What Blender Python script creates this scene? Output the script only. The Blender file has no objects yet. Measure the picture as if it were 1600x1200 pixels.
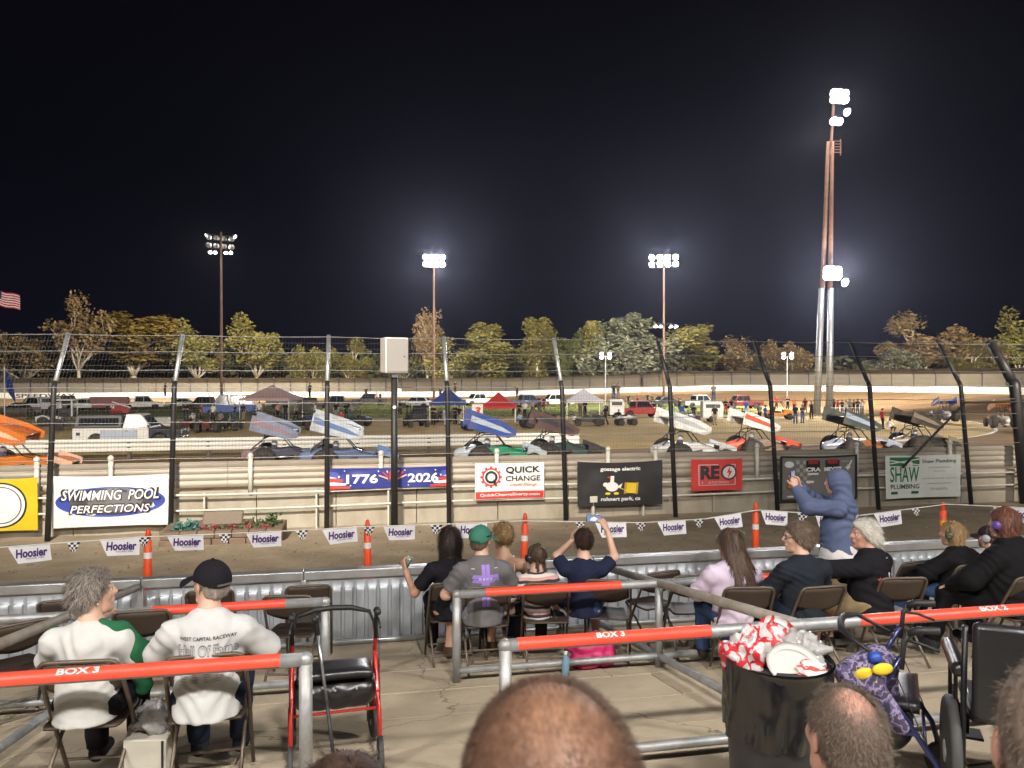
import bpy, math, random
import numpy as np
from mathutils import Vector, Matrix, noise as mnoise
random.seed(7); np.random.seed(7)
sc = bpy.context.scene
C = sc.collection
R = math.radians
PI = math.pi

# ---------------------------------------------------------------- camera, sky, exposure
ALPHA = R(11.2)                    # the photographer looks a little to the right of square-on to the track
CA, SA = math.cos(ALPHA), math.sin(ALPHA)
EYE = Vector((0, 0, 4.1))
F = 1186.0 / 1600.0                # focal length in picture widths
cam_d = bpy.data.cameras.new('camera')
cam = bpy.data.objects.new('camera', cam_d); C.objects.link(cam)
cam.location = EYE
cam.rotation_euler = (PI/2 - R(0.39), 0, -ALPHA)
cam_d.sensor_width = 36; cam_d.lens = 36 * F
cam_d.clip_start = 0.05; cam_d.clip_end = 3000
cam_d.dof.use_dof = True; cam_d.dof.focus_distance = 9.0; cam_d.dof.aperture_fstop = 6.0
sc.camera = cam
w = bpy.data.worlds.new('World'); sc.world = w; w.use_nodes = True
wn, wl = w.node_tree.nodes, w.node_tree.links
wn.clear()
wo = wn.new('ShaderNodeOutputWorld'); wb = wn.new('ShaderNodeBackground')
wt = wn.new('ShaderNodeTexCoord'); ws = wn.new('ShaderNodeSeparateXYZ'); wr = wn.new('ShaderNodeValToRGB')
wl.new(wt.outputs['Generated'], ws.inputs[0]); wl.new(ws.outputs['Z'], wr.inputs[0])
e = wr.color_ramp.elements                       # a night sky: town glow low down, nearly black overhead
e[0].position = 0.0; e[0].color = (0.0042, 0.0042, 0.0095, 1)
e[1].position = 0.62; e[1].color = (0.0012, 0.0012, 0.0021, 1)
m_ = wr.color_ramp.elements.new(0.22); m_.color = (0.0022, 0.0022, 0.0046, 1)
wl.new(wr.outputs[0], wb.inputs[0]); wl.new(wb.outputs[0], wo.inputs[0]); wb.inputs[1].default_value = 1.0
sc.view_settings.view_transform = 'Standard'; sc.view_settings.look = 'None'
sc.view_settings.exposure = 0.0; sc.view_settings.gamma = 1.0
sc.view_settings.use_curve_mapping = False
sc.render.engine = 'CYCLES'
cy = sc.cycles
cy.use_denoising = True
cy.max_bounces = 4; cy.diffuse_bounces = 2; cy.glossy_bounces = 3; cy.transmission_bounces = 4
cy.transparent_max_bounces = 6; cy.caustics_reflective = False; cy.caustics_refractive = False
cy.sample_clamp_indirect = 4.0; cy.use_light_tree = True

# ---------------------------------------------------------------- floodlights: (name of fixture builder is further down)
# every lamp: position, aim, watts, cone in degrees, colour
WARM = (1.0, 0.90, 0.76); COOL = (0.93, 0.95, 1.0)
K = 1.0

def vn(px, depth):
    """plan position for a bearing (photograph column) and a distance along the view"""
    x = (px - 800) / 1186.0 * depth
    return (x*CA + depth*SA, -x*SA + depth*CA)
def ground(px, py, z=0.0):
    """where the line of sight through a column and row meets height z"""
    d = (EYE.z - z) * 1186.0 / (py - 592.0)
    u, v = vn(px, d); return Vector((u, v, z))
def on_v(px, v):
    """position along the track on the line at distance v from the seats"""
    x = (px - 800) / 1186.0
    return v / (CA - SA*x) * (CA*x + SA)
def floor_z(v): return 1.82 - 0.15*(v - 4.24)

# ---------------------------------------------------------------- materials
MATS = {}
def mat(key, col=(.5,.5,.5), rough=.6, metal=0.0, var=.18, scale=6.0, stretch=(1,1,1), bump=.0, bscale=60.0,
        dirt=None, dirt_amt=.5, dirt_scale=2.0, emit=None, estr=1.0, alpha=1.0, island=0.0, ridged=False, cracks=None, trans=0.0, spec=.5, coat=0.0, sheen=0.0, sub=0.0, bdist=.01, obj=True):
    if key in MATS: return MATS[key]
    m = bpy.data.materials.new(key); m.use_nodes = True
    nt = m.node_tree; N, L = nt.nodes, nt.links
    b = N['Principled BSDF']
    b.inputs['Roughness'].default_value = rough; b.inputs['Metallic'].default_value = metal
    b.inputs['Specular IOR Level'].default_value = spec
    b.inputs['Coat Weight'].default_value = coat
    b.inputs['Sheen Weight'].default_value = sheen
    if sub: b.inputs['Subsurface Weight'].default_value = sub; b.inputs['Subsurface Radius'].default_value = (.02,.008,.004); b.inputs['Subsurface Scale'].default_value = .5
    if trans: b.inputs['Transmission Weight'].default_value = trans
    b.inputs['Alpha'].default_value = alpha
    tc = N.new('ShaderNodeTexCoord'); mp = N.new('ShaderNodeMapping'); mp.inputs['Scale'].default_value = stretch
    L.new(tc.outputs['Object'], mp.inputs[0])
    src = None
    base = N.new('ShaderNodeRGB'); base.outputs[0].default_value = (*col, 1); src = base.outputs[0]
    if var:
        n = N.new('ShaderNodeTexNoise'); n.inputs['Scale'].default_value = scale; n.inputs['Detail'].default_value = 5; n.inputs['Roughness'].default_value = .62
        L.new(mp.outputs[0], n.inputs['Vector'])
        mr = N.new('ShaderNodeMapRange'); mr.inputs[1].default_value = .25; mr.inputs[2].default_value = .75
        mr.inputs[3].default_value = 1-var; mr.inputs[4].default_value = 1+var
        L.new(n.outputs[0], mr.inputs[0])
        mx = N.new('ShaderNodeVectorMath'); mx.operation = 'SCALE'
        L.new(src, mx.inputs[0]); L.new(mr.outputs[0], mx.inputs['Scale']); src = mx.outputs[0]
        rr = N.new('ShaderNodeMapRange'); rr.inputs[3].default_value = max(.03, rough-.12); rr.inputs[4].default_value = min(1, rough+.12)
        L.new(n.outputs[0], rr.inputs[0]); L.new(rr.outputs[0], b.inputs['Roughness'])
    if island:
        g = N.new('ShaderNodeNewGeometry'); mr = N.new('ShaderNodeMapRange'); mr.inputs[3].default_value = 1-island; mr.inputs[4].default_value = 1+island
        L.new(g.outputs['Random Per Island'], mr.inputs[0])
        mx = N.new('ShaderNodeVectorMath'); mx.operation = 'SCALE'
        L.new(src, mx.inputs[0]); L.new(mr.outputs[0], mx.inputs['Scale']); src = mx.outputs[0]
    if dirt:
        n = N.new('ShaderNodeTexNoise'); n.inputs['Scale'].default_value = dirt_scale; n.inputs['Detail'].default_value = 8; n.inputs['Roughness'].default_value = .7
        L.new(mp.outputs[0], n.inputs['Vector'])
        mr = N.new('ShaderNodeMapRange'); mr.inputs[1].default_value = .47; mr.inputs[2].default_value = .68; mr.inputs[3].default_value = 0; mr.inputs[4].default_value = dirt_amt
        L.new(n.outputs[0], mr.inputs[0])
        mx = N.new('ShaderNodeMix'); mx.data_type = 'RGBA'; mx.inputs['B'].default_value = (*dirt, 1)
        L.new(mr.outputs[0], mx.inputs['Factor']); L.new(src, mx.inputs['A']); src = mx.outputs['Result']
    if cracks:
        nz = N.new('ShaderNodeTexNoise'); nz.inputs['Scale'].default_value = 2.2; nz.inputs['Detail'].default_value = 4; L.new(mp.outputs[0], nz.inputs['Vector'])
        vm = N.new('ShaderNodeVectorMath'); vm.operation = 'SCALE'; vm.inputs['Scale'].default_value = .8; L.new(nz.outputs['Color'], vm.inputs[0])
        va = N.new('ShaderNodeVectorMath'); va.operation = 'ADD'; L.new(tc.outputs['Object'], va.inputs[0]); L.new(vm.outputs[0], va.inputs[1])
        vo = N.new('ShaderNodeTexVoronoi'); vo.feature = 'DISTANCE_TO_EDGE'; vo.inputs['Scale'].default_value = cracks; L.new(va.outputs[0], vo.inputs['Vector'])
        mr = N.new('ShaderNodeMapRange'); mr.inputs[1].default_value = .0008; mr.inputs[2].default_value = .0034; mr.inputs[3].default_value = .45; mr.inputs[4].default_value = 1; L.new(vo.outputs['Distance'], mr.inputs[0])
        mx = N.new('ShaderNodeVectorMath'); mx.operation = 'SCALE'; L.new(src, mx.inputs[0]); L.new(mr.outputs[0], mx.inputs['Scale']); src = mx.outputs[0]
    L.new(src, b.inputs['Base Color'])
    if bump:
        n = N.new('ShaderNodeTexNoise')
        if ridged: n.noise_type = 'RIDGED_MULTIFRACTAL'
        n.inputs['Scale'].default_value = bscale; n.inputs['Detail'].default_value = 4
        L.new(mp.outputs[0], n.inputs['Vector'])
        bp = N.new('ShaderNodeBump'); bp.inputs['Strength'].default_value = bump; bp.inputs['Distance'].default_value = bdist
        L.new(n.outputs[0], bp.inputs['Height']); L.new(bp.outputs[0], b.inputs['Normal'])
    if emit:
        b.inputs['Emission Color'].default_value = (*emit, 1); b.inputs['Emission Strength'].default_value = estr
    MATS[key] = m
    return m
def paint(col, rough=.35, key=None, **k):
    key = key or 'paint_%02x%02x%02x_%d' % (*[int(255*min(1,c)) for c in col], int(rough*100))
    return mat(key, col, rough, var=k.pop('var', .07), scale=k.pop('scale', 3), **k)
def cloth(col, **k):
    key = 'cloth_%02x%02x%02x' % tuple(int(255*min(1,c)) for c in col)
    return mat(key, col, .9, var=.10, scale=9, bump=k.get('bump', .32), bscale=5.5, stretch=(1,1,.62), spec=.12, bdist=.03, ridged=True)

# ---------------------------------------------------------------- mesh building
class MB:
    def __init__(s): s.v = []; s.f = []; s.m = []; s.mi = 0
    def add(s, vs, fs):
        o = len(s.v); s.v += [tuple(p) for p in vs]
        for q in fs: s.f.append(tuple(i+o for i in q)); s.m.append(s.mi)
        return s
    def box(s, c, d, rot=None):
        x, y, z = d[0]/2, d[1]/2, d[2]/2
        vs = [Vector((i*x, j*y, k*z)) for i in (-1,1) for j in (-1,1) for k in (-1,1)]
        if rot is not None:
            M = rot if isinstance(rot, Matrix) else Matrix.Rotation(rot, 3, 'Z'); vs = [M @ p for p in vs]
        c = Vector(c); vs = [p + c for p in vs]
        return s.add(vs, [(0,1,3,2),(4,6,7,5),(0,4,5,1),(2,3,7,6),(0,2,6,4),(1,5,7,3)])
    def frame(s, a, b):
        z = (Vector(b) - Vector(a)); z.normalize()
        x = z.orthogonal().normalized() if abs(z.z) > .999 else Vector((0,0,1)).cross(z).normalized()
        return x, z.cross(x).normalized(), z
    def cyl(s, a, b, r0, r1=None, n=10, cap=True):
        r1 = r0 if r1 is None else r1; a, b = Vector(a), Vector(b); x, y, z = s.frame(a, b)
        vs = []
        for p, r in ((a, r0), (b, r1)):
            for i in range(n):
                t = 2*PI*i/n; vs.append(p + x*math.cos(t)*r + y*math.sin(t)*r)
        fs = [(i, (i+1) % n, n+(i+1) % n, n+i) for i in range(n)]
        if cap: fs += [tuple(range(n-1, -1, -1)), tuple(range(n, 2*n))]
        return s.add(vs, fs)
    def tube(s, pts, r, n=8, closed=False, cap=True):
        pts = [Vector(p) for p in pts]; m = len(pts); vs = []; fs = []
        rs = r if isinstance(r, (list, tuple)) else [r]*m
        up = None
        for k in range(m):
            if closed: d = pts[(k+1) % m] - pts[k-1]
            else: d = pts[min(k+1, m-1)] - pts[max(k-1, 0)]
            d.normalize()
            if up is None: x = d.orthogonal().normalized()
            else:
                x = up - d*up.dot(d)
                x = x.normalized() if x.length > 1e-6 else d.orthogonal().normalized()
            up = x; y = d.cross(x)
            for i in range(n):
                t = 2*PI*i/n; vs.append(pts[k] + (x*math.cos(t) + y*math.sin(t))*rs[k])
        for k in range(m if closed else m-1):
            a, b = k*n, ((k+1) % m)*n
            for i in range(n): fs.append((a+i, a+(i+1) % n, b+(i+1) % n, b+i))
        if cap and not closed: fs += [tuple(range(n-1,-1,-1)), tuple(range((m-1)*n, m*n))]
        return s.add(vs, fs)
    def lathe(s, prof, c=(0,0,0), n=20, axis='Z', cap=True):
        vs = []; fs = []; c = Vector(c)
        for r, h in prof:
            for i in range(n):
                t = 2*PI*i/n; a, b = r*math.cos(t), r*math.sin(t)
                p = {'Z': (a,b,h), 'Y': (a,h,b), 'X': (h,a,b)}[axis]; vs.append(c + Vector(p))
        for k in range(len(prof)-1):
            for i in range(n): fs.append((k*n+i, k*n+(i+1) % n, (k+1)*n+(i+1) % n, (k+1)*n+i))
        if cap: fs += [tuple(range(n-1,-1,-1)), tuple(range((len(prof)-1)*n, len(prof)*n))]
        return s.add(vs, fs)
    def ell(s, c, r, n=14, k=9):
        vs = [];fs = []; c = Vector(c)
        for j in range(k+1):
            t = PI*j/k
            for i in range(n):
                a = 2*PI*i/n; vs.append(c + Vector((r[0]*math.sin(t)*math.cos(a), r[1]*math.sin(t)*math.sin(a), r[2]*math.cos(t))))
        for j in range(k):
            for i in range(n): fs.append((j*n+i, (j+1)*n+i, (j+1)*n+(i+1) % n, j*n+(i+1) % n))
        return s.add(vs, fs)
    def prism(s, poly, y0, y1, taper=None):
        """outline in x,z pushed through from y0 to y1"""
        n = len(poly)
        vs = [(x, y0, z) for x, z in poly] + [(x, y1, z) for x, z in poly]
        fs = [tuple(range(n)), tuple(range(2*n-1, n-1, -1))] + [(i, i+n, (i+1) % n + n, (i+1) % n) for i in range(n)]
        if taper: vs = [taper(Vector(p)) for p in vs]
        return s.add(vs, fs)
    def grid(s, fn, nu, nv):
        vs = [fn(i/nu, j/nv) for j in range(nv+1) for i in range(nu+1)]
        fs = [(j*(nu+1)+i, j*(nu+1)+i+1, (j+1)*(nu+1)+i+1, (j+1)*(nu+1)+i) for j in range(nv) for i in range(nu)]
        return s.add(vs, fs)
    def mesh(s, name, mats, smooth=False):
        me = bpy.data.meshes.new(name); me.from_pydata(s.v, [], s.f)
        if not isinstance(mats, (list, tuple)): mats = [mats]
        for m in mats: me.materials.append(m)
        if len(mats) > 1: me.polygons.foreach_set('material_index', s.m)
        if smooth: me.polygons.foreach_set('use_smooth', [True]*len(me.polygons))
        me.update(); return me
    def build(s, name, mats, parent=None, smooth=False, bevel=0, loc=None, auto=False):
        return link(name, s.mesh(name, mats, smooth or auto), parent, bevel, loc, auto)
def link(name, me, parent=None, bevel=0, loc=None, auto=False):
    o = bpy.data.objects.new(name, me); C.objects.link(o)
    if parent is not None: o.parent = parent
    if loc is not None: o.location = loc
    if bevel:
        b = o.modifiers.new('bevel', 'BEVEL'); b.width = bevel; b.segments = 2; b.limit_method = 'ANGLE'; b.angle_limit = R(40)
        me.polygons.foreach_set('use_smooth', [True]*len(me.polygons)); auto = True
    if auto:
        try: me.set_sharp_from_angle(angle=R(38))
        except Exception: pass
    return o
def tag(o, label=None, cat=None, group=None, kind=None):
    if label: o['label'] = label
    if cat: o['category'] = cat
    if group: o['group'] = group
    if kind: o['kind'] = kind
    return o
def thing(name, label, cat, loc=(0,0,0), rz=0, group=None, scale=1):
    o = bpy.data.objects.new(name, None); C.objects.link(o); o.empty_display_size = .1
    o.location = loc; o.rotation_euler = (0,0,rz); o.scale = (scale,)*3 if not isinstance(scale, tuple) else scale
    return tag(o, label, cat, group)
def kids(o): return [c for c in ALLKIDS(o)]
def ALLKIDS(o): return [c for c in bpy.data.objects if c.parent == o]
def dup(root, loc, rz, label=None, group=None, scale=None, swap=None):
    def one(o, parent):
        c = o.copy(); C.objects.link(c); c.parent = parent
        if swap and o.data and o.type == 'MESH':
            for i, sl in enumerate(o.material_slots):
                if sl.material and sl.material.name in swap:
                    c.material_slots[i].link = 'OBJECT'; c.material_slots[i].material = swap[sl.material.name]
        for ch in o.children: one(ch, c)
        return c
    r = one(root, None); r.location = loc; r.rotation_euler = (0,0,rz)
    if label: r['label'] = label
    if group: r['group'] = group
    if scale is not None: r.scale = (scale,)*3 if not isinstance(scale, tuple) else scale
    return r
def struct(name, mb, m, parent=None, **k):
    o = mb.build(name, m, parent, **k)
    if parent is None: o['kind'] = 'structure'
    return o

# ---------------------------------------------------------------- lettering
_tc = {}
def text2d(t, w, h=None, shear=0, bold=0.0, center=True):
    """flat lettering as vertices (x, z) and faces, scaled to w wide and h high"""
    k = (t, shear, bold)
    if k not in _tc:
        c = bpy.data.curves.new('t', 'FONT'); c.body = t; c.shear = shear; c.offset = bold; c.resolution_u = 3; c.size = 1
        o = bpy.data.objects.new('t', c); C.objects.link(o)
        dg = bpy.context.evaluated_depsgraph_get(); me = bpy.data.meshes.new_from_object(o.evaluated_get(dg))
        _tc[k] = ([(p.co.x, p.co.y) for p in me.vertices], [tuple(p.vertices) for p in me.polygons])
        bpy.data.objects.remove(o); bpy.data.curves.remove(c); bpy.data.meshes.remove(me)
    vs, fs = _tc[k]
    x0 = min(p[0] for p in vs); x1 = max(p[0] for p in vs); y0 = min(p[1] for p in vs); y1 = max(p[1] for p in vs)
    sx = w/(x1-x0); sy = (h/(y1-y0)) if h else sx
    return [((p[0]-(x0+x1)/2)*sx, (p[1]-(y0+y1)/2)*sy) for p in vs], fs
def disc2d(rx, rz, n=28, r0=0.0):
    if not r0: return [(rx*math.cos(2*PI*i/n), rz*math.sin(2*PI*i/n)) for i in range(n)], [tuple(range(n))]
    vs = [(rx*math.cos(2*PI*i/n), rz*math.sin(2*PI*i/n)) for i in range(n)] + [(rx*r0*math.cos(2*PI*i/n), rz*r0*math.sin(2*PI*i/n)) for i in range(n)]
    return vs, [(i, (i+1) % n, n+(i+1) % n, n+i) for i in range(n)]
def rect2d(w, h, nx=1): 
    vs = [(-w/2+w*i/nx, z) for z in (-h/2, h/2) for i in range(nx+1)]
    return vs, [(i, i+1, nx+2+i, nx+1+i) for i in range(nx)]
def poly2d(pts): return list(pts), [tuple(range(len(pts)))]
# ================================================================ floodlight masts
M_wood = mat('pole_wood', (.23,.15,.11), .85, var=.25, scale=1.2, stretch=(4,4,.6), bump=.4, bscale=8)
M_steel = mat('pole_steel', (.62,.63,.66), .42, .7, var=.12, scale=2, stretch=(1,1,.3))
M_brown = mat('pole_brown', (.30,.17,.12), .8, .2, var=.3, scale=1.5)  # browner tone for the upper poles, mast top and platform
M_iron = mat('dark_iron', (.05,.05,.055), .6, .5, var=.2)
M_lamp_shell = mat('lamp_shell', (.55,.55,.56), .4, .6)
M_lens = mat('lamp_lens', (1,1,1), .3, var=0, emit=(1.0,.97,.92), estr=260)
M_lens_soft = mat('lamp_lens_soft', (1,1,1), .3, var=0, emit=(1.0,.98,.95), estr=14)
def lamp_head(parent, p, aim, r=.33, lens=None, deep=.5):
    p = Vector(p); d = (Vector(aim) - p).normalized()
    q = d.to_track_quat('Z', 'Y').to_matrix()
    mb = MB().lathe([(r*.25,-deep), (r*.55,-deep*.8), (r*.9,-deep*.3), (r,0)], n=14)
    mb.v = [tuple(p + q @ Vector(v)) for v in mb.v]
    h = mb.build('lamp_head', M_lamp_shell, parent, smooth=True)
    mb = MB().lathe([(r*.97,.012), (r*.94,.03)], n=14)
    mb.v = [tuple(p + q @ Vector(v)) for v in mb.v]
    mb.build('lens', lens or M_lens, h)
    return h
def spot(parent, p, aim, watts, cone, col=COOL, size=.9, blend=.5):
    l = bpy.data.lights.new('floodlight', 'SPOT'); l.energy = watts*K; l.spot_size = R(cone); l.spot_blend = blend
    l.color = col; l.shadow_soft_size = size
    o = bpy.data.objects.new('floodlight', l); C.objects.link(o); o.parent = parent; o.location = p
    o.rotation_euler = (Vector(aim) - Vector(p)).to_track_quat('-Z', 'Y').to_euler()
    return o
def mast(label, px, depth, base_z, top, m, heads, aim, lit=M_lens, cross=2, r=.24, watts=0, cone=95, wide=3.0, col=COOL, name='floodlight_mast', group=None, back=0):
    u, v = vn(px, depth)
    t = thing(name, label, 'light mast', (u, v, base_z), 0, group)
    aim_l = Vector(aim) - Vector((u, v, base_z))
    MB().tube([(0,0,0), (0,0,top*.5), (0,0,top+.5)], [r, r*.85, r*.62], 12).build('pole', m, t, smooth=True)
    d = Vector((aim_l.x, aim_l.y, 0)).normalized(); s = Vector((-d.y, d.x, 0))
    for k in range(cross):
        z = top - k*1.25
        mb = MB()
        for off in (0, .8): mb.box(Vector((0,0,z-off)) + d*.3, (wide, .12, .12), math.atan2(s.y, s.x))
        for q in (-.5, -.18, .18, .5): mb.box(Vector((0,0,z-.4)) + d*.3 + s*wide*q, (.08,.08,.9), math.atan2(s.y, s.x))
        mb.build('crossarm', M_iron, t)
    n = max(1, heads//cross)
    for k in range(cross):
        for i in range(n):
            p = Vector((0,0,top - k*1.25 - .35)) + s*wide*(i/(n-1)-.5 if n > 1 else 0) + d*.75
            lamp_head(t, p, p + (aim_l - p).normalized()*10 + s*(i-(n-1)/2)*1.2, .46, lit)
    if back:
        spot(t, Vector((0,0,top-.8)) - d*2.0, Vector((0,0,7)) - d*45, back, 150, WARM, 1.4)  # added rear spot with no lamp heads, brightens the trees behind
    if watts:
        p = Vector((0,0,top-.8)) + d*2.0
        spot(t, p, aim_l, watts, cone, col, 1.4)
    return t
# the two lit masts behind the back straight, lamps towards the seats, with added rear spots for the trees
mast('tall wooden floodlight mast lit above the blue canopy', 678, 138, .2, 26.2, M_wood, 8, (10, 50, 0), watts=30000, cone=110, back=95000)
mast('tall wooden floodlight mast lit between the white canopy and the steel twin mast', 1037, 138, .2, 26.2, M_wood, 8, (20, 50, 0), watts=30000, cone=110, wide=4.2, back=95000)
# a mast seen from behind: its lamps face the back straight and the trees
tb = mast('wooden floodlight mast with two dark crossarm racks, its lamps turned away', 346, 118, 0, 26.4, M_wood, 8, (-40, 175, 7), lit=M_lens, watts=270000, cone=150, wide=3.4, col=WARM)
for sx in (-1, 1):     # side lamps seen edge-on
    lamp_head(tb, (sx*2.1, -.2, 26.2), (sx*14, -6, 18), .3, M_lens_soft)
for sx in (-1.5, -.8, .8, 1.5):
    lamp_head(tb, (sx, -.5, 23.6), (sx*3, -10, 10), .3, M_lens_soft)
# low brackets on the right wooden mast
u0, v0 = vn(1037, 138)
lb = thing('bracket_lamp_cluster', 'four white lamps on curved brackets halfway up the wooden mast right of white canopy', 'lamps', (u0, v0-.4, 13.3), 0)
for sx in (-1.9, -.95, 1.0, 2.0):
    MB().tube([(0,0,.5), (sx*.5,-.3,.9), (sx,-.5,.4)], .06, 6).build('bracket', M_iron, lb)
    lamp_head(lb, (sx, -.5, .2), (sx*2, -4, -8), .36, M_lens_soft)
# the steel twin mast in the infield
u0, v0 = vn(1286, 88)
tw = thing('twin_steel_mast', 'twin white steel floodlight masts standing side by side above the crowd barrier', 'light mast', (u0, v0, 0))
for sx in (-.72, .72):
    x, y = sx*CA, -sx*SA
    MB().tube([(x, y, 0), (x*.75+.38, y*.75, 14.6)], [.42, .33], 16).build('lower_pole', M_steel, tw, smooth=True)
    MB().tube([(x*.62+.38, y*.62, 14.4), (x*.34+.85, y*.34, 31.6)], [.27, .19], 14).build('upper_pole', M_brown, tw, smooth=True)
for z, n in ((16.0, 5), (36.6-.6, 5)):
    z = 16.2 if z < 20 else 36.2
for z, off, n in ((16.2, .45, 6), (36.4, 1.2, 6), (33.9, .85, 2)):
    mb = MB().box((off*CA, -off*SA-.7, z-.5), (1.9 if n > 2 else .8, .12, .12), -ALPHA); mb.box((off*CA, -off*SA-.7, z+.1), (1.9 if n > 2 else .8, .12, .12), -ALPHA)
    mb.build('crossarm', M_iron, tw)
    for i in range(n):
        q = (i % 3 - 1)*.7 if n > 2 else (i-.5)*.7
        p = Vector((off*CA + q, -off*SA - 1.0, z + (.35 if i >= 3 else -.35)))
        lamp_head(tw, p, (q*3, -60, -5), .44)
MB().tube([(.85*CA,-.85*SA,31.4), (1.2*CA,-1.2*SA,36.8)], .16, 8).build('mast_top', M_brown, tw)
lamp_head(tw, (2.2, -.9, 15.2), (6, -20, 6), .5, M_lens_soft); lamp_head(tw, (2.4, -.9, 34.8), (7, -20, 20), .45, M_lens_soft)
mb = MB()
for k in range(5): mb.box((1.15, -.6, 30.2+k*.32), (1.3, .06, .06), -.2)
mb.box((.55,-.5,30.8), (.07,.07,1.9)); mb.box((1.75,-.6,30.8), (.07,.07,1.9)); mb.build('service_platform', M_brown, tw)
spot(tw, (1, -2.2, 16.0), (-30, -40, -2), 30000, 130, COOL, .8)
for z, off in ((18.2, .5), (31.5, 1.0)): spot(tw, (off-.2, -2.6, z), (off, 0, z+5 if z < 20 else z-6), 700, 100, (1,.9,.8), .3)  # added spots on the upper poles, standing in for lamp spill
spot(tw, (1.5, 2.4, 34.0), (10, 80, 6), 420000, 150, WARM, 1.2)
mast('added unseen wooden floodlight mast beyond the picture edge in the turn, lamps towards the trees', 1790, 112, 0, 25, M_wood, 8, (150, 135, 8), watts=290000, cone=150, col=WARM)  # unseen mast added to brighten the trees on the right
# small twin-headed lamp posts
for px, lab in ((946, 'slim lamp post with two white heads behind the white canopy'), (1230, 'slim lamp post with two white heads above the orange buggy')):
    u0, v0 = vn(px, 118)
    t = thing('lamp_post', lab, 'lamp post', (u0, v0, 0), -ALPHA)
    MB().tube([(0,0,0), (0,0,7.6)], [.09,.07], 8).build('pole', M_steel, t)
    MB().box((0,0,7.6), (1.5,.08,.08)).build('crossarm', M_steel, t)
    for q in (-.62, .62):
        for z in (7.45, 7.95): lamp_head(t, (q, -.2, z), (q*4, -20, 0), .3, M_lens_soft, .35)
# grandstand floods behind the photographer (they light the boxes, the front straight and the infield)
def stand_mast(u, v, z, label, jobs):
    t = thing('grandstand_floodlight', label, 'floodlight', (u, v, 0), 0, 'floodlights behind the seats')
    MB().tube([(0,0,0), (0,0,z+.6)], [.26,.18], 12).build('pole', M_steel, t, smooth=True)
    MB().box((0,.2,z), (4.4,.14,.14)).build('crossarm', M_iron, t)
    for i in range(4): lamp_head(t, (-1.8+i*1.2, .6, z-.1), (-1.8+i*1.2, 30, -z+6), .36)
    for aim, wts, cone, col in jobs: spot(t, (0, 1.6, z-.2), Vector(aim) - Vector((u, v, 0)), wts, cone, col, 1.1)
stand_mast(-34, -14, 24, 'floodlight mast behind the stand, first from the start of the straight', [((-24, 66, 0), 85000, 50, WARM)])
stand_mast(-6, -14, 24, 'floodlight mast behind the stand, second along the straight', [((2, 62, 0), 125000, 50, WARM)])
stand_mast(24, -14, 24, 'floodlight mast behind the stand, third along the straight', [((32, 61, 0), 185000, 50, WARM)])
stand_mast(52, -8, 24, 'floodlight mast behind the stand, nearest the turn', [((62, 80, 0), 190000, 60, WARM)])
stand_mast(-62, -14, 24, 'added floodlight mast behind the stand, beyond the start of the straight', [((-50, 62, 0), 90000, 54, WARM)])  # extra unseen mast added to spread the light further left
def roof_lamp(u, v, z, aim, wts, label):
    t = thing('stand_lamp', label, 'lamp', (u, v, 0), 0, 'lamps over the seats')
    MB().tube([(0,0,0), (0,0,z+.3)], .09, 10).build('pole', M_steel, t, smooth=True)
    lamp_head(t, (0,.15,z), Vector(aim)-Vector((u,v,0)), .25)
    spot(t, (0, .45, z-.25), Vector(aim) - Vector((u, v, 0)), wts, 120, (1.0,.94,.86), .35)
roof_lamp(-7.5, -3.0, 9.6, (-3, 10.5, 1.2), 3150, 'lamp post behind the seats, at the near end')
roof_lamp(1.0, -3.4, 9.8, (1.5, 11.5, 1.2), 3150, 'lamp post behind the seats, in the middle')
roof_lamp(9.5, -3.0, 9.6, (7.5, 11.5, 1.2), 3150, 'lamp post behind the seats, at the far end')

# ================================================================ ground, track, infield
M_ground = mat('ground_dirt', (.07,.065,.04), .95, spec=.15, var=.35, scale=.08, bump=.3, bscale=1.5)
struct('ground', MB().grid(lambda a, b: ((a-.5)*3000, (b-.5)*3000+300, -.12), 12, 12), M_ground)
M_track = mat('track_clay', (.17,.11,.06), .9, spec=.08, var=.28, scale=.55, stretch=(.10,1.3,1), bump=.7, bscale=3.0, dirt=(.25,.17,.092), dirt_amt=.75, dirt_scale=.35, bdist=.05)
def loop(a0, b_front, b_back, n=28):
    """stadium outline: u,v points going round from the front straight anticlockwise"""
    pts = []
    for i in range(30): pts.append((-60 + 88*i/30, 82 - b_front))
    for i in range(n): 
        t = -PI/2 + PI*i/n; b = b_front if t < 0 else b_back
        pts.append((28 + a0*math.cos(t), 82 + b*math.sin(t)))
    for i in range(30): pts.append((28 - 88*i/30, 82 + b_back))
    for i in range(n):
        t = PI/2 + PI*i/n; b = b_back if t < PI else b_front
        pts.append((-60 + a0*math.cos(t), 82 + b*math.sin(t)))
    return pts
INNER = loop(33, 40.0, 40.0); OUTER = loop(59, 62.6, 65.0)
def bank(i):
    u, v = OUTER[i]
    t = max(0, min(1, (v-19)/60))
    front = 1.25; back = .62; turn = 1.95
    if u > 30 or u < -62:
        s = min(1, abs((u-28 if u > 0 else -60-u))/40)
        return (front*(1-s) + turn*s) if v < 82 else (back*(1-s) + turn*s)
    return front if v < 82 else back
NL = len(INNER)
mb = MB()
def trk(a, b):
    i = int(round(a*NL)) % NL; (iu, iv), (ou, ov) = INNER[i], OUTER[i]
    bump = .05*mnoise.noise(Vector((iu*.15, b*6, 3)))
    return (iu+(ou-iu)*b, iv+(ov-iv)*b, .03 + bank(i)*b**1.35 + (bump if 0 < b < 1 else 0))
mb.grid(trk, NL, 10); struct('race_track', mb, M_track, smooth=True)
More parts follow.
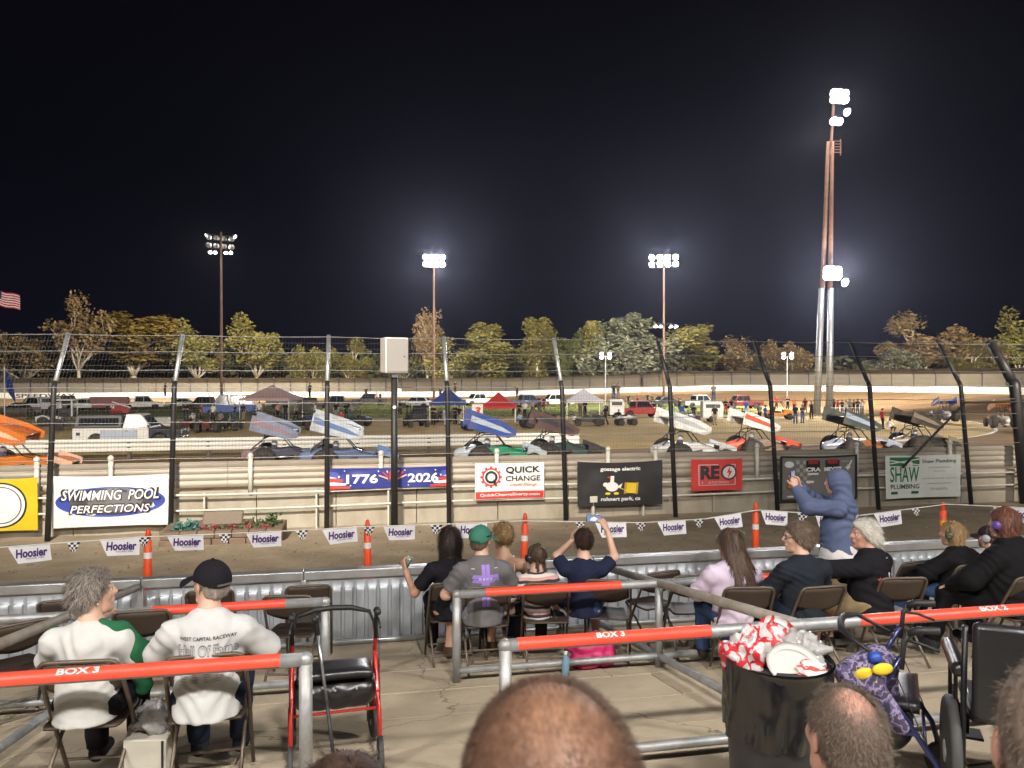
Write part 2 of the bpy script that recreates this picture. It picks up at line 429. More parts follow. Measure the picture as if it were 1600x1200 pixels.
M_inf = mat('infield_clay', (.37,.27,.13), .95, spec=.05, var=.25, scale=.35, bump=.4, bscale=2, dirt=(.50,.38,.20), dirt_amt=.6, dirt_scale=.2, bdist=.04)
mb = MB(); mb.add([(u, v, .028) for u, v in INNER], [tuple(range(NL))]); struct('infield', mb, M_inf)
M_grass = mat('infield_turf', (.095,.115,.028), .95, spec=.15, var=.35, scale=.5, bump=.6, bscale=8, dirt=(.20,.16,.075), dirt_amt=.7, dirt_scale=.12, bdist=.05)
gp = [ground(x, y, .034) for x, y in ((40,655),(620,654),(648,650),(880,646),(1140,648),(1190,642),(1130,632),(860,629.5),(640,629.5),(300,630),(60,633))]
mb = MB(); mb.add(gp, [tuple(range(len(gp)))]); struct('infield_grass', mb, M_grass)
# short grass blades on the turf: fine uncountable cover
mb = MB()
for i in range(9000):
    x = random.uniform(540, 900); y = random.uniform(632, 651)
    p = ground(x, y, .034); a = random.uniform(0, PI); hgt = random.uniform(.05,.16); dx, dy = math.cos(a)*.09, math.sin(a)*.09
    mb.add([(p.x-dx,p.y-dy,.03), (p.x+dx,p.y+dy,.03), (p.x+random.uniform(-.05,.05),p.y,.03+hgt)], [(0,1,2)])
tag(mb.build('turf_blades', mat('turf_blade', (.11,.135,.03), .9, var=.2, scale=.4, island=.35)), 'short patchy green grass in the infield', 'grass', kind='stuff')
# white line on the inside of the turn
mb = MB(); k0 = [i for i in range(NL) if 20 < INNER[i][0] and INNER[i][1] < 75]
pts = [INNER[i] for i in k0]
for i in range(len(pts)-1):
    (a, b), (c, d) = pts[i], pts[i+1]; n = Vector((d-b, -(c-a), 0)).normalized()*.12
    mb.add([(a+n.x,b+n.y,.055),(c+n.x,d+n.y,.055),(c-n.x,d-n.y,.055),(a-n.x,b-n.y,.055)], [(0,1,2,3)])
struct('turn_line', mb, mat('chalk', (.62,.6,.55), .9, var=.3, scale=1))
# dirt walkway between the boxes and the track fence
M_walk = mat('walkway_dirt', (.34,.275,.195), .95, spec=.15, var=.28, scale=1.1, bump=.8, bscale=14, dirt=(.22,.17,.115), dirt_amt=.6, dirt_scale=.8, bdist=.03)
def walk(a, b):
    u = -40 + 80*a; v = 8.6 + 10.8*b
    z = 1.0 - .5*min(1, b*1.09) + .025*mnoise.noise(Vector((u*.9, v*.9, 1))) + .012*mnoise.noise(Vector((u*4, v*4, 5)))
    return (u, v, z)
struct('walkway', MB().grid(walk, 320, 60), M_walk, smooth=True)
# pebbles and straw litter
mb = MB()
for i in range(1400):
    u = random.uniform(-8, 16); v = 9 + 9*random.random()**1.3; z = walk((u+40)/80, (v-8.6)/10.8)[2]
    s = random.uniform(.012,.04)
    mb.add([(u-s,v,z),(u,v-s,z),(u+s*.9,v+s*.2,z),(u,v+s,z),(u,v,z+s*.9)], [(0,1,4),(1,2,4),(2,3,4),(3,0,4)])
tag(mb.build('pebbles', mat('pebble', (.2,.165,.12), .9, island=.4)), 'small stones scattered on the dirt walkway', 'pebbles', kind='stuff')

# terrace of the boxes: poured slabs, sloping down to the front
M_slab = mat('slab_concrete', (.50,.422,.312), .9, spec=.15, var=.20, scale=2.6, bump=.6, bscale=60, dirt=(.24,.20,.15), dirt_amt=.6, dirt_scale=1.3, bdist=.008, cracks=.33)
fl = thing('terrace_floor', None, None); fl['kind'] = 'structure'
MB().grid(lambda a, b: (-14+30*a, 1.7+6.95*b, floor_z(1.7+6.95*b)-.035), 4, 4).build('joint_bed', mat('joint_dirt', (.10,.08,.055), .95, var=.2), fl)
rows = [1.72, 2.55, 3.2, 3.72, 4.3, 4.92, 5.6, 6.3, 7.05, 7.8, 8.62]
for j in range(len(rows)-1):
    cols = [-14]; x = -9.0 + random.uniform(0, 1.2)
    while x < 13: cols.append(x); x += random.uniform(2.0, 3.2)
    cols.append(16)
    for i in range(len(cols)-1):
        a, b, c, d = cols[i]+.006, cols[i+1]-.006, rows[j]+.010, rows[j+1]-.010
        dz = random.uniform(-.006, .006)
        mb = MB(); za, zb = floor_z(c)+dz, floor_z(d)+dz
        mb.add([(a,c,za),(b,c,za),(b,d,zb),(a,d,zb),(a,c,za-.1),(b,c,za-.1),(b,d,zb-.1),(a,d,zb-.1)], [(0,1,2,3),(0,4,5,1),(1,5,6,2),(2,6,7,3),(3,7,4,0)])
        mb.build('slab', M_slab, fl)
# bleacher steps and bench planks under the photographer
M_step = mat('step_concrete', (.3,.27,.22), .9, var=.2, scale=3, bump=.4, bscale=50)
bl = thing('bleacher_steps', None, None); bl['kind'] = 'structure'
for v0_, v1_, z in ((.98,1.69,2.2), (.22,.979,2.5), (-.6,.219,2.86), (-3.2,-.601,3.2)):
    MB().box((1, (v0_+v1_)/2, z/2), (30, v1_-v0_, z)).build('step', M_step, bl)
M_plank = mat('bench_plank', (.33,.34,.35), .5, .6, var=.15)
for i, (v, z) in enumerate(((1.28, 2.66), (.50, 2.95), (-.25, 3.30))):
    t = thing('bench', ['aluminium bench plank on the lowest bleacher step', 'aluminium bench plank on the middle bleacher step', 'aluminium bench plank on the upper bleacher step'][i], 'bench', (1, v, z-.44))
    MB().box((0,0,.40), (28,.26,.045)).build('plank', M_plank, t, bevel=.008)
    for q in range(-12, 13, 4): MB().box((q,0,.19), (.06,.2,.375)).build('support', M_plank, t)
# ================================================================ far wall, far fence, trees
M_white = mat('wall_white', (.62,.61,.58), .6, var=.06, scale=.4, dirt=(.45,.40,.32), dirt_amt=.5, dirt_scale=.5)
idx = [i for i in range(NL) if (OUTER[i][1] > 62 and OUTER[i][0] > -125)]
idx = sorted(idx)
fw = thing('back_wall', 'long low white concrete wall round the far side of the track', 'wall')
fe = thing('back_fence', 'tall grey screened fence with curved posts on top of the far white wall', 'fence')
def off_pt(i, d):
    (iu, iv), (ou, ov) = INNER[i], OUTER[i]; n = Vector((ou-iu, ov-iv, 0)).normalized(); return Vector((ou, ov, 0)) + n*d
M_screen = mat('fence_screen', (.10,.088,.07), .95, var=.2, scale=.15, stretch=(1,1,3), dirt=(.17,.145,.08), dirt_amt=.5, dirt_scale=.07)
seg = []
for k in range(len(idx)-1):
    i, j = idx[k], idx[k+1]
    if j != i+1: continue
    a, b = off_pt(i, .1), off_pt(j, .1); c, d = off_pt(i, .45), off_pt(j, .45); za, zb = bank(i), bank(j)
    mb = MB(); mb.add([(a.x,a.y,za-.4),(b.x,b.y,zb-.4),(b.x,b.y,zb+1.0),(a.x,a.y,za+1.0),(c.x,c.y,za-.4),(d.x,d.y,zb-.4),(d.x,d.y,zb+1.0),(c.x,c.y,za+1.0)],
        [(0,1,2,3),(3,2,6,7),(4,7,6,5)])
    mb.build('wall_section', M_white, fw); seg.append((i, j))
scr = MB(); npost = 0
for i, j in seg:
    a, b = off_pt(i, .5), off_pt(j, .5); za, zb = bank(i)+.95, bank(j)+.95
    L = (b-a).length; n = max(1, round(L/3.0))
    na = (off_pt(i, 1)-off_pt(i, 0)); nb = (off_pt(j, 1)-off_pt(j, 0))
    for q in range(n):
        t = q/n; p = a.lerp(b, t); z = za+(zb-za)*t; nn = na.lerp(nb, t)
        MB().tube([p+Vector((0,0,z)), p+Vector((0,0,z+1.9)), p+Vector((0,0,z+2.45))-nn*.35, p+Vector((0,0,z+2.75))-nn*.9], .07, 5).build('post', M_iron, fe)
    for h0, h1, o0, o1 in ((0,1.9,0,0), (1.9,2.4,0,.35), (2.4,2.7,.35,.9)):
        scr.add([a+Vector((0,0,za+h0))-na*(o0-.08), b+Vector((0,0,zb+h0))-nb*(o0-.08), b+Vector((0,0,zb+h1))-nb*(o1-.08), a+Vector((0,0,za+h1))-na*(o1-.08)], [(0,1,2,3)])
scr.build('screen', M_screen, fe)
# lettering on the far wall
u0, v0 = vn(82, 132)
iw = min(seg, key=lambda s: abs(off_pt(s[0], 0).x - (-55)))
tv, tf = text2d('SPEEDWAY', 9.6, .74, bold=.03)
mb = MB(); zw = bank(iw[0]); mb.add([(x-54.6, OUTER[iw[0]][1]+.085, zw+.5+z) for x, z in tv], tf); mb.build('lettering', paint((.03,.03,.035)), fw)
mb = MB(); zz = 0
for q in range(3): mb.add([(x-61.4-q*1.0, OUTER[iw[0]][1]+.085, zw+.5+z) for x, z in rect2d(.8,.5)[0]], rect2d(.8,.5)[1])
mb.build('painted_mark', paint((.45,.30,.06)), fw)

# trees beyond the far fence
M_bark = mat('bark', (.34,.29,.21), .9, var=.3, scale=2)
M_bark_d = mat('bark_dark', (.14,.10,.07), .9, var=.3, scale=2)
LEAF = {'olive': mat('leaf_olive', (.120,.105,.022), .7, var=.25, scale=.25, island=.45), 'gold': mat('leaf_gold', (.15,.098,.018), .7, var=.25, scale=.25, island=.45),
        'green': mat('leaf_green', (.080,.095,.022), .7, var=.25, scale=.25, island=.45), 'grey': mat('leaf_grey', (.075,.080,.045), .75, var=.25, scale=.25, island=.4),
        'brown': mat('leaf_brown', (.135,.088,.034), .8, var=.25, scale=.25, island=.45), 'lime': mat('leaf_lime', (.20,.19,.03), .7, var=.25, scale=.25, island=.4),
        'dark': mat('leaf_dark', (.060,.062,.022), .8, var=.3, scale=.25, island=.4)}
def tree_mesh(kind, rng):
    """unit-height tree (1 = full height): returns trunk MB and crown MB"""
    tr, cr = MB(), MB()
    H = 10.0
    cl = []
    def limb(p, d, L, r, lev):
        q = p
        pts = [p]; 
        for s in range(3):
            d2 = (d + Vector((rng.uniform(-.25,.25), rng.uniform(-.25,.25), rng.uniform(-.05,.18)))).normalized()
            q = q + d2*L/3; pts.append(q); d = d2
        tr.tube(pts, [r, r*.85, r*.7, r*.5], 5)
        cl.append((q, L))
        if lev > 0:
            for _ in range(rng.choice((2,3))):
                b = pts[rng.choice((1,2,3))]
                nd = (d + Vector((rng.uniform(-.9,.9), rng.uniform(-.9,.9), rng.uniform(-.1,.6)))).normalized()
                limb(b, nd, L*rng.uniform(.55,.8), r*.5, lev-1)
    if kind in ('round', 'vase', 'spread', 'sparse'):
        h0 = {'round': 2.6, 'vase': 2.4, 'spread': 2.2, 'sparse': 3.0}[kind]
        tr.tube([(0,0,0), (.1,.05,h0*.5), (.05,0,h0)], [.26,.21,.18], 8)
        n = {'round': 6, 'vase': 5, 'spread': 7, 'sparse': 5}[kind]
        for i in range(n):
            a = 2*PI*i/n + rng.uniform(-.3,.3); sp = {'round': .62, 'vase': .38, 'spread': .95, 'sparse': .6}[kind]
            limb(Vector((.05,0,h0-.2)), Vector((math.cos(a)*sp, math.sin(a)*sp, 1)).normalized(), rng.uniform(2.4,3.6), .13, 2)
        limb(Vector((.05,0,h0)), Vector((0,0,1)), 3.8, .15, 2)
    elif kind == 'tall':
        tr.tube([(0,0,0), (.1,0,3), (0,.1,6), (.05,0,8.6)], [.26,.2,.13,.05], 8)
        for i in range(22):
            z = 1.8 + 7.4*i/22; a = rng.uniform(0, 2*PI); s = 1.75*math.sin(PI*min(1,(z-.6)/9.4))**.6
            limb(Vector((0,0,z)), Vector((math.cos(a), math.sin(a), .8)).normalized(), s*rng.uniform(.6,1.1), .06, 1)
    elif kind == 'cedar':
        tr.tube([(0,0,0), (0,0,5), (0,0,9.6)], [.3,.2,.04], 8)
        for i in range(34):
            z = .9 + 8.4*i/34; a = rng.uniform(0, 2*PI); s = (10-z)*.50+.25
            limb(Vector((0,0,z)), Vector((math.cos(a), math.sin(a), .12)).normalized(), s*rng.uniform(.75,1.05), .05, 1)
    dens = {'round': 100, 'vase': 96, 'spread': 90, 'tall': 90, 'cedar': 76, 'sparse': 48}[kind]
    for c, L in cl:
        rr = rng.uniform(.6,1.15)*min(1.3, .5+L*.30)
        for _ in range(dens):
            d = Vector((rng.gauss(0,1), rng.gauss(0,1), rng.gauss(0,1))); d.normalize()
            p = c + d*rr*rng.random()**.45 * Vector((1,1,.8)).length/1.6
            s = rng.uniform(.08,.20); x = Vector((rng.gauss(0,1), rng.gauss(0,1), rng.gauss(0,.6))).normalized(); y = x.orthogonal().normalized()
            cr.add([p-x*s*1.5, p+y*s*.8, p+x*s*1.5, p-y*s*.8], [(0,1,2,3)])
    return tr, cr
rng = random.Random(3)
PROTO = {}
for kind in ('round', 'vase', 'spread', 'tall', 'cedar', 'sparse'):
    for q in range(2 if kind in ('round','tall','vase') else 1):
        a, b = tree_mesh(kind, rng); PROTO[kind, q] = (a.mesh('trunk', M_bark, True), b.mesh('crown', LEAF['olive']))
def tree(px, top, width, kind, leaf, label, depth=172, q=0, bark=None, base=0.0):
    depth += rng.uniform(-4, 4)
    u, v = vn(px, depth); H = 4.1 - base + (592-top)*depth/1186
    W = width*1.16*depth/1186
    q = q if (kind, q) in PROTO else 0
    me_t, me_c = PROTO[kind, q]
    spread = {'round': 6.4, 'vase': 5.4, 'spread': 8.5, 'tall': 4.6, 'cedar': 7.6, 'sparse': 6.8}[kind]
    t = thing('tree', label, 'tree', (u, v, base), rng.uniform(0, 6.28), 'trees beyond the far fence', (W/spread, W/spread, H/10.2))
    a = link('trunk', me_t, t); b = link('crown', me_c, t)
    b.material_slots[0].link = 'OBJECT'; b.material_slots[0].material = LEAF[leaf]
    if bark: a.material_slots[0].link = 'OBJECT'; a.material_slots[0].material = bark
    return t
for a in [
    (-25, 505, 90, 'spread', 'grey', 'greyish spreading tree cut by the edge of the picture behind the blue flag'),
    (38, 503, 100, 'spread', 'brown', 'broad dull olive tree with pale trunks behind the first fence post'),
    (122, 474, 78, 'sparse', 'brown', 'ragged brown half-bare tree with wispy top right of the first fence post'),
    (208, 479, 110, 'vase', 'gold', 'big golden-brown fan-shaped tree above the white pickup'),
    (306, 505, 84, 'round', 'olive', 'round olive tree with white forked trunk left of the wooden mast'),
    (400, 497, 74, 'round', 'olive', 'yellow-green tree right of the wooden mast with dark racks'),
    (487, 528, 64, 'spread', 'olive', 'low rounded tree left of the plain black post of the fence'),
    (547, 533, 50, 'round', 'olive', 'small rounded tree between the black fence post and the loudspeaker'),
    (628, 560, 40, 'sparse', 'grey', 'thin dim shrub-like tree behind the loudspeaker pole'),
    (668, 497, 60, 'sparse', 'brown', 'dim brownish tree behind the lit mast over the blue canopy'),
    (700, 530, 70, 'round', 'olive', 'lit bushy tree right behind the mast over the blue canopy'),
    (765, 505, 76, 'tall', 'olive', 'leafy yellow-green tree behind the red canopy'),
    (838, 497, 62, 'tall', 'olive', 'two-peaked yellow-green tree left of the white canopy'),
    (888, 515, 40, 'vase', 'green', 'narrow green tree with a notch of night sky beside it'),
    (922, 502, 44, 'tall', 'olive', 'tall thin yellow-green tree behind the white canopy'),
    (980, 487, 110, 'cedar', 'grey', 'large dark grey-green conifer with pointed top'),
    (1072, 500, 92, 'vase', 'olive', 'broad yellow-green tree with pale forked trunk right of the second lit mast'),
    (1146, 535, 76, 'sparse', 'brown', 'sparse brownish tree left of the slim lamp post'),
    (1196, 545, 60, 'round', 'grey', 'dim grey-green tree with rounded crown beside the slim lamp post'),
    (1226, 518, 76, 'spread', 'brown', 'brown-green spreading tree left of the steel twin mast'),
    (1238, 565, 42, 'round', 'lime', 'bright yellow bush lit beneath the slim lamp post'),
    (1435, 494, 92, 'round', 'brown', 'tall brownish rounded tree right of the steel twin mast'),
    (1400, 542, 70, 'cedar', 'grey', 'grey-green bush spreading below the tall brownish tree'),
    (1520, 503, 84, 'spread', 'brown', 'brown-green tree behind the last slanting fence posts'),
    (1512, 540, 60, 'round', 'olive', 'rounded olive tree low between the slanting fence posts'),
    (1594, 489, 70, 'round', 'olive', 'olive tree at the picture edge beyond the thick post'),
    (1680, 500, 90, 'spread', 'brown', 'spreading brown tree past the edge of the picture'),
    (972, 575, 60, 'spread', 'lime', 'low yellow-green shrub at the foot of the large conifer'),
    (905, 572, 36, 'round', 'green', 'low green shrub between the thin tree and the conifer'),
    ]:
    tree(*a[:6], q=len(a[5]) % 2)
# the dark wood further back, one mass
me_t, me_c = PROTO['round', 0]
mb = MB()
for i in range(150):
    px = -120 + 1900*i/150 + rng.uniform(-8,8); depth = rng.uniform(184, 205); u, v = vn(px, depth); h = rng.uniform(6.0, 13.0)*(.8+.4*mnoise.noise(Vector((px*.02,0,0)))) 
    for _ in range(150):
        p = Vector((u + rng.gauss(0, 2.6), v + rng.gauss(0, 2), h*rng.random()**.7)); s = rng.uniform(.3,.8)
        x = Vector((rng.gauss(0,1), rng.gauss(0,.5), rng.gauss(0,.6))).normalized(); y = x.orthogonal().normalized()
        mb.add([p-x*s*1.4, p+y*s, p+x*s*1.4, p-y*s], [(0,1,2,3)])
tag(mb.build('distant_wood', LEAF['dark']), 'dark wood far behind the lit trees', 'wood', kind='stuff')

# ================================================================ track fence, concrete wall, rails
VF = 18.5; ZF = .5
M_post = mat('fence_post_black', (.022,.022,.024), .5, .3, var=.2, scale=3, stretch=(1,1,.3), dirt=(.06,.05,.04), dirt_amt=.6, dirt_scale=2)
M_galv = mat('galvanised', (.50,.51,.52), .42, .75, var=.16, scale=5, dirt=(.33,.32,.30), dirt_amt=.5, dirt_scale=3)
M_cable = mat('cable_steel', (.22,.22,.23), .5, .6, var=.1)
cf = thing('catch_fence', 'tall black catch fence of wire mesh and cables on posts that bend over the track', 'fence')
POSTS = [on_v(x, VF) for x in (72, 265, 510, 702, 885, 1057, 1217, 1375, 1520)] + [18.75]
POSTS = [POSTS[0]-6.1, POSTS[0]-3.05] + POSTS + [21.9, 24.9, 28.0]
def fence_at(u, h):
    """point of the fence skin h metres along the post"""
    if h <= 3.43: t = h/3.43; return Vector((u, VF + .44*t, ZF + 3.4*t))
    t = (h-3.43)/1.31; return Vector((u, VF + .44 + .86*t, ZF + 3.4 + 1.28*t))
for i, u in enumerate(POSTS):
    big = abs(u-18.75) < .01
    r = .15 if big else .060
    p = MB().tube([fence_at(u, 0)-Vector((0,0,.3)), fence_at(u, 3.3), fence_at(u, 3.43), fence_at(u, 3.56)], r, 12).build('post', M_post, cf, smooth=True)
    if big: p['label'] = 'extra thick dark end post'
    MB().tube([fence_at(u, 3.52), fence_at(u, 4.74)], r*.9, 12).build('post_top', M_post if i > 6 else M_galv, p, smooth=True)
    MB().ell(fence_at(u, 4.76), (r, r, r*.7), 10, 6).build('cap', M_post, p)
H_C = [1.78, 2.2, 2.62, 3.05, 3.43, 3.85, 4.3, 4.72]
for h in H_C:
    mb = MB()
    for a, b in zip(POSTS[:-1], POSTS[1:]):
        sag = .02 if h < 4.5 else .03
        pa, pb = fence_at(a, h), fence_at(b, h); o = Vector((0, -.075, 0))
        mb.tube([pa+o, pa.lerp(pb, .5)+o-Vector((0,0,sag)), pb+o], .0075 if h > 3.5 else .007, 5, cap=False)
    mb.build('cable', M_cable, cf)
mb = MB(); u = POSTS[0]
def wire(pts, r):
    vs = []; n = 3; fs = []
    for p in pts:
        for k in range(n): t = 2*PI*k/n; vs.append(p + Vector((math.cos(t)*r, math.sin(t)*r, math.sin(t)*r*.4)))
    for k in range(len(pts)-1):
        for q in range(n): fs.append((k*n+q, k*n+(q+1) % n, k*n+n+(q+1) % n, k*n+n+q))
    mb.add(vs, fs)
while u < POSTS[-1]:
    wire([fence_at(u, 1.78), fence_at(u, 3.43), fence_at(u, 4.72)], .0019); u += .075
tag(mb.build('wire_mesh', mat('mesh_wire', (.10,.10,.105), .55, .5, var=0), cf), kind='stuff')
mb = MB(); h = 1.85
while h < 4.72:
    pts = [fence_at(POSTS[0], h), fence_at(POSTS[-1], h)]
    vs = []; 
    for p in pts:
        for k in range(3): t = 2*PI*k/3; vs.append(p + Vector((0, math.cos(t)*.0021, math.sin(t)*.0021)))
    mb.add(vs, [(q, (q+1) % 3, 3+(q+1) % 3, 3+q) for q in range(3)]); h += .15
tag(mb.build('cross_wire', MATS['mesh_wire'], cf), kind='stuff')
# diagonal stay and top rail at the right end
br0 = ground(1502, 628, 3.45); 
a = fence_at(POSTS[10], 2.95)+Vector((0,-.1,0)); b = fence_at(POSTS[9], 1.15)+Vector((.75,-.1,0)); 
MB().cyl(a, b, .035).build('stay', M_post, cf, smooth=True)
MB().cyl(a, fence_at(POSTS[-1], 2.95)+Vector((0,-.1,0)), .032).build('rail', M_post, cf, smooth=True)

# concrete retaining wall with steel guard rail on top
M_conc = mat('wall_concrete', (.35,.315,.255), .88, var=.14, scale=1.6, stretch=(1,1,.35), bump=.35, bscale=22, dirt=(.25,.205,.14), dirt_amt=.7, dirt_scale=1.7, bdist=.012)
M_rail = mat('rail_steel', (.34,.305,.255), .6, .25, var=.15, scale=3, stretch=(.2,1,1), dirt=(.27,.21,.15), dirt_amt=.65, dirt_scale=2.0)
cw = thing('front_wall', 'weathered concrete wall with ribbed steel guard rail along the near edge of the track', 'wall')
x = -26.0; k = 0
while x < 40:
    L = 1.86 + .1*((k*7) % 3)
    # worn top edge and slightly uneven face
    y0 = 19.02 + random.uniform(-.012,.012); zt = 1.44 + random.uniform(-.01,.01)
    MB().box((x+L/2, y0+.12, (zt+.2)/2), (L-.014, .24, zt-.2)).build('wall_block', M_conc, cw, bevel=.015); x += L; k += 1
VR = 19.10
prof = []
for k in range(4):
    z = 1.52 + k*.155
    prof += [(-.004, z), (-.034, z+.045), (-.038, z+.09), (-.012, z+.142)]
prof = prof[:-1] + [(0, 2.11), (.03, 2.13)]
x = -26.0
while x < 40:
    L = 3.81
    mb = MB(); n = len(prof)
    mb.add([(x+.002, VR+y, z) for y, z in prof] + [(x+L-.004, VR+y-.004, z) for y, z in prof] , [(i, i+n, i+n+1, i+1) for i in range(n-1)])
    mb.build('rail_section', M_rail, cw, auto=True)
    x += L
for px in (175, 392, 595, 775, 948, 1022, 1180, 1335, 1480, 60, -60, 1640):
    u = on_v(px, VR)
    mb = MB().cyl((u, VR-.11, 1.36), (u, VR-.11, 2.26), .055, .055, 10); mb.ell((u, VR-.11, 2.26), (.07,.07,.08), 10, 6)
    mb.build('rail_post', mat('white_pipe', (.55,.53,.48), .5, var=.1, dirt=(.4,.33,.24), dirt_amt=.5), cw, smooth=True)
for z in (1.40, 1.04):
    mb = MB(); pts = []
    u = -26
    while u < 40: pts.append((u, VR-.30, z + .02*math.sin(u*.6) + .01*mnoise.noise(Vector((u, z, 0))))); u += 1.4
    mb.tube(pts, .028, 8); mb.build('pipe_rail', MATS['white_pipe'], cw, smooth=True)
for u in [on_v(x, VR) for x in (495, 606, 1000, 1240, 322)]:
    MB().cyl((u, VR-.26, .4), (u, VR-.26, 1.42), .025).build('pipe_stand', MATS['white_pipe'], cw)
u = on_v(921, VR); mb = MB().box((u, VR-.33, 1.0), (.2,.12,.16)); mb.build('junction_box', MATS['white_pipe'], cw, bevel=.01)
MB().cyl((u, VR-.33, .45), (u, VR-.33, .93), .045).build('conduit', MATS['white_pipe'], cw)

# triple white guard rail on the infield side
M_rw = mat('rail_white', (.68,.67,.63), .45, var=.06, scale=1, stretch=(.2,1,1), dirt=(.5,.42,.3), dirt_amt=.3)
gr = thing('infield_guard_rail', 'white three-ribbed guard rail on short posts along the infield edge', 'guard rail')
ug0, ug1 = on_v(20, 41.6), on_v(905, 41.6)
u = ug0 - 30
prof = [(.03,.40),(-.03,.43),(-.05,.50),(-.03,.57),(.08,.60),(.08,.63),(-.03,.66),(-.05,.73),(-.03,.80),(.08,.83),(.08,.86),(-.03,.89),(-.05,.96),(-.03,1.03),(.03,1.06)]
while u < ug1:
    L = min(3.81, ug1-u); n = len(prof); mb = MB()
    mb.add([(u, 41.6+y, z) for y, z in prof] + [(u+L-.006, 41.6+y-.003, z) for y, z in prof], [(i, i+n, i+n+1, i+1) for i in range(n-1)])
    mb.build('rail_section', M_rw, gr, auto=True)
    MB().box((u+1.0, 41.74, .48), (.16,.2,1.1)).build('post', mat('rail_post_wood', (.09,.075,.06), .9), gr)
    u += L
# ================================================================ banners on the front wall
VB = 18.74
def lay(mb, shp, fx, fz, S, lift, sc_=1.0, rot=0):
    vs, fs = shp; c, s = math.cos(rot), math.sin(rot)
    mb.add([S(fx + (x*c - z*s)*sc_, fz + (x*s + z*c)*sc_, lift) for x, z in vs], fs)
def banner(label, rect, col, layers, seed=0, sag=.035, fold=.032, name='banner', rough=.45):
    x0, x1, y0, y1 = rect
    u0, u1 = on_v(x0, VB), on_v(x1, VB); um = (u0+u1)/2
    px = (x0+x1)/2; Y = VB/(CA - SA*(px-800)/1186)
    zt, zb = 4.1-(y0-592)*Y/1186, 4.1-(y1-592)*Y/1186
    W, H = u1-u0, zt-zb; zc = (zt+zb)/2
    def S(x, z, lift=0):
        f = fold*mnoise.noise(Vector((x*1.3 + seed*3.1, z*1.1, seed*7))) + .5*fold*mnoise.noise(Vector((x*3.1+z*2+seed, z*2.0, 3)))
        ex, ez = x/W*2, z/H+.5
        # creases run from the tied top corners
        f += .024*math.sin(7*(abs(ex)-1)*(1-ez)*3)*ez*(abs(ex)**2)
        dz = -sag*(1-ex*ex)*ez + .012*(1-ex*ex)*(1-ez)
        return (x, -f - .006 - lift*.011, z+dz)
    t = thing(name, label, 'banner', (um, VB, zc))
    mb = MB().grid(lambda a, b: S((a-.5)*W, (b-.5)*H), 36, 18); mb.build('sheet', mat('vinyl_%s_%d' % (name, seed), col, rough, var=.05, scale=2, bump=.12, bscale=4, bdist=.02), t, smooth=True)
    for nm, shp, fx, fz, m, lift, *r in layers(W, H):
        mb = MB(); lay(mb, shp, fx, fz, S, lift, 1.0, r[0] if r else 0); mb.build(nm, m, t)
    for sx in (-1, 1):
        for sz in (-1, 1):
            MB().tube([S(sx*(W/2-.03), sz*(H/2-.03), 1), Vector(S(sx*(W/2-.03), sz*(H/2-.03), 1))+Vector((sx*.09,.10,sz*.06))], .006, 5).build('tie', M_cable, t)
    return t
P = lambda *c: paint(c, .5)
WHT = P(.70,.69,.67); BLK = P(.012,.012,.014); RED = P(.55,.035,.03); NAVY = P(.02,.035,.22); GREY = P(.20,.20,.21); SILV = P(.62,.62,.64); GRN = P(.02,.16,.06); YEL = P(.72,.52,.02)
def L_swim(W, H):
    return [('oval', disc2d(W*.47, H*.30, 48), 0, -.01*H, P(.03,.05,.30), 1),
            ('oval_core', disc2d(W*.36, H*.26, 48), .01*W, 0, P(.05,.05,.06), 2), ('oval_shine', disc2d(W*.24, H*.24, 36), .04*W, .03*H, P(.13,.13,.14), 2.6),
            ('lettering_edge', text2d('SWIMMING  POOL', W*.87, H*.25, .25, .045), 0, .13*H, BLK, 3.2), ('lettering', text2d('SWIMMING  POOL', W*.83, H*.20, .25, .012), 0, .13*H, WHT, 4.2),
            ('lettering_edge', text2d('PERFECTIONS', W*.71, H*.20, .25, .045), 0, -.145*H, BLK, 3.2), ('lettering', text2d('PERFECTIONS', W*.68, H*.155, .25, .012), 0, -.145*H, WHT, 4.2)]
banner('white banner with blue and black oval behind slanted two-line lettering', (80, 263, 742, 823), (.60,.60,.61), L_swim, 1)
def L_yel(W, H):
    cx = .02*W
    return [('ring', disc2d(H*.44, H*.44, 40), cx, 0, BLK, 1), ('ring', disc2d(H*.41, H*.41, 40), cx, 0, WHT, 2), ('ring', disc2d(H*.36, H*.36, 40), cx, 0, BLK, 3), ('ring', disc2d(H*.345, H*.345, 40), cx, 0, SILV, 4)]
banner('yellow banner with white and black ring emblem at the picture edge', (-62, 58, 747, 831), (.54,.40,.012), L_yel, 2)
def star2d(r, n=5): return poly2d([((r if i % 2 == 0 else r*.42)*math.sin(PI*i/n), (r if i % 2 == 0 else r*.42)*math.cos(PI*i/n)) for i in range(2*n)])
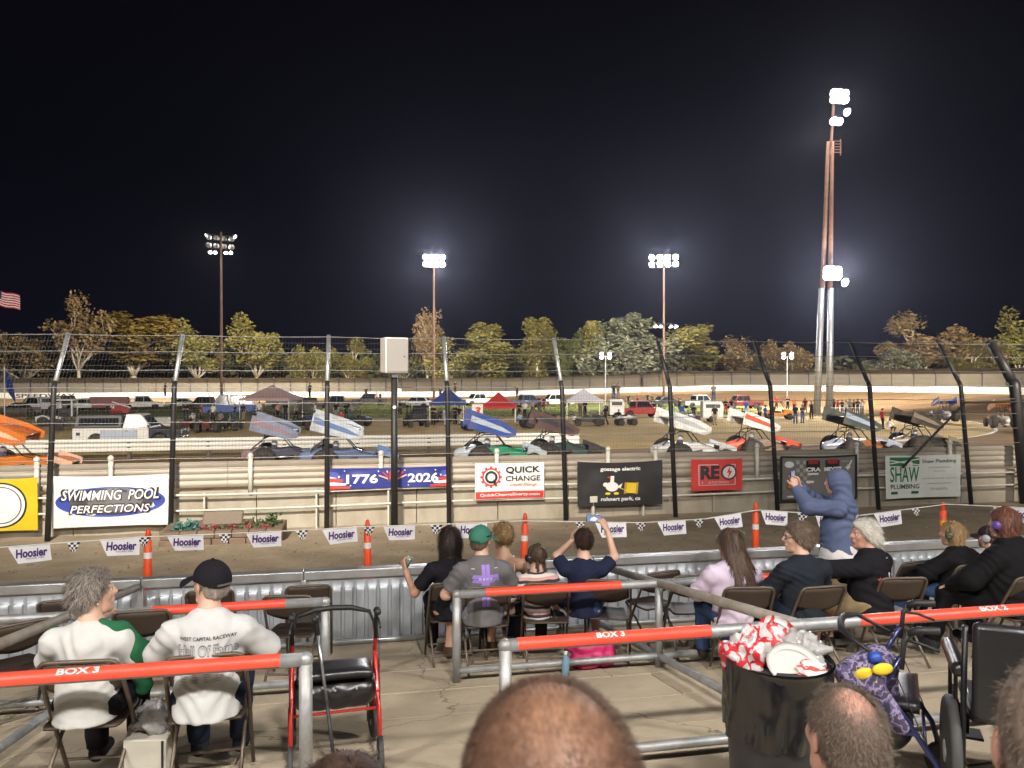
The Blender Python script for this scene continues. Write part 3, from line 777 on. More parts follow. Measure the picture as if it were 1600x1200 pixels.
def L_1776(W, H):
    o = [('lettering', text2d('1776', W*.26, H*.46, 0, .03), -.235*W, -.02*H, WHT, 2), ('lettering', text2d('2026', W*.26, H*.46, 0, .03), .275*W, -.02*H, WHT, 2)]
    for sx in (-1, 1):     # waving flag corners
        for k in range(5):
            y = -.48+.17*k; w0 = .16*W*(1-k*.18)
            o.append(('stripe', poly2d([(sx*.5*W, y*H), (sx*(.5*W-w0), (y-.0)*H), (sx*(.5*W-w0-.01*W), (y+.10)*H), (sx*.5*W, (y+.16)*H)][::sx]), 0, 0, RED if k % 2 == 0 else WHT, 1.4))
        o.append(('canton', poly2d([(sx*.5*W, .36*H), (sx*.43*W, .28*H), (sx*.43*W, .02*H), (sx*.5*W, .12*H)][::sx]), 0, 0, P(.05,.08,.33), 1.5))
    # spread-winged bird badge made of feathers
    for sx in (-1, 1):
        for k in range(6):
            a = R(24+k*21); L = H*(.62 - .05*k)
            o.append(('feather', poly2d([(0,-.025*H),(L,-.035*H),(L*1.06,0),(L,.035*H),(0,.025*H)]), .02*W + sx*.012*W, -.12*H, (RED if k % 2 else P(.75,.42,.28)), 2+.1*k, a if sx > 0 else PI-a))
    o.append(('badge', poly2d([(-.045*W,.28*H),(0,.34*H),(.045*W,.28*H),(.04*W,-.15*H),(0,-.36*H),(-.04*W,-.15*H)]), .02*W, 0, P(.05,.05,.12), 3))
    for q in range(-2, 3, 2): o.append(('stripe', rect2d(.012*W, .34*H), .02*W+q*.012*W, .12*H, RED if q else WHT, 3.5))
    for x, z in ((-.33,-.33),(-.1,.35),(.15,-.38),(.38,.34),(-.38,.38),(.12,.38),(.41,-.3)): o.append(('star', star2d(.05*H), x*W, z*H, WHT, 2))
    return o
banner('long dark blue banner with two years, striped corners and a spread-winged badge', (515, 702, 730, 763), (.018,.028,.20), L_1776, 3, sag=.02)
def gear2d(r, n=12):
    pts = []
    for i in range(n):
        a = 2*PI*i/n
        for da, rr in ((-.13,.84),(-.10,1.0),(.10,1.0),(.13,.84)): pts.append((r*rr*math.cos(a+da), r*rr*math.sin(a+da)))
    return poly2d(pts)
def L_quick(W, H):
    gx, gz = -.27*W, .12*H
    return [('gear', gear2d(.30*H), gx, gz, RED, 1), ('gear_hole', disc2d(.205*H,.205*H), gx, gz, WHT, 2), ('ring', disc2d(.175*H,.175*H,28,.62), gx, gz, BLK, 3),
            ('bolt', poly2d([(.02*H,-.02*H),(.16*H,-.16*H),(.10*H,-.15*H),(.20*H,-.27*H),(.06*H,-.17*H),(.10*H,-.14*H)][::-1]), gx, gz, BLK, 3.5),
            ('lettering', text2d('QUICK', W*.50, H*.21, 0, .03), .19*W, .30*H, BLK, 2), ('lettering', text2d('CHANGE', W*.50, H*.145, 0, .015), .19*W, .07*H, BLK, 2),
            ('script', text2d('Liquid Energy', W*.40, H*.10, .45), .2*W, -.11*H, RED, 2), ('band', rect2d(W*.985, H*.20, 10), 0, -.385*H, RED, 1),
            ('lettering', text2d('QuickChangeEnergy.com', W*.86, H*.105, 0, .02), 0, -.385*H, WHT, 2.5)]
banner('white banner with red gear emblem, black capitals and a red bottom band', (742, 850, 723, 780), (.64,.64,.64), L_quick, 4, sag=.015)
def L_goss(W, H):
    o = [('lettering', text2d('gossage electric', W*.47, H*.115, 0, .03), 0, .34*H, WHT, 2), ('lettering', text2d('rohnert park, ca', W*.46, H*.115, 0, .03), 0, -.36*H, WHT, 2)]
    ex, ez = -.1*W, -.03*H         # small white goose emblem beside a spool of yellow wire
    o += [('body', disc2d(.075*W,.11*H), ex, ez-.03*H, WHT, 2), ('neck', poly2d([(-.03*W,0),(.015*W,0),(.02*W,.2*H),(-.02*W,.2*H)]), ex+.005*W, ez+.02*H, WHT, 2.2), ('tail', poly2d([(0,-.05*H),(.07*W,.05*H),(.05*W,-.07*H)]), ex+.05*W, ez, WHT, 2.2),
          ('wing', disc2d(.032*W,.05*H), ex-.075*W, ez+.02*H, WHT, 2.4), ('foot', disc2d(.03*W,.03*H), ex-.05*W, ez-.19*H, YEL, 2), ('foot', disc2d(.03*W,.03*H), ex+.05*W, ez-.19*H, YEL, 2), ('beak', poly2d([(0,.03*H),(0,-.03*H),(-.045*W,0)][::-1]), ex-.02*W, ez+.19*H, RED, 3)]
    sx, sz = .12*W, -.1*H
    o += [('spool', poly2d([(-.07*W,-.11*H),(.06*W,-.13*H),(.075*W,.11*H),(-.055*W,.13*H)]), sx, sz, P(.62,.45,.02), 2), ('spool_rim', poly2d([(-.085*W,-.13*H),(-.06*W,-.13*H),(-.045*W,.14*H),(-.075*W,.13*H)]), sx, sz, P(.42,.24,.03), 3),
          ('spool_rim', poly2d([(.05*W,-.15*H),(.075*W,-.14*H),(.09*W,.12*H),(.065*W,.13*H)]), sx, sz, P(.42,.24,.03), 3), ('wire', poly2d([(-.13*W,.02*H),(-.04*W,-.06*H),(-.04*W,-.075*H),(-.13*W,.0*H)][::-1]), sx, sz, YEL, 3)]
    return o
banner('black banner with white lower-case lettering, a white goose emblem and a yellow spool', (902, 1035, 720, 790), (.022,.022,.024), L_goss, 5, sag=.05, fold=.035)
def L_reo(W, H):
    bolt = poly2d([(.02*W,.22*H),(-.05*W,-.02*H),(-.005*W,-.01*H),(-.03*W,-.22*H),(.06*W,.05*H),(.01*W,.04*H)][::-1])
    return [('plate', rect2d(W*.72, H*.66), 0, .0, P(.55,.5,.5), 1), ('plate_core', rect2d(W*.69, H*.62), 0, .0, P(.52,.06,.055), 1.5),
            ('lettering', text2d('RE', W*.37, H*.44, 0, .05), -.14*W, .08*H, P(.03,.03,.035), 2.5), ('ring', disc2d(.155*W,.25*H,32,.78), .225*W, .08*H, P(.03,.03,.035), 2.5),
            ('ring_core', disc2d(.12*W,.195*H), .225*W, .08*H, P(.6,.56,.55), 3), ('bolt', bolt, .225*W, .08*H, RED, 4), ('lettering', text2d('RACING ELECTRONICS', W*.52, H*.07), -.04*W, -.24*H, P(.6,.5,.5), 2.5)]
banner('small red banner with black letters and a lightning bolt in a ring', (1080, 1160, 717, 767), (.52,.045,.04), L_reo, 6, sag=.012)
def L_cra(W, H):
    o = [('border', rect2d(W*.98, H*.035, 8), 0, .475*H, BLK, 1), ('border', rect2d(W*.98, H*.035, 8), 0, -.475*H, BLK, 1), ('border', rect2d(W*.03, H*.95), -.48*W, 0, BLK, 1), ('border', rect2d(W*.03, H*.95), .48*W, 0, BLK, 1)]
    for j in range(9):     # faded chequer strip
        for i in range(4):
            if (i+j) % 2 == 0: o.append(('chequer', rect2d(.045*W,.085*H), -.27*W+i*.045*W, .36*H-j*.09*H, P(.30,.31,.28), 1))
    for cx, t in ((-.08*W,'CRA'), (.17*W,'MIDGET')):
        o += [('shield', poly2d([(-.09*W,.20*H),(.09*W,.20*H),(.085*W,-.02*H),(0,-.15*H),(-.085*W,-.02*H)][::-1]), cx, .2*H, BLK, 2), ('cap', poly2d([(-.06*W,.14*H),(.06*W,.14*H),(.07*W,.24*H),(-.07*W,.24*H)]), cx, .18*H, P(.25,.02,.02), 2.5),
              ('lettering', text2d(t, .19*W if t == 'CRA' else .22*W, .095*H, 0, .05), cx, .2*H, WHT, 3.5), ('plate', rect2d(.13*W,.05*H), cx, .1*H, SILV, 3)]
    o += [('emblem', disc2d(.06*W,.07*H), -.38*W, .31*H, SILV, 2), ('emblem', disc2d(.055*W,.07*H), -.36*W, -.17*H, P(.05,.03,.015), 2), ('emblem_core', disc2d(.045*W,.05*H), -.36*W, -.17*H, P(.38,.17,.04), 2.5),
          ('blot', star2d(.09*H, 6), -.36*W, .07*H, P(.45,.04,.04), 2), ('mark', disc2d(.05*W,.02*H), -.36*W, -.4*H, SILV, 2), ('mark', poly2d([(-.02*W,-.1*H),(.03*W,.1*H),(.01*W,.1*H),(-.035*W,-.06*H)]), .4*W, .28*H, SILV, 2),
          ('mark', star2d(.08*H, 4), .37*W, .22*H, SILV, 2.3), ('mark', rect2d(.1*W,.03*H), .33*W, .36*H, P(.35,.3,.2), 2), ('plate', rect2d(.1*W,.05*H), -.12*W, -.08*H, WHT, 2), ('blot', poly2d([(-.03*W,-.15*H),(.02*W,-.15*H),(.03*W,.1*H),(-.01*W,.1*H)]), -.12*W, -.26*H, P(.4,.05,.05), 2)]
    return o
banner('dark grey banner with black border, two shields and a chequered strip behind the hooded spectator', (1218, 1340, 711, 782), (.155,.15,.14), L_cra, 7, sag=.03)
def L_shaw(W, H):
    o = [('green_field', rect2d(W*.38, H*.20), -.255*W, .36*H, GRN, 1)]
    for q in (-1, 1): o.append(('hill_line', poly2d([(-.19*W,-.05*H*q),(.19*W,.06*H*q),(.19*W,.085*H*q),(-.19*W,-.025*H*q)][::q]), -.255*W, .35*H, WHT, 2))
    o += [('lettering', text2d('SHAW', W*.37, H*.36, 0, .01), -.255*W, .06*H, GRN, 1.5), ('lettering', text2d('PLUMBING', W*.37, H*.11, 0, .015), -.25*W, -.225*H, P(.07,.10,.08), 1.5),
          ('green_bar', rect2d(W*.09, H*.06), -.39*W, -.37*H, P(.02,.10,.06), 1.5), ('green_bar', rect2d(W*.09, H*.06), -.12*W, -.37*H, P(.02,.10,.06), 1.5)]
    o += [('lettering', text2d('Shaw Plumbing', W*.46, H*.11, 0, .01), .20*W, .35*H, P(.10,.12,.11), 1.5)]
    for z, w_ in ((.21,.30),(.12,.15),(-.05,.46),(-.17,.32)): o.append(('faded_line', rect2d(W*w_, H*.025), .2*W, z*H, P(.44,.46,.45), 1.5))
    o.append(('small_print', text2d('707-642-4734', W*.24, H*.055), .2*W, -.30*H, P(.3,.33,.31), 1.5))
    return o
banner('white banner with green hill logo, tall green capitals and faded grey print', (1384, 1502, 711, 778), (.60,.63,.60), L_shaw, 8, sag=.012, fold=.03)

# ================================================================ loudspeaker on its pole
us = on_v(616, 18.2)
t = thing('pole_loudspeaker', 'grey cabinet loudspeaker on a black pole between two fence posts', 'loudspeaker', (us, 18.2, .5))
MB().cyl((0,0,-.2), (0,0,3.75), .085, .075, 14).build('pole', M_post, t, smooth=True)
cab = MB().box((0,0,0), (.56,.46,.84)).mesh('cabinet', mat('speaker_cabinet', (.55,.52,.49), .6, var=.05))
o = link('cabinet', cab, t, .03, (0,-.05,4.15)); o.rotation_euler = (0,0,R(14))
g = MB().box((0,-.245,0), (.50,.012,.77)).build('grille', mat('speaker_grille', (.30,.28,.265), .7, .2, var=.1, scale=90, bump=.5, bscale=220), o, bevel=.004)
MB().cyl((.17,-.262,-.03), (.17,-.25,-.03), .018).build('badge', M_iron, o)
MB().box((0,0,-.46), (.16,.14,.12)).build('bracket', M_galv, o, bevel=.01)
MB().box((.12,-.09,3.28), (.09,.06,.18)).build('connection_box', WHT, t, bevel=.008)
MB().cyl((0,-.09,2.93), (0,-.075,2.93), .04).build('plug', WHT, t)

# ================================================================ memorial planter against the wall
pu = on_v(347, 17.3)
t = thing('stone_planter', 'low brown block planter with flowers and a dark plaque by the concrete wall', 'planter', (pu, 17.55, .55))
M_blk = mat('planter_block', (.17,.12,.085), .9, var=.3, scale=4, bump=.5, bscale=30)
for k in range(2):
    for i in range(7):
        MB().box((-1.05+i*.35+(k*.06), -.45, .08+k*.165), (.335,.22,.155)).build('block', M_blk, t, bevel=.015)
for sx in (-1.15, 1.17):
    for i in range(3): MB().box((sx, -.2+i*.3, .16), (.2,.29,.32)).build('block', M_blk, t, bevel=.015)
MB().box((0,.1,.14), (2.1,.9,.28)).build('soil', mat('soil', (.05,.035,.025), .95), t)
o = MB().box((0,0,0), (.85,.09,.34)).build('plaque', mat('granite', (.15,.115,.085), .5, var=.4, scale=50), t, bevel=.03); o.location = (-.05,.12,.47); o.rotation_euler = (R(-38),0,0)
MB().box((-.05,.2,.34), (1.25,.35,.12)).build('plaque_base', M_blk, t, bevel=.02)
def foliage(n, cx, cy, cz, rx, ry, rz, m, nm, par, s0=.03, s1=.07):
    mb = MB()
    for i in range(n):
        p = Vector((cx+random.gauss(0,rx), cy+random.gauss(0,ry), cz+abs(random.gauss(0,rz)))); s = random.uniform(s0, s1)
        x = Vector((random.gauss(0,1),random.gauss(0,1),random.gauss(.3,1))).normalized(); y = x.orthogonal().normalized()*.5
        mb.add([p-x*s, p+y*s, p+x*s, p-y*s], [(0,1,2,3)])
    o = mb.build(nm, m, par); o['kind'] = 'stuff'; return o
M_lv = mat('planter_leaf', (.05,.08,.03), .8, island=.5); M_teal = mat('teal_flower', (.06,.16,.14), .7, island=.4); M_fl = mat('red_flower', (.26,.06,.06), .7, island=.5)
foliage(200, -.75,-.15,.3,.14,.08,.07,M_teal,'teal_flowers',t); foliage(150, .8,-.1,.3,.14,.10,.07,M_lv,'leaves',t); foliage(160, .2,-.25,.28,.3,.06,.05,M_lv,'leaves',t)
for cx in (-.15,.2,.55,.9,-.4): foliage(60, cx,-.28,.3,.05,.04,.05,M_fl,'red_flowers',t,.02,.045)
foliage(110, 1.0,.05,.33,.08,.06,.10,M_lv,'leaves',t)

# ================================================================ orange delineators and pennant rope
VP = 11.0
M_or = mat('delineator_orange', (.80,.085,.02), .5, var=.08, dirt=(.4,.09,.04), dirt_amt=.4); M_refl = mat('reflector_white', (.75,.74,.72), .4, var=.05); M_refy = mat('reflector_yellow', (.75,.42,.03), .4, var=.05)
def wz(v): return 1.0 - .5*min(1, (v-8.6)/10.8*1.09)
for px, top, lab, mm, ln in ((228, 826, 'orange delineator post with two white bands left of the man in black cap', M_refl, .02), (574, 812, 'orange delineator post with white bands below the blue banner', M_refl, 0), (817, 802, 'orange delineator post with white bands behind the girl with headphones', M_refl, .03),
                         (1181, 785, 'orange delineator post with white bands below the red banner', M_refl, 0), (1476, 784, 'orange delineator post with yellow bands above the blonde spectator', M_refy, -.02), (-140, 845, 'orange delineator post with white bands outside the picture edge', M_refl, 0)):
    u = on_v(px, VP); Y = VP/(CA-SA*(px-800)/1186); z1 = 4.1-(top-592)*Y/1186; z0 = wz(VP); H = z1-z0
    t = thing('delineator_post', lab, 'delineator', (u, VP, z0), 0, 'orange delineator posts on the walkway'); t.rotation_euler = (0, ln, 0)
    MB().lathe([(.19,0), (.19,.05), (.07,.09)], n=8).build('base', mat('rubber', (.02,.02,.02), .8), t)
    MB().lathe([(.056,.06), (.052,H*.86), (.034,H*.87), (.032,H*.89), (.045,H*.90), (.026,H*.985), (.012,H)], n=14).build('post', M_or, t, smooth=True)
    for zz, hh in ((H*.70,.08), (H*.56,.08)): MB().lathe([(.0535,zz-hh/2), (.053,zz+hh/2)], n=14, cap=False).build('band', mm, t, smooth=True)
RX = [-160,225,400,575,700,817,1000,1100,1181,1330,1476,1600,1760]; RY = [866,838,831,822,818,813,816,810,796,806,787,793,790]
def rope(px):
    Y = VP/(CA-SA*(px-800)/1186); py = float(np.interp(px, RX, RY)); return Vector((on_v(px, VP), VP-.06, 4.1-(py-592)*Y/1186))
rp = MB().tube([rope(x) for x in range(-160, 1761, 12)], .009, 5).build('pennant_rope', mat('rope_white', (.72,.71,.68), .8))
tag(rp, 'white rope strung between the orange delineator posts', 'rope')
M_pen = mat('pennant_vinyl', (.82,.80,.83), .45, var=.04); M_purp = paint((.06,.015,.14), .5); M_ck = paint((.012,.012,.014), .5)
def pennant(px, wpx, chk, lab, i):
    a, b = rope(px-wpx/2), rope(px+wpx/2); Wd = (b-a).length; ang = math.atan2(b.z-a.z, b.x-a.x)
    t = thing('pennant', lab, 'pennant', (a+b)/2, 0, 'chequered pennants on the rope' if chk else 'white lettered pennants on the rope'); t.rotation_euler = (R(random.uniform(-14, 8)), -ang + random.uniform(-.06,.06), 0)
    H = Wd*(.46 if not chk else .75); sd = random.random()*9
    def S(x, z, l=0): return (x, .012*mnoise.noise(Vector((x*6+sd, z*5, sd)))*(-z/H) - l*.004 + .05*(z/H)*mnoise.noise(Vector((sd, x*2, 1))), z)
    cut = .2*Wd
    if not chk:
        mb = MB(); n = 12
        mb.grid(lambda p, q: S((-.5*Wd + (cut*(1-q) if False else 0)) + p*Wd + (cut*q*(1-p)), -H*q), n, 5)
        mb.build('sheet', M_pen, t, smooth=True)
        mb = MB(); lay(mb, text2d('Hoosier', Wd*.76, H*.52, .12, .035), .05*Wd, -.43*H, S, 1.5); mb.build('lettering', M_purp, t)
        mb = MB(); lay(mb, text2d('RACING TIRE', Wd*.42, H*.085), .12*Wd, -.76*H, S, 1.5); mb.build('small_print', M_purp, t)
    else:
        mb = MB(); mb.grid(lambda p, q: S((p-.5)*Wd*(1-q*.75), -H*q), 8, 6); mb.build('sheet', M_pen, t)
        mb = MB()
        for r in range(4):
            for c in range(4):
                if (r+c) % 2: 
                    f = lambda p, q: S((p-.5)*Wd*(1-q*.75), -H*q, 1.2); p0, p1, q0, q1 = c/4, (c+1)/4, r/4, (r+1)/4
                    mb.add([f(p0,q0), f(p1,q0), f(p1,q1), f(p0,q1)], [(0,1,2,3)])
        mb.build('chequers', M_ck, t)
HP = [(47,65,'white lettered pennant at the picture edge, first on the rope'),(188,62,'white lettered pennant left of the first orange post'),(290,57,'white lettered pennant right of the first orange post above black cap'),(412,55,'white lettered pennant right of the planter'),
      (530,54,'white lettered pennant just left of the second orange post'),(623,50,'white lettered pennant just right of the second orange post'),(952,48,'white lettered pennant partly behind the raised phone'),(1047,44,'white lettered pennant under the black banner, right of the phone'),
      (1134,42,'white lettered pennant just left of the orange post under the red banner'),(1207,42,'white lettered pennant just right of the orange post under the red banner'),(1292,42,'white lettered pennant hidden behind the hooded spectator'),(1383,42,'white lettered pennant between hooded spectator and yellow-banded post'),(1596,46,'white lettered pennant above the red-haired spectator'),(735,50,'white lettered pennant behind the green cap')]
for i, (x, w_, l) in enumerate(HP): pennant(x, w_, False, l, i)
CPN = [(117,22,'chequered pennant between the first two lettered pennants'),(226,20,'chequered pennant hanging at the first orange post'),(352,20,'chequered pennant beside the planter'),(472,20,'chequered pennant left of the blue banner'),(576,19,'chequered pennant hanging at the second orange post'),
       (681,20,'chequered pennant left of the dark-haired spectator'),(905,16,'chequered pennant left of the raised phone'),(1000,17,'chequered pennant right of the raised phone'),(1090,16,'chequered pennant under the black fence post right of the goose banner'),(1252,18,'chequered pennant left of the hooded spectator'),(1428,14,'chequered pennant near the yellow-banded post'),(1556,16,'chequered pennant right of the yellow-banded post')]
for i, (x, w_, l) in enumerate(CPN): pennant(x, w_, True, l, i)

# ================================================================ corrugated front wall of the boxes
VW = 8.52
M_corr = mat('corrugated_zinc', (.42,.45,.49), .45, .5, var=.2, scale=7, stretch=(1,1,.35), dirt=(.28,.29,.31), dirt_amt=.5, dirt_scale=5)
cwl = thing('corrugated_wall', 'low corrugated galvanised wall with flat cap in front of the spectator boxes', 'wall')
PW = [-10.5,-8.85,-7.2,-5.55,-3.9,-2.26,-.62,1.02,2.65,4.3,5.94,7.6,9.25,10.9,12.55,14.2]
zb, zt = floor_z(VW)-.02, 1.92
rng = random.Random(11)
for a, b in zip(PW[:-1], PW[1:]):
    mb = MB(); pr = []; x = a+.03; pitch = .127
    while x + pitch < b-.02:
        pr += [(x,.0), (x+.018,.0), (x+.028,-.024), (x+.105,-.024), (x+.115,.0)]; x += pitch
    pr.append((b-.03, 0))
    rowsz = [(zb+.06, 1.0), (zt-.16, 1.0), (zt-.125, .85), (zt-.105, .35), (zt-.098, 0), (zt-.02, 0)]
    n = len(pr); vs = []
    dy = rng.uniform(-.006,.006)
    for z, k in rowsz: vs += [(x, VW+dy+y*k, z) for x, y in pr]
    mb.add(vs, [(r*n+i, r*n+i+1, r*n+n+i+1, r*n+n+i) for r in range(len(rowsz)-1) for i in range(n-1)])
    mb.build('corrugated_panel', M_corr, cwl, auto=True)
    MB().box(((a+b)/2, VW+.02, zt+.045), (b-a-.006, .13, .10)).build('cap', M_galv, cwl, bevel=.012)
    MB().cyl((a+.01, VW-.05, zb+.07), (b-.01, VW-.05, zb+.07), .028).build('foot_rail', M_galv, cwl, smooth=True)
for a in PW: MB().box((a, VW-.03, (zb+zt)/2), (.055, .055, zt-zb)).build('post', M_galv, cwl, bevel=.006)

# ================================================================ box railings
M_pipe = mat('rail_pipe', (.36,.375,.385), .5, .5, var=.2, scale=9, dirt=(.24,.20,.17), dirt_amt=.6, dirt_scale=7, bump=.15, bscale=40)
M_pipe_old = mat('rail_pipe_old', (.30,.27,.23), .6, .4, var=.25, scale=9, dirt=(.20,.13,.08), dirt_amt=.7, dirt_scale=6)
M_tape = mat('red_tape', (.80,.075,.04), .4, var=.05, scale=4, dirt=(.5,.10,.07), dirt_amt=.25, dirt_scale=8)
PR = .037
def railing(label, v, u0, u1, posts, reds, txt=None, low=True, ends=(True, True), slope=0):
    zt_ = floor_z(v) + .76
    t = thing('box_railing', label, 'railing', (0, v, zt_-.76))
    MB().cyl((u0-PR*0,0,.76), (u1,0,.76), PR, n=16).build('top_pipe', M_pipe, t, smooth=True)
    for u in posts: MB().cyl((u,0,.0), (u,0,.755), PR*.98, n=14).build('post', M_pipe, t, smooth=True)
    for u in posts: MB().ell((u,0,.76), (PR*1.12,PR*1.12,PR*1.12), 14, 8).build('elbow', M_pipe, t, smooth=True)
    if low: MB().cyl((u0+.02,0,.10), (u1-.02,0,.10), PR*.8, n=12).build('low_pipe', M_pipe, t, smooth=True)
    for a, b in reds:
        mb = MB(); n = 14; rr = PR+.003
        mb.add([(x, rr*math.cos(th), .76+rr*math.sin(th)) for x in (a, b) for th in [R(18)+R(186)*i/n for i in range(n+1)]], [(i, i+1, n+2+i, n+1+i) for i in range(n)])
        mb.build('red_tape', M_tape, t, smooth=True)
    if txt:
        for s, c, w_ in txt:
            vs, fs = text2d(s, w_, .036, .0, .03); rr = PR+.0065; mb = MB()
            mb.add([(c+x, -rr*math.cos(R(52)+z/rr), .76+rr*math.sin(R(52)+z/rr)) for x, z in vs], fs); mb.build('lettering', WHT, t)
    return t
UA, UB, UD1, UD0 = -.30, .80, 2.65, -2.26
railing('near box front railing with red strip and white box number, beside the red walker', 4.24, -6.6, UA, [UA, -2.26, -4.4], [(-6.5, UA-.13)], [('BOX 3', -1.42, .20)])
railing('front railing with red strips and box numbers, from the gate gap past the waste bin', 4.24, UB, 5.1, [UB, UD1, 4.95], [(UB+.07, 2.05), (3.05, 5.05)], [('BOX 3', 1.42, .17), ('BOX 2', 4.02, .2)])
railing('middle railing behind the couple, short red strip, near box', 6.5, -7.6, -.30, [-.30, -2.26, -4.4], [(-1.65,-.62)], low=True)
railing('middle railing with red strip in front of the row of four seated spectators', 6.5, UB, 4.6, [UB, UD1, 4.6], [(UB+.25, 2.28), (3.35, 4.5)])
railing('short railing with red strip beside the spectator in black jacket', 6.5, 5.74, 9.5, [5.74, 7.7], [(5.95, 9.3)])
def divider(label, u, v0, v1, old=True):
    t = thing('box_divider', label, 'railing', (u, v0, floor_z(v0)))
    dz = floor_z(v1)-floor_z(v0); d = v1-v0
    MB().cyl((0,0,.76), (0,d,.76+dz), PR, n=14).build('top_pipe', M_pipe_old if old else M_pipe, t, smooth=True)
    MB().cyl((0,0,.10), (0,d,.10+dz), PR*.85, n=12).build('low_pipe', M_pipe, t, smooth=True)
    return t
divider('sloping divider pipe left of the grey-haired woman', -2.26, 4.29, 8.40)
divider('sloping divider pipe between the row of four and the woman in lilac', UD1, 4.29, 8.40)

# ================================================================ folding chairs
M_chair = mat('chair_frame', (.115,.088,.066), .45, .4, var=.12, scale=6); M_pan = mat('chair_pan', (.058,.041,.031), .5, .2, var=.15, scale=5)
def make_chair():
    t = thing('folding_chair', 'x', 'chair')
    W2 = .215
    pts = [(-W2,.24,.012), (-W2,-.02,.45), (-W2+.005,-.20,.74)] + [(-W2+.005+.05*(1-math.cos(a)), -.20-.025*math.sin(a)-.0, .74+.05*math.sin(a)) for a in (R(30),R(60),R(90))]
    pts = pts + [(-x, y, z) for x, y, z in pts[::-1]]
    MB().tube(pts, .0125, 8).build('back_frame', M_chair, t, smooth=True)
    for s in (-1, 1):
        MB().tube([(s*(W2-.03),-.25,.012), (s*(W2-.03),.02,.30), (s*(W2-.03),.20,.44)], .0115, 8).build('rear_leg', M_chair, t, smooth=True)
        for y, x in ((.24,W2),(-.25,W2-.03)): MB().ell((s*x,y,.014), (.018,.018,.014), 8, 5).build('foot', mat('chair_foot', (.35,.3,.24), .8), t)
    MB().cyl((-W2+.03,-.18,.11), (W2-.03,-.18,.11), .009).build('stretcher', M_chair, t); MB().cyl((-W2,.17,.13), (W2,.17,.13), .009).build('stretcher', M_chair, t)
    # seat pan with rolled rim
    def seat(a, b):
        x, y = (a-.5)*2, (b-.5)*2; k = 1-.10*abs(y)**6
        return (x*.195*k*(1-.06*y), .02+y*.20, .445 - .012*(1-x**4)*(1-y**4) + .012*y)
    MB().grid(seat, 14, 14).build('seat', M_pan, t, smooth=True).modifiers.new('s', 'SOLIDIFY').thickness = .014
    def back(a, b):
        x = (a-.5)*2; z = .565+.215*b - .05*(1-b)*(1-(1-x*x)) * 0 
        zz = .60 - .035*(1-x*x) if b == 0 else None
        z = (.615-.05*math.cos(x*PI/2))*(1-b) + (.775-.012*x**6*1.0)*b
        y = -.02 - (z-.45)*.62 - .028*(1-x*x)
        return (x*(W2-.018), y, z)
    MB().grid(back, 16, 6).build('backrest', M_pan, t, smooth=True).modifiers.new('s', 'SOLIDIFY').thickness = .008
    return t
chair0 = make_chair(); first = [True]
def chair(px, depth, rz, label, dv=0):
    u, v = vn(px, depth); tilt = R(-7.4)
    if first[0]: c = chair0; first[0] = False; c.location = (u, v, floor_z(v)); c['label'] = label; c['group'] = 'brown folding chairs in the boxes'; 
    else: c = dup(chair0, (u, v, floor_z(v)), 0, label, 'brown folding chairs in the boxes')
    c.rotation_euler = (tilt*math.cos(rz)*.6, 0, rz)
    return c
# ================================================================ people: bodies from blended limb volumes
def V(*a): return np.array(a, dtype=np.float32)
def cone(a, b, ra, rb, n=None, s=1.0, flat=False, flat0=False):
    """tapered limb from a to b; n, s flatten it along a direction; flat cuts the end off square"""
    a, b = V(*a), V(*b); ab = b-a; L2 = float(ab @ ab) + 1e-9; L = math.sqrt(L2); d = ab/L
    if n is not None: n = V(*n)/np.linalg.norm(n)
    def f(p):
        q = p-a
        if n is not None:
            k = (q @ n)*(s-1); q = q + k[..., None]*n
        t = np.clip((q @ ab)/L2, 0, 1)
        r = np.linalg.norm(q - t[..., None]*ab, axis=-1) - (ra + (rb-ra)*t)
        if flat: r = np.maximum(r, (p-b) @ d)
        if flat0: r = np.maximum(r, (a-p) @ d)
        return r
    rr = max(ra, rb)/min(1, s) if n is not None and s < 1 else max(ra, rb)
    f.lo = np.minimum(a, b)-rr; f.hi = np.maximum(a, b)+rr
    return f
def ellip(c, r, M=None):
    c = V(*c); r = V(*r)
    def f(p):
        q = p-c
        if M is not None: q = q @ M
        k0 = np.linalg.norm(q/r, axis=-1); k1 = np.linalg.norm(q/(r*r), axis=-1)+1e-6
        return k0*(k0-1)/k1
    m = float(r.max()); f.lo = c-m; f.hi = c+m
    return f
def blend(fs, k=.02):
    def f(p):
        acc = None
        for g in fs:
            d = g(p)
            if acc is None: acc = d
            else:
                h = np.clip(.5+.5*(acc-d)/k, 0, 1); acc = acc*(1-h)+d*h - k*h*(1-h)
        return acc
    f.lo = np.min([g.lo for g in fs], 0); f.hi = np.max([g.hi for g in fs], 0)
    return f
def keep(f, fn):
    def g(p): return np.maximum(f(p), fn(p))
    g.lo, g.hi = f.lo, f.hi; return g
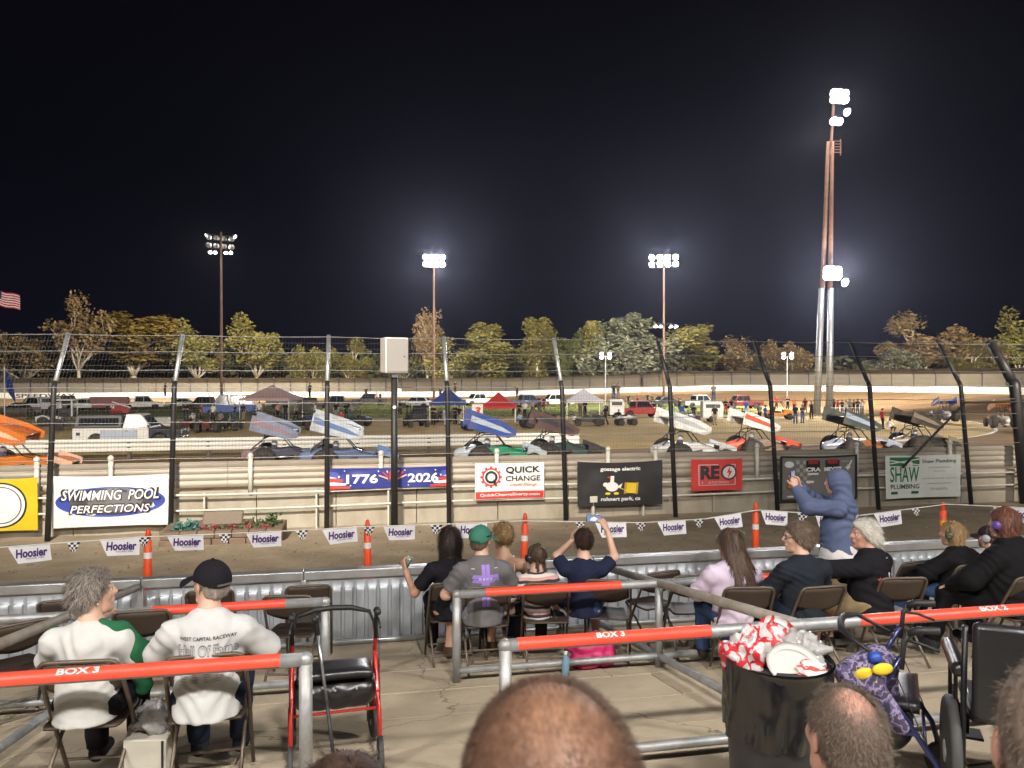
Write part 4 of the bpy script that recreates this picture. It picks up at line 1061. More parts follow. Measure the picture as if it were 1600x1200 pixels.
def nets(f, h, pad=.03):
    """surface of a distance field on a grid of spacing h"""
    lo = f.lo - pad - h; hi = f.hi + pad + h
    n = np.maximum(4, np.ceil((hi-lo)/h).astype(int))
    xs = [lo[i] + h*np.arange(n[i], dtype=np.float32) for i in range(3)]
    G = np.stack(np.meshgrid(*xs, indexing='ij'), -1).astype(np.float32)
    D = np.empty(G.shape[:3], np.float32)
    for i in range(0, n[0], 24): D[i:i+24] = f(G[i:i+24])
    S = D < 0
    c = np.zeros(tuple(n-1), np.int8)
    for i in (0,1):
        for j in (0,1):
            for k in (0,1): c += S[i:n[0]-1+i, j:n[1]-1+j, k:n[2]-1+k]
    act = (c > 0) & (c < 8)
    ids = -np.ones(act.shape, np.int64); I = np.argwhere(act); ids[act] = np.arange(len(I))
    acc = np.zeros((len(I), 3), np.float32); cnt = np.zeros(len(I), np.float32)
    cor = [(i,j,k) for i in (0,1) for j in (0,1) for k in (0,1)]
    for a in cor:
        for ax in range(3):
            if a[ax]: continue
            b = list(a); b[ax] = 1
            da = D[I[:,0]+a[0], I[:,1]+a[1], I[:,2]+a[2]]; db = D[I[:,0]+b[0], I[:,1]+b[1], I[:,2]+b[2]]
            m = (da < 0) != (db < 0); t = np.where(m, da/(da-db+1e-12), 0)
            p = np.tile(np.array(a, np.float32), (len(I),1)); p[:, ax] += t
            acc += p*m[:, None]; cnt += m
    P_ = lo + (I + acc/np.maximum(cnt, 1)[:, None])*h
    faces = []
    for ax in range(3):
        o1, o2 = (ax+1) % 3, (ax+2) % 3
        sl = [slice(0, n[q]-1) for q in range(3)]
        A = S[tuple(slice(0, n[q]-1) if q == ax else slice(1, n[q]-1) for q in range(3))]
        B = S[tuple(slice(1, n[q]) if q == ax else slice(1, n[q]-1) for q in range(3))]
        E = np.argwhere(A != B); 
        if not len(E): continue
        s = A[E[:,0],E[:,1],E[:,2]]
        base = E.copy()
        for q in (o1, o2): base[:, q] += 1
        def cid(d1, d2):
            b = base.copy(); b[:, o1] -= d1; b[:, o2] -= d2; return ids[b[:,0], b[:,1], b[:,2]]
        q = np.stack([cid(1,1), cid(0,1), cid(0,0), cid(1,0)], 1)
        q[~s] = q[~s][:, ::-1]; faces.append(q)
    return P_, np.concatenate(faces)
def fold_noise(P_, amp, f=7.0, seed=0, st=(1,1,.6)):
    """cloth folds: push vertices about along the local outward direction"""
    c = P_.mean(0); d = P_-c; d[:,2] *= .2; d /= (np.linalg.norm(d, axis=1, keepdims=True)+1e-6)
    out = np.empty(len(P_), np.float32)
    for i, p in enumerate(P_):
        a = mnoise.noise(Vector((p[0]*f*st[0]+seed, p[1]*f*st[1], p[2]*f*st[2]+p[0]*f*.5)))
        w = Vector((p[0]*3.4+seed, p[1]*3.4, p[2]*3.4)); s_ = math.sin(6.283*(p[2]*10.5 - abs(p[0])*7.0 + 1.7*mnoise.noise(w)))
        b = (abs(s_)**.75)*(1 if s_ > 0 else -1)*max(0, .55+1.1*mnoise.noise(w*.9+Vector((7,3,1))))
        out[i] = .4*a + .6*b + .35*mnoise.noise(Vector((p[0]*f*2.6+seed, p[1]*f*2.6, p[2]*f*1.6)))
    return P_ + d*out[:, None]*amp
def to_mesh(name, PF, m):
    P_, Fc = PF; me = bpy.data.meshes.new(name)
    me.vertices.add(len(P_)); me.vertices.foreach_set('co', P_.astype(np.float32).ravel())
    me.loops.add(len(Fc)*4); me.loops.foreach_set('vertex_index', Fc.astype(np.int32).ravel())
    me.polygons.add(len(Fc)); me.polygons.foreach_set('loop_start', np.arange(len(Fc), dtype=np.int32)*4)
    me.polygons.foreach_set('use_smooth', np.ones(len(Fc), bool))
    me.materials.append(m); me.update(calc_edges=True); me.validate(); return me
def join(a, b): return np.concatenate([a[0], b[0]]), np.concatenate([a[1], b[1]+len(a[0])])
def rotz(a): c, s = math.cos(a), math.sin(a); return np.array([[c,-s,0],[s,c,0],[0,0,1]], np.float32)
def rotx(a): c, s = math.cos(a), math.sin(a); return np.array([[1,0,0],[0,c,-s],[0,s,c]], np.float32)
def roty(a): c, s = math.cos(a), math.sin(a); return np.array([[c,0,s],[0,1,0],[-s,0,c]], np.float32)
def xf(f, M, o, s=1.0):
    """move a field: local -> world by M, offset o, scale s"""
    o = V(*o)
    def g(p): return f(((p-o) @ M)/s)*s
    cs = np.array([[x,y,z] for x in (f.lo[0],f.hi[0]) for y in (f.lo[1],f.hi[1]) for z in (f.lo[2],f.hi[2])]) @ M.T*s + o
    g.lo, g.hi = cs.min(0), cs.max(0); return g
# head in its own frame: origin at the middle of the skull, y forward, z up; head top at z = .12
def head_field():
    fs = [ellip((0,-.015,.025), (.076,.096,.095)), ellip((0,.02,-.035), (.064,.075,.085)), cone((0,.055,-.085), (0,.065,-.10), .034, .030), cone((-.03,.03,-.09), (.03,.03,-.09), .035, .035),
          cone((0,.088,.02), (0,.108,-.018), .010, .016), cone((-.012,.098,-.024), (.012,.098,-.024), .010, .010), cone((-.03,.078,.028), (.03,.078,.028), .016, .016),
          cone((-.02,.088,-.055), (.02,.088,-.055), .008, .008), cone((-.018,.086,-.066), (.018,.086,-.066), .009, .009), ellip((-.038,.062,-.02),(.024,.022,.024)), ellip((.038,.062,-.02),(.024,.022,.024))]
    h = blend(fs, .018)
    ears = [ellip((s*.081,-.005,-.008), (.010,.022,.033), rotz(s*.35)) for s in (-1,1)]
    eyes = blend([h] + ears, .008)
    return eyes
def limbs(prims, k=.03): return blend(prims, k)
def hand(w, d, pn, curl=.5, spread=1.0, s=1.0, thumb=1, grip=None):
    """palm and five jointed fingers: w wrist, d along the hand, pn palm normal (the side the fingers close to)"""
    w = V(*w); d = V(*d)/np.linalg.norm(d); pn = V(*pn); pn = pn - d*(pn@d); pn /= np.linalg.norm(pn); x = np.cross(d, pn)*thumb
    fs = [cone(w, w+d*.085*s+x*.012, .026*s, .036*s, pn, 1.9), cone(w+d*.03*s-x*.012, w+d*.085*s-x*.02*s, .024*s, .026*s, pn, 1.8)]
    palm = blend(fs, .02); out = [palm]
    for i, L in enumerate((.074, .083, .077, .060)):
        b = w + d*.085*s + x*(.030-.020*i)*s; dd = d + x*(.10-.07*i)*spread; dd /= np.linalg.norm(dd); p = b
        for j, f in enumerate((.45,.32,.23)):
            a = curl*(.55+.55*j); e = dd*math.cos(a) + pn*math.sin(a); q = p + e*L*f*s; out.append(cone(p, q, (.0095-.0009*j)*s, (.0088-.0009*j)*s)); p = q
    b = w + d*.028*s + x*.028*s; e = d*.62 + x*.72 + pn*.25; e /= np.linalg.norm(e); q = b+e*.038*s; out.append(cone(b, q, .013*s, .0115*s))
    e2 = d*.9 + x*.15 + pn*(.2+curl*.5); e2 /= np.linalg.norm(e2); out.append(cone(q, q+e2*.038*s, .0115*s, .0085*s))
    return blend(out, .007)
SKIN = {'pale': mat('skin_pale', (.56,.34,.25), .5, var=.08, scale=12, sub=.12), 'tan': mat('skin_tan', (.42,.235,.155), .5, var=.08, scale=12, sub=.1), 'ruddy': mat('skin_ruddy', (.52,.27,.20), .5, var=.1, scale=12, sub=.12),
        'brown': mat('skin_brown', (.24,.125,.075), .5, var=.1, scale=12, sub=.08)}
def hairmat(key, col): return mat('hair_'+key, col, .5, var=.30, scale=26, stretch=(1,1,.25), bump=.6, bscale=120, island=.55, spec=.35, bdist=.004)
HAIR = {'grey': hairmat('grey', (.24,.21,.185)), 'black': hairmat('black', (.026,.018,.015)), 'brown': hairmat('brown', (.085,.05,.03)), 'blonde': hairmat('blonde', (.33,.21,.10)), 'white': hairmat('white', (.60,.57,.51)),
        'greybrown': hairmat('greybrown', (.16,.115,.085)), 'red': hairmat('red', (.15,.06,.04)), 'ash': hairmat('ash', (.095,.058,.040)), 'dark': hairmat('dark', (.045,.026,.02))}
HEAD = head_field()
def strands(P0, N0, down, n, L, w, seed, wob=.25, lift=.002, thin=None):
    """loose strands laid over a hair volume"""
    rng = random.Random(seed); mb = MB(); m = len(P0)
    for _ in range(n):
        i = rng.randrange(m); p = Vector(P0[i]); nrm = Vector(N0[i])
        if thin and rng.random() > thin(p): continue
        d = Vector(down(p)); d = d - nrm*d.dot(nrm)*.9
        if d.length < 1e-4: continue
        d.normalize(); d = (d + Vector((rng.gauss(0,wob), rng.gauss(0,wob), rng.gauss(0,wob)))).normalized()
        sd = d.cross(nrm).normalized(); l = L*rng.uniform(.5,1.2); ww = w*rng.uniform(.5,1.1); q = p + nrm*lift
        a, b, c = q, q + d*l*.5 + nrm*lift*rng.uniform(0,2.5), q + d*l + nrm*lift*rng.uniform(-1.5,2)
        mb.add([a-sd*ww, a+sd*ww, b-sd*ww*.8, b+sd*ww*.8, c], [(0,1,3,2),(2,3,4)])
    return mb
def normals(PF):
    P_, Fc = PF; n = np.zeros_like(P_); a, b, c, d = (P_[Fc[:,i]] for i in range(4)); fn = np.cross(c-a, d-b)
    for i in range(4): np.add.at(n, Fc[:,i], fn)
    return n/(np.linalg.norm(n, axis=1, keepdims=True)+1e-9)
def person(label, loc, rz, pose='sit', H=1.24, skin='pale', head=(0,0,0), lean=0.0, twist=0.0, shirt=None, trousers=None, hair=None, cap=None, shoes=(.03,.03,.035), arms=None, hands=(None,None), build=1.0, group=None, vox=.013, legs=None, extra=None, shirt_len=0, hv=.0065, headvox=True, seat=True):
    """loc: floor point under the pelvis; rz: facing (0 looks along the track normal)"""
    S = (H/1.25) if pose == 'sit' else H/1.73
    def p(x, y, z): return (x*S, y*S, z*S)
    bw = build
    if pose == 'sit':
        pel = np.array([0,-.06,.53]); hipz = .53; top = 1.25
        kn = [(-.13,.36,.50),(.13,.36,.50)]; an = [(-.12,.40,.09),(.12,.40,.09)]
        if legs: kn, an = legs
    else:
        pel = np.array([0,0,.93]); hipz = .93; top = 1.73
        kn = [(-.10,.03,.49),(.10,.02,.49)]; an = [(-.11,-.01,.09),(.11,-.03,.09)]
        if legs: kn, an = legs
    hd = np.array([0, lean + .03, top-.12]); nk = np.array([0, lean*.92-.015, top-.28]); ch = np.array([0, lean*.75-.03, top-.40]); 
    if pose == 'sit': ch[1] -= .02; nk[1] -= .01
    Rt = rotz(twist)
    sh = [Rt @ V(s*.172*bw**.5, 0, 0) + ch + V(0,.0,.030) for s in (-1,1)]
    if arms is None: arms = [((-.27,.06,hipz+.17), (-.15,.27,hipz+.08)), ((.27,.06,hipz+.17), (.15,.27,hipz+.08))]
    P3 = lambda a: tuple(float(x)*S for x in a)
    belly = (pel + ch)/2 + np.array([0,.02,0])
    # --- skin body
    fs = [cone(P3(nk-np.array([0,0,.035])), P3(sh[0]), .048*S, .040*S), cone(P3(nk-np.array([0,0,.035])), P3(sh[1]), .048*S, .040*S), cone(P3(pel), P3(belly), .125*S*bw, .125*S*bw, (0,1,0), 1.25), cone(P3(belly), P3(ch), .125*S*bw, .135*S*bw, (0,1,0), 1.35), cone(P3(sh[0]), P3(sh[1]), .055*S, .055*S), cone(P3(ch), P3(nk), .10*S, .062*S), cone(P3(nk), P3(hd-np.array([0,.02,.03])), .058*S, .056*S)]
    for i in (0,1):
        el, wr = arms[i]
        fs += [cone(P3(sh[i]), P3(el), .047*S*bw, .039*S*bw), cone(P3(el), P3(wr), .040*S*bw, .026*S)]
        hp = pel + np.array([(-.09,.09)[i],0,-.01])
        fs += [cone(P3(hp), P3(kn[i]), .085*S*bw, .058*S*bw**.5), cone(P3(kn[i]), P3(an[i]), .056*S*bw**.5, .036*S)]
        fs += [cone(P3(an[i]), P3(np.array(an[i])+np.array([0,.13,-.05])), .036*S, .03*S)]
    def clip(f): return keep(f, lambda q: np.where(q[...,1] < .24, .452-q[...,2], -1)) if pose == 'sit' and seat else f
    PF = nets(clip(blend(fs, .035*S)), vox)
    # --- head
    yaw, pitch, roll = head
    Mh = (rotz(yaw) @ rotx(pitch) @ roty(roll)).astype(np.float32); hs = S if pose == 'sit' else S
    hs = max(.88, min(1.06, hs)); ho = P3(hd)
    ho = (ho[0], ho[1], top*S-.12*hs)
    PF = join(PF, nets(xf(HEAD, Mh, ho, hs), hv if headvox else vox))
    for i in (0,1):
        el, wr = arms[i]; hp_ = hands[i]
        d = V(*wr)-V(*el); d /= np.linalg.norm(d)
        if hp_ is None: hp_ = dict(d=d, pn=(0,0,-1) if abs(d[2]) < .8 else (0,1,0), curl=.45)
        PF = join(PF, nets(hand(P3(wr), hp_.get('d', d), hp_.get('pn', (0,0,-1)), hp_.get('curl', .5), s=S*1.02, thumb=(1,-1)[i]*hp_.get('flip', 1)), hp_.get('vox', .0065)))
    body = link('person', to_mesh('person', PF, SKIN[skin])); body.location = loc; body.rotation_euler = (0,0,rz)
    tag(body, label, 'person', group)
    HL = lambda q: tuple(Mh @ V(*q)*hs + V(*ho))
    # eyes
    for s in (-1,1):
        MB().ell(HL((s*.031,.077,.006)), (.012*hs,)*3, 10, 7).build('eye', paint((.7,.68,.66), .2), body, smooth=True)
        MB().ell(HL((s*.031,.0845,.006)), (.0065*hs,)*3, 8, 6).build('iris', paint((.05,.035,.02), .2), body, smooth=True)
    # --- shirt
    if shirt:
        col = shirt['m']; th = shirt.get('th', .018); sl = shirt.get('sleeve', 'short'); loose = shirt.get('loose', 1.0)
        bot = pel + np.array([0,0,-.03-shirt_len]); thb = th*loose
        fs = [cone(P3(bot), P3(belly), (.135*bw+thb)*S, (.130*bw+thb)*S, (0,1,0), 1.06, flat0=pose != 'sit'), cone(P3(belly), P3(ch), (.130*bw+thb)*S, (.136*bw+th)*S, (0,1,0), 1.30), cone(P3(sh[0]), P3(sh[1]), (.056+th*.5)*S, (.056+th*.5)*S)]
        if sl != 'none': fs += [cone(P3(nk-np.array([0,0,.045])), P3(sh[0]), (.05+th*.4)*S, (.044+th*.5)*S), cone(P3(nk-np.array([0,0,.045])), P3(sh[1]), (.05+th*.4)*S, (.044+th*.5)*S)]
        if shirt.get('neck', True): fs.append(cone(P3(ch), P3(nk-np.array([0,0,.03])), (.10+th)*S, (.066+th*.4)*S, flat=True))
        for i in (0,1):
            el, wr = np.array(arms[i][0]), np.array(arms[i][1])
            if sl == 'short': e = sh[i]+(el-sh[i])*.72; fs.append(cone(P3(sh[i]), P3(e), (.046*bw+th)*S, (.050*bw+th*1.3)*S, flat=True))
            elif sl == 'long':
                fs.append(cone(P3(sh[i]), P3(el), (.046*bw+th)*S, (.044*bw+th)*S)); w2 = el+(wr-el)*.97; fs.append(cone(P3(el), P3(w2), (.046*bw+th)*S, (.034+th*.7)*S, flat=True))
            elif sl == 'half': fs.append(cone(P3(sh[i]), P3(el), (.045*bw+th)*S, (.052*bw+th)*S, flat=True))
        f = blend(fs, .04*S)
        if sl == 'none':
            zc = (ch[2]-.06)*S; f = keep(f, lambda q: q[...,2]-zc)
        Q, Fc = nets(clip(f), vox); Q = fold_noise(Q, shirt.get('fold', .009)*S, 6.0, seed=len(label)*1.7)
        so = link('shirt', to_mesh('shirt', (Q, Fc), col), body)
        if shirt.get('name'): so.name = shirt['name']
        if shirt.get('hood'):
            if shirt['hood'] == 'up':
                f = blend([xf(ellip((0,-.02,.02), (.108,.128,.125)), Mh, ho, hs), cone(P3(nk+np.array([0,-.03,-.02])), P3(hd+np.array([0,-.04,-.03])), .10*S, .10*S)], .04)
                f2 = xf(ellip((0,.115,-.01), (.082,.09,.11)), Mh, ho, hs)
                f = keep(f, lambda q, f2=f2: -f2(q))
            else:
                f = blend([cone(P3(sh[0]*.6+nk*.4+np.array([0,-.06,.0])), P3(nk+np.array([0,-.10,-.04])), .05*S, .06*S), cone(P3(sh[1]*.6+nk*.4+np.array([0,-.06,.0])), P3(nk+np.array([0,-.10,-.04])), .05*S, .06*S), cone(P3(nk+np.array([0,-.10,-.04])), P3(nk+np.array([0,-.12,-.14])), .06*S, .03*S)], .04)
            Q, Fc = nets(f, .010); Q = fold_noise(Q, .008, 7, 3); link('hood', to_mesh('hood', (Q, Fc), col), so)
        if shirt.get('neck', True): MB().tube([P3(nk + np.array([.070*math.cos(a), .070*math.sin(a)-.004, -.040+.012*math.sin(a)])) for a in [2*PI*k/20 for k in range(20)]], .011*S, 7, closed=True).build('collar', col, so, smooth=True)
        body['_shirt'] = 1
    # --- trousers
    if trousers:
        col = trousers['m']; ln = trousers.get('len', 1.0); fs = [cone(P3(pel+np.array([-.06,0,0])), P3(pel+np.array([.06,0,0])), .112*S*bw, .112*S*bw, (0,1,0), 1.15)]
        for i in (0,1):
            hp = pel + np.array([(-.085,.085)[i],.03 if pose == 'sit' else 0,-.01]); k, a = np.array(kn[i]), np.array(an[i])
            if ln >= 1: fs += [cone(P3(hp), P3(k), .094*S*bw, .076*S), cone(P3(k), P3(a+np.array([0,0,.0])), .074*S, .064*S, flat=True)]
            else: e = hp+(k-hp)*ln*1.6; fs += [cone(P3(hp), P3(e), .096*S*bw, .096*S, flat=True)]
        Q, Fc = nets(clip(blend(fs, .03)), vox); Q = fold_noise(Q, .006, 8, 5); link('trousers', to_mesh('trousers', (Q, Fc), col), body)
    if shoes is not None:
        for i in (0,1):
            a = np.array(an[i]); f = blend([cone(P3(a+np.array([0,-.02,-.045])), P3(a+np.array([0,.15,-.055])), .046*S, .04*S), cone(P3(a), P3(a+np.array([0,.05,-.03])), .046*S, .044*S)], .03)
            zf = (a[2]-.09)*S; f = keep(f, lambda q, zf=zf: zf - q[...,2]); link('shoe', to_mesh('shoe', nets(f, .010), cloth(shoes)), body)
    # --- hair
    def hfield(f): return xf(f, Mh, ho, hs)
    if hair:
        hm = HAIR[hair['c']]; st = hair['style']; th = hair.get('th', .014)
        shell = ellip((0,-.018,.028), (.078+th,.098+th,.097+th))
        line = lambda q: (q[...,1]*.80 - (q[...,2])*.62 - hair.get('front', .012))       # hairline: keeps the face clear
        full = None
        if st == 'fuzz':
            f = keep(blend([shell, ellip((0,-.06,-.03), (.066+th,.05+th,.06))], .03), lambda q: np.maximum(line(q), hair.get('nape', -.09) - q[...,2] + .25*np.maximum(q[...,1],-.05)))
            fl = lambda pt: (pt.x*.5, -.5, -1)
        elif st in ('short', 'crop', 'balding'):
            nape = hair.get('nape', -.075)
            f = keep(blend([shell, ellip((0,-.06,-.03), (.066+th,.05+th,.06))], .03), lambda q: np.maximum(line(q), nape - q[...,2] + .25*np.maximum(q[...,1],-.05)))
            if st == 'balding': full = f
            if st == 'balding': f = keep(f, lambda q: hair.get('hole', .03) - np.linalg.norm((q-V(0,-.05,.112))*V(1,.8,.9), axis=-1) + .012*np.sin(q[...,0]*190)*np.sin(q[...,1]*170))
            fl = lambda pt: (pt.x*.3, -.4, -1)
        elif st == 'bob':
            f = keep(blend([shell, cone((-.05,-.04,-.02), (-.06,-.05,-hair.get('len',.16)), .05, .034), cone((.05,-.04,-.02), (.06,-.05,-hair.get('len',.16)), .05, .034), cone((0,-.07,0), (0,-.075,-hair.get('len',.16)-.01), .055, .04)], .04), lambda q: np.where(q[...,2] > -.03, line(q), q[...,1]-.035))
            fl = lambda pt: (pt.x*.1, 0, -1)
        elif st == 'long':
            Ln = hair.get('len', .34)
            f = keep(blend([shell, cone((-.05,-.05,-.02), (-.07,-.15,-.19), .05, .04), cone((-.07,-.15,-.19), (-.10,-.215,-Ln*.8), .04, .022), cone((.05,-.05,-.02), (.06,-.15,-.19), .052, .045), cone((.06,-.15,-.19), (.075,-.22,-Ln), .045, .02), cone((0,-.06,0), (.0,-.165,-.18), .06, .05), cone((0,-.165,-.18), (.01,-.23,-Ln*1.05), .05, .025), cone((.03,-.17,-.19), (.045,-.23,-Ln*.9), .045, .02)], .035), lambda q: np.where(q[...,2] > -.05, line(q), q[...,1]-.03))
            fl = lambda pt: (pt.x*.1, -.1, -1)
        elif st == 'bun':
            f = blend([keep(shell, line), ellip(hair.get('bun', (0,-.085,.085)), (.046,.042,.042))], .016); fl = lambda pt: (0, -.7, .5)
        elif st == 'braids':
            b = [keep(shell, line)]
            for s in (-1,1):
                for k in range(7): b.append(ellip((s*(.045+.003*k), -.085-.008*k+.01*(k % 2), -.06-.036*k), (.017,.017,.024)))
            f = blend(b, .012); fl = lambda pt: (0, -.3, -1)
        elif st == 'swept':
            f = keep(blend([shell, ellip((0,-.075,-.035), (.07+th,.055+th,.065)), cone((-.03,-.09,-.06), (-.02,-.12,-.12), .04, .022), cone((.03,-.09,-.06), (.03,-.115,-.12), .04, .022), ellip((0,.03,.09), (.06,.05,.035))], .03), lambda q: np.maximum(line(q)-.006, -.14-q[...,2]))
            fl = lambda pt: (pt.x*.2, -.9, -.5)
        hh = hair.get('vox', .007); Q = nets(hfield(f), hh*hs)
        nrm = normals(Q); rr = random.Random(len(label))
        amp = hair.get('amp', .007)
        Q0 = nets(hfield(full), hh*hs) if full is not None else None
        d = np.array([amp*(mnoise.noise(Vector((q[0]*38, q[1]*38, q[2]*9))) + .6*mnoise.noise(Vector((q[0]*90, q[1]*90, q[2]*22)))) for q in Q[0]], np.float32)
        Q = (Q[0]+nrm*d[:,None], Q[1]); ho_ = body
        if st != 'fuzz': ho_ = link('hair', to_mesh('hair', Q, hm), body)
        sp, sn = (Q[0].tolist(), nrm.tolist()) if Q0 is None else (Q0[0].tolist(), normals(Q0).tolist())
        sm = strands(sp, sn, lambda pt: Mh @ V(*fl((pt-Vector(ho)) @ Matrix(Mh.tolist()))), hair.get('n', 900), hair.get('sl', .05), hair.get('sw', .0016), 5, hair.get('wob', .25), hair.get('lift', .003), (lambda pt: hair['thin0'] + (1-hair['thin0'])*min(1, max(0, ((pt-Vector(HL((0,-.055,.115)))).length-.03)/hair.get('thinr', .07)))) if 'thin0' in hair else None)
        sm.build('strands' if st != 'fuzz' else 'hair', hm, ho_, smooth=True)
    if cap:
        cm = cloth(cap['c']); back = cap.get('turn', 0.0); th = .016
        dome = keep(ellip((0,-.016,.028), (.083+th,.103+th,.094+th)), lambda q: (.022+.25*np.maximum(-q[...,1]-.02,0)*(-.9)) - q[...,2])
        Q = nets(xf(dome, Mh, ho, hs), .007); co = link('cap', to_mesh('cap', Q, cm), body)
        mb = MB(); n = 14
        def brim(a, b):
            t = -1.05+2.1*a; r0 = .100; r1 = .100+.085*math.cos(t*.62)
            r = r0+(r1-r0)*b; q = Vector((math.sin(t)*r*.92, math.cos(t)*r+ .0, .030 - .022*b - .03*math.sin(t)**2*b)); return HL(q)
        mb.grid(brim, n, 5); bo = mb.build('brim', cm, co, smooth=True); bo.modifiers.new('s','SOLIDIFY').thickness = .004
        MB().ell(HL((0,-.016,.142)), (.009,.009,.005), 8, 5).build('button', cm, co)
        if cap.get('strap'): 
            mb = MB(); mb.grid(lambda a, b: HL(((a-.5)*.09, -.137+ .25*((a-.5)*.09)**2/.1, .012+.012*b)), 8, 1); mb.build('strap', cloth(cap['strap']), co)
    body['_f'] = 1
    for k in ('_f', '_shirt'):
        if k in body: del body[k]
    body.update_tag()
    info = dict(S=S, HL=HL, P3=P3, hd=hd, sh=sh, ch=ch, pel=pel, nk=nk, top=top, hs=hs, Mh=Mh, ho=ho)
    return body, info
def back_print(body, shape, x0, z0, w_, m, name, lift=.003, sx=1):
    """flat print on the back of a shirt: drop the flat shape on to the cloth from behind"""
    so = [c for c in body.children if c.name.startswith(('shirt','jacket','sweatshirt','hoodie','cardigan','blouse'))][0]
    vs, fs = shape; me = so.data
    from mathutils.bvhtree import BVHTree
    t = BVHTree.FromPolygons([v.co.copy() for v in me.vertices], [tuple(q.vertices) for q in me.polygons])
    out = []
    for x, z in vs:
        h = t.ray_cast(Vector((x0+x*sx, -1.2, z0+z)), Vector((0,1,0)))
        out.append((x0+x*sx, (h[0].y if h[0] else -.15)-lift, z0+z))
    mb = MB(); mb.add(out, fs); return mb.build(name, m, so)
def headphones(info, body, col=(.02,.02,.022), band=(.02,.02,.022), up=0):
    HL = info['HL']; m = paint(col, .35)
    o = MB().tube([HL((math.cos(a)*.105, -.01, .01+math.sin(a)*.125)) for a in [PI*i/12 for i in range(13)]], .008, 6).build('earmuffs', paint(band, .4), None, smooth=True)
    for s in (-1,1):
        c = Vector(HL((s*.098,-.008,-.005))); d = Vector(info['Mh'] @ V(s,0,0)); q = d.to_track_quat('Z','Y').to_matrix()
        mb = MB().lathe([(.02,.034),(.036,.028),(.042,.008),(.040,-.012)], n=14); mb.v = [tuple(c + q @ Vector(v)) for v in mb.v]; mb.build('ear_cup', m, o, smooth=True)
    o.location = body.location; o.rotation_euler = body.rotation_euler
    return o
def seat_at(px, depth):
    u, v = vn(px, depth); return Vector((u, v, floor_z(v)))
def h_of(py, px, depth):
    u, v = vn(px, depth); return 4.1-(py-592)*depth/1186 - floor_z(v)
def cl(col, key=None, **k): return cloth(col) if not key else mat(key, col, .88, **k)
# ================================================================ spectators in the boxes
def stripes(key, cols, scale):
    m = mat(key, cols[0], .88, var=.05); nt = m.node_tree; N, L = nt.nodes, nt.links
    b = N['Principled BSDF']; tc = N.new('ShaderNodeTexCoord'); sp = N.new('ShaderNodeSeparateXYZ'); L.new(tc.outputs['Object'], sp.inputs[0])
    ns = N.new('ShaderNodeTexNoise'); ns.inputs['Scale'].default_value = 5; L.new(tc.outputs['Object'], ns.inputs['Vector'])
    ma = N.new('ShaderNodeMath'); ma.operation = 'MULTIPLY_ADD'; ma.inputs[1].default_value = .045; L.new(ns.outputs[0], ma.inputs[0]); L.new(sp.outputs['Z'], ma.inputs[2])
    m2 = N.new('ShaderNodeMath'); m2.operation = 'MULTIPLY'; m2.inputs[1].default_value = scale; L.new(ma.outputs[0], m2.inputs[0])
    fr = N.new('ShaderNodeMath'); fr.operation = 'FRACT'; L.new(m2.outputs[0], fr.inputs[0])
    cr = N.new('ShaderNodeValToRGB'); cr.color_ramp.interpolation = 'CONSTANT'; e = cr.color_ramp.elements; n = len(cols)
    e[0].color = (*cols[0],1); e[1].position = 1/n; e[1].color = (*cols[1],1)
    for i in range(2, n): q = e.new(i/n); q.color = (*cols[i],1)
    L.new(fr.outputs[0], cr.inputs[0]); L.new(cr.outputs[0], b.inputs['Base Color']); return m
def blotch(key, cols, scale):
    m = mat(key, cols[0], .85, var=.0, bump=.3, bscale=30); nt = m.node_tree; N, L = nt.nodes, nt.links
    b = N['Principled BSDF']; tc = N.new('ShaderNodeTexCoord'); ns = N.new('ShaderNodeTexNoise'); ns.inputs['Scale'].default_value = scale; ns.inputs['Detail'].default_value = 2; L.new(tc.outputs['Object'], ns.inputs['Vector'])
    cr = N.new('ShaderNodeValToRGB'); cr.color_ramp.interpolation = 'CONSTANT'; e = cr.color_ramp.elements; n = len(cols)
    e[0].color = (*cols[0],1); e[1].position = .42; e[1].color = (*cols[1],1)
    for i in range(2, n): q = e.new(.42+.16*(i-1)/(n-1)*1.3); q.color = (*cols[i],1)
    L.new(ns.outputs[0], cr.inputs[0]); L.new(cr.outputs[0], b.inputs['Base Color']); return m
WHITE_T = cloth((.50,.50,.50)); WHITE_C = cloth((.52,.515,.505)); GREY_T = cloth((.135,.13,.135)); NAVY_T = cloth((.016,.020,.045)); BLACK_T = cloth((.012,.012,.015)); BLK2 = cloth((.009,.009,.010)); DENIM = cloth((.035,.06,.13)); DENIM_D = cloth((.02,.028,.05)); GREY_S = cloth((.21,.22,.27)); KHAKI = cloth((.30,.23,.13)); LILAC = cloth((.60,.50,.63)); SLATE = cloth((.10,.125,.22)); CHAR = cloth((.018,.022,.030)); GREEN_J = cloth((.02,.11,.05)); STRIPE = stripes('striped_knit', [(.62,.55,.50),(.03,.03,.05),(.55,.30,.27),(.62,.55,.50),(.03,.03,.05),(.50,.36,.30)], 6.4)

# couple by the near railing
px, dp = 140, 4.27
b, i = person('grey-haired woman in white cardigan seated beside the man in black cap', seat_at(px, dp), R(-4), H=h_of(903, px, dp)+.02, skin='pale', head=(R(-58),R(4),0), lean=.02, build=1.02,
    shirt=dict(m=WHITE_C, sleeve='long', th=.022, loose=1.3, fold=.009, name='cardigan'), shirt_len=.06, trousers=dict(m=BLACK_T), hair=dict(c='grey', style='short', th=.020, n=5000, sl=.045, sw=.0014, amp=.010, nape=-.085, wob=.4, lift=.006),
    arms=[((-.26,.10,.74), (-.10,.24,.88)), ((.27,.06,.70), (.14,.28,.60))], vox=.010)
MB().ell(i['HL']((.090,-.002,-.046)), (.006,.006,.006), 8, 6).build('earring', paint((.8,.75,.6), .2), b)
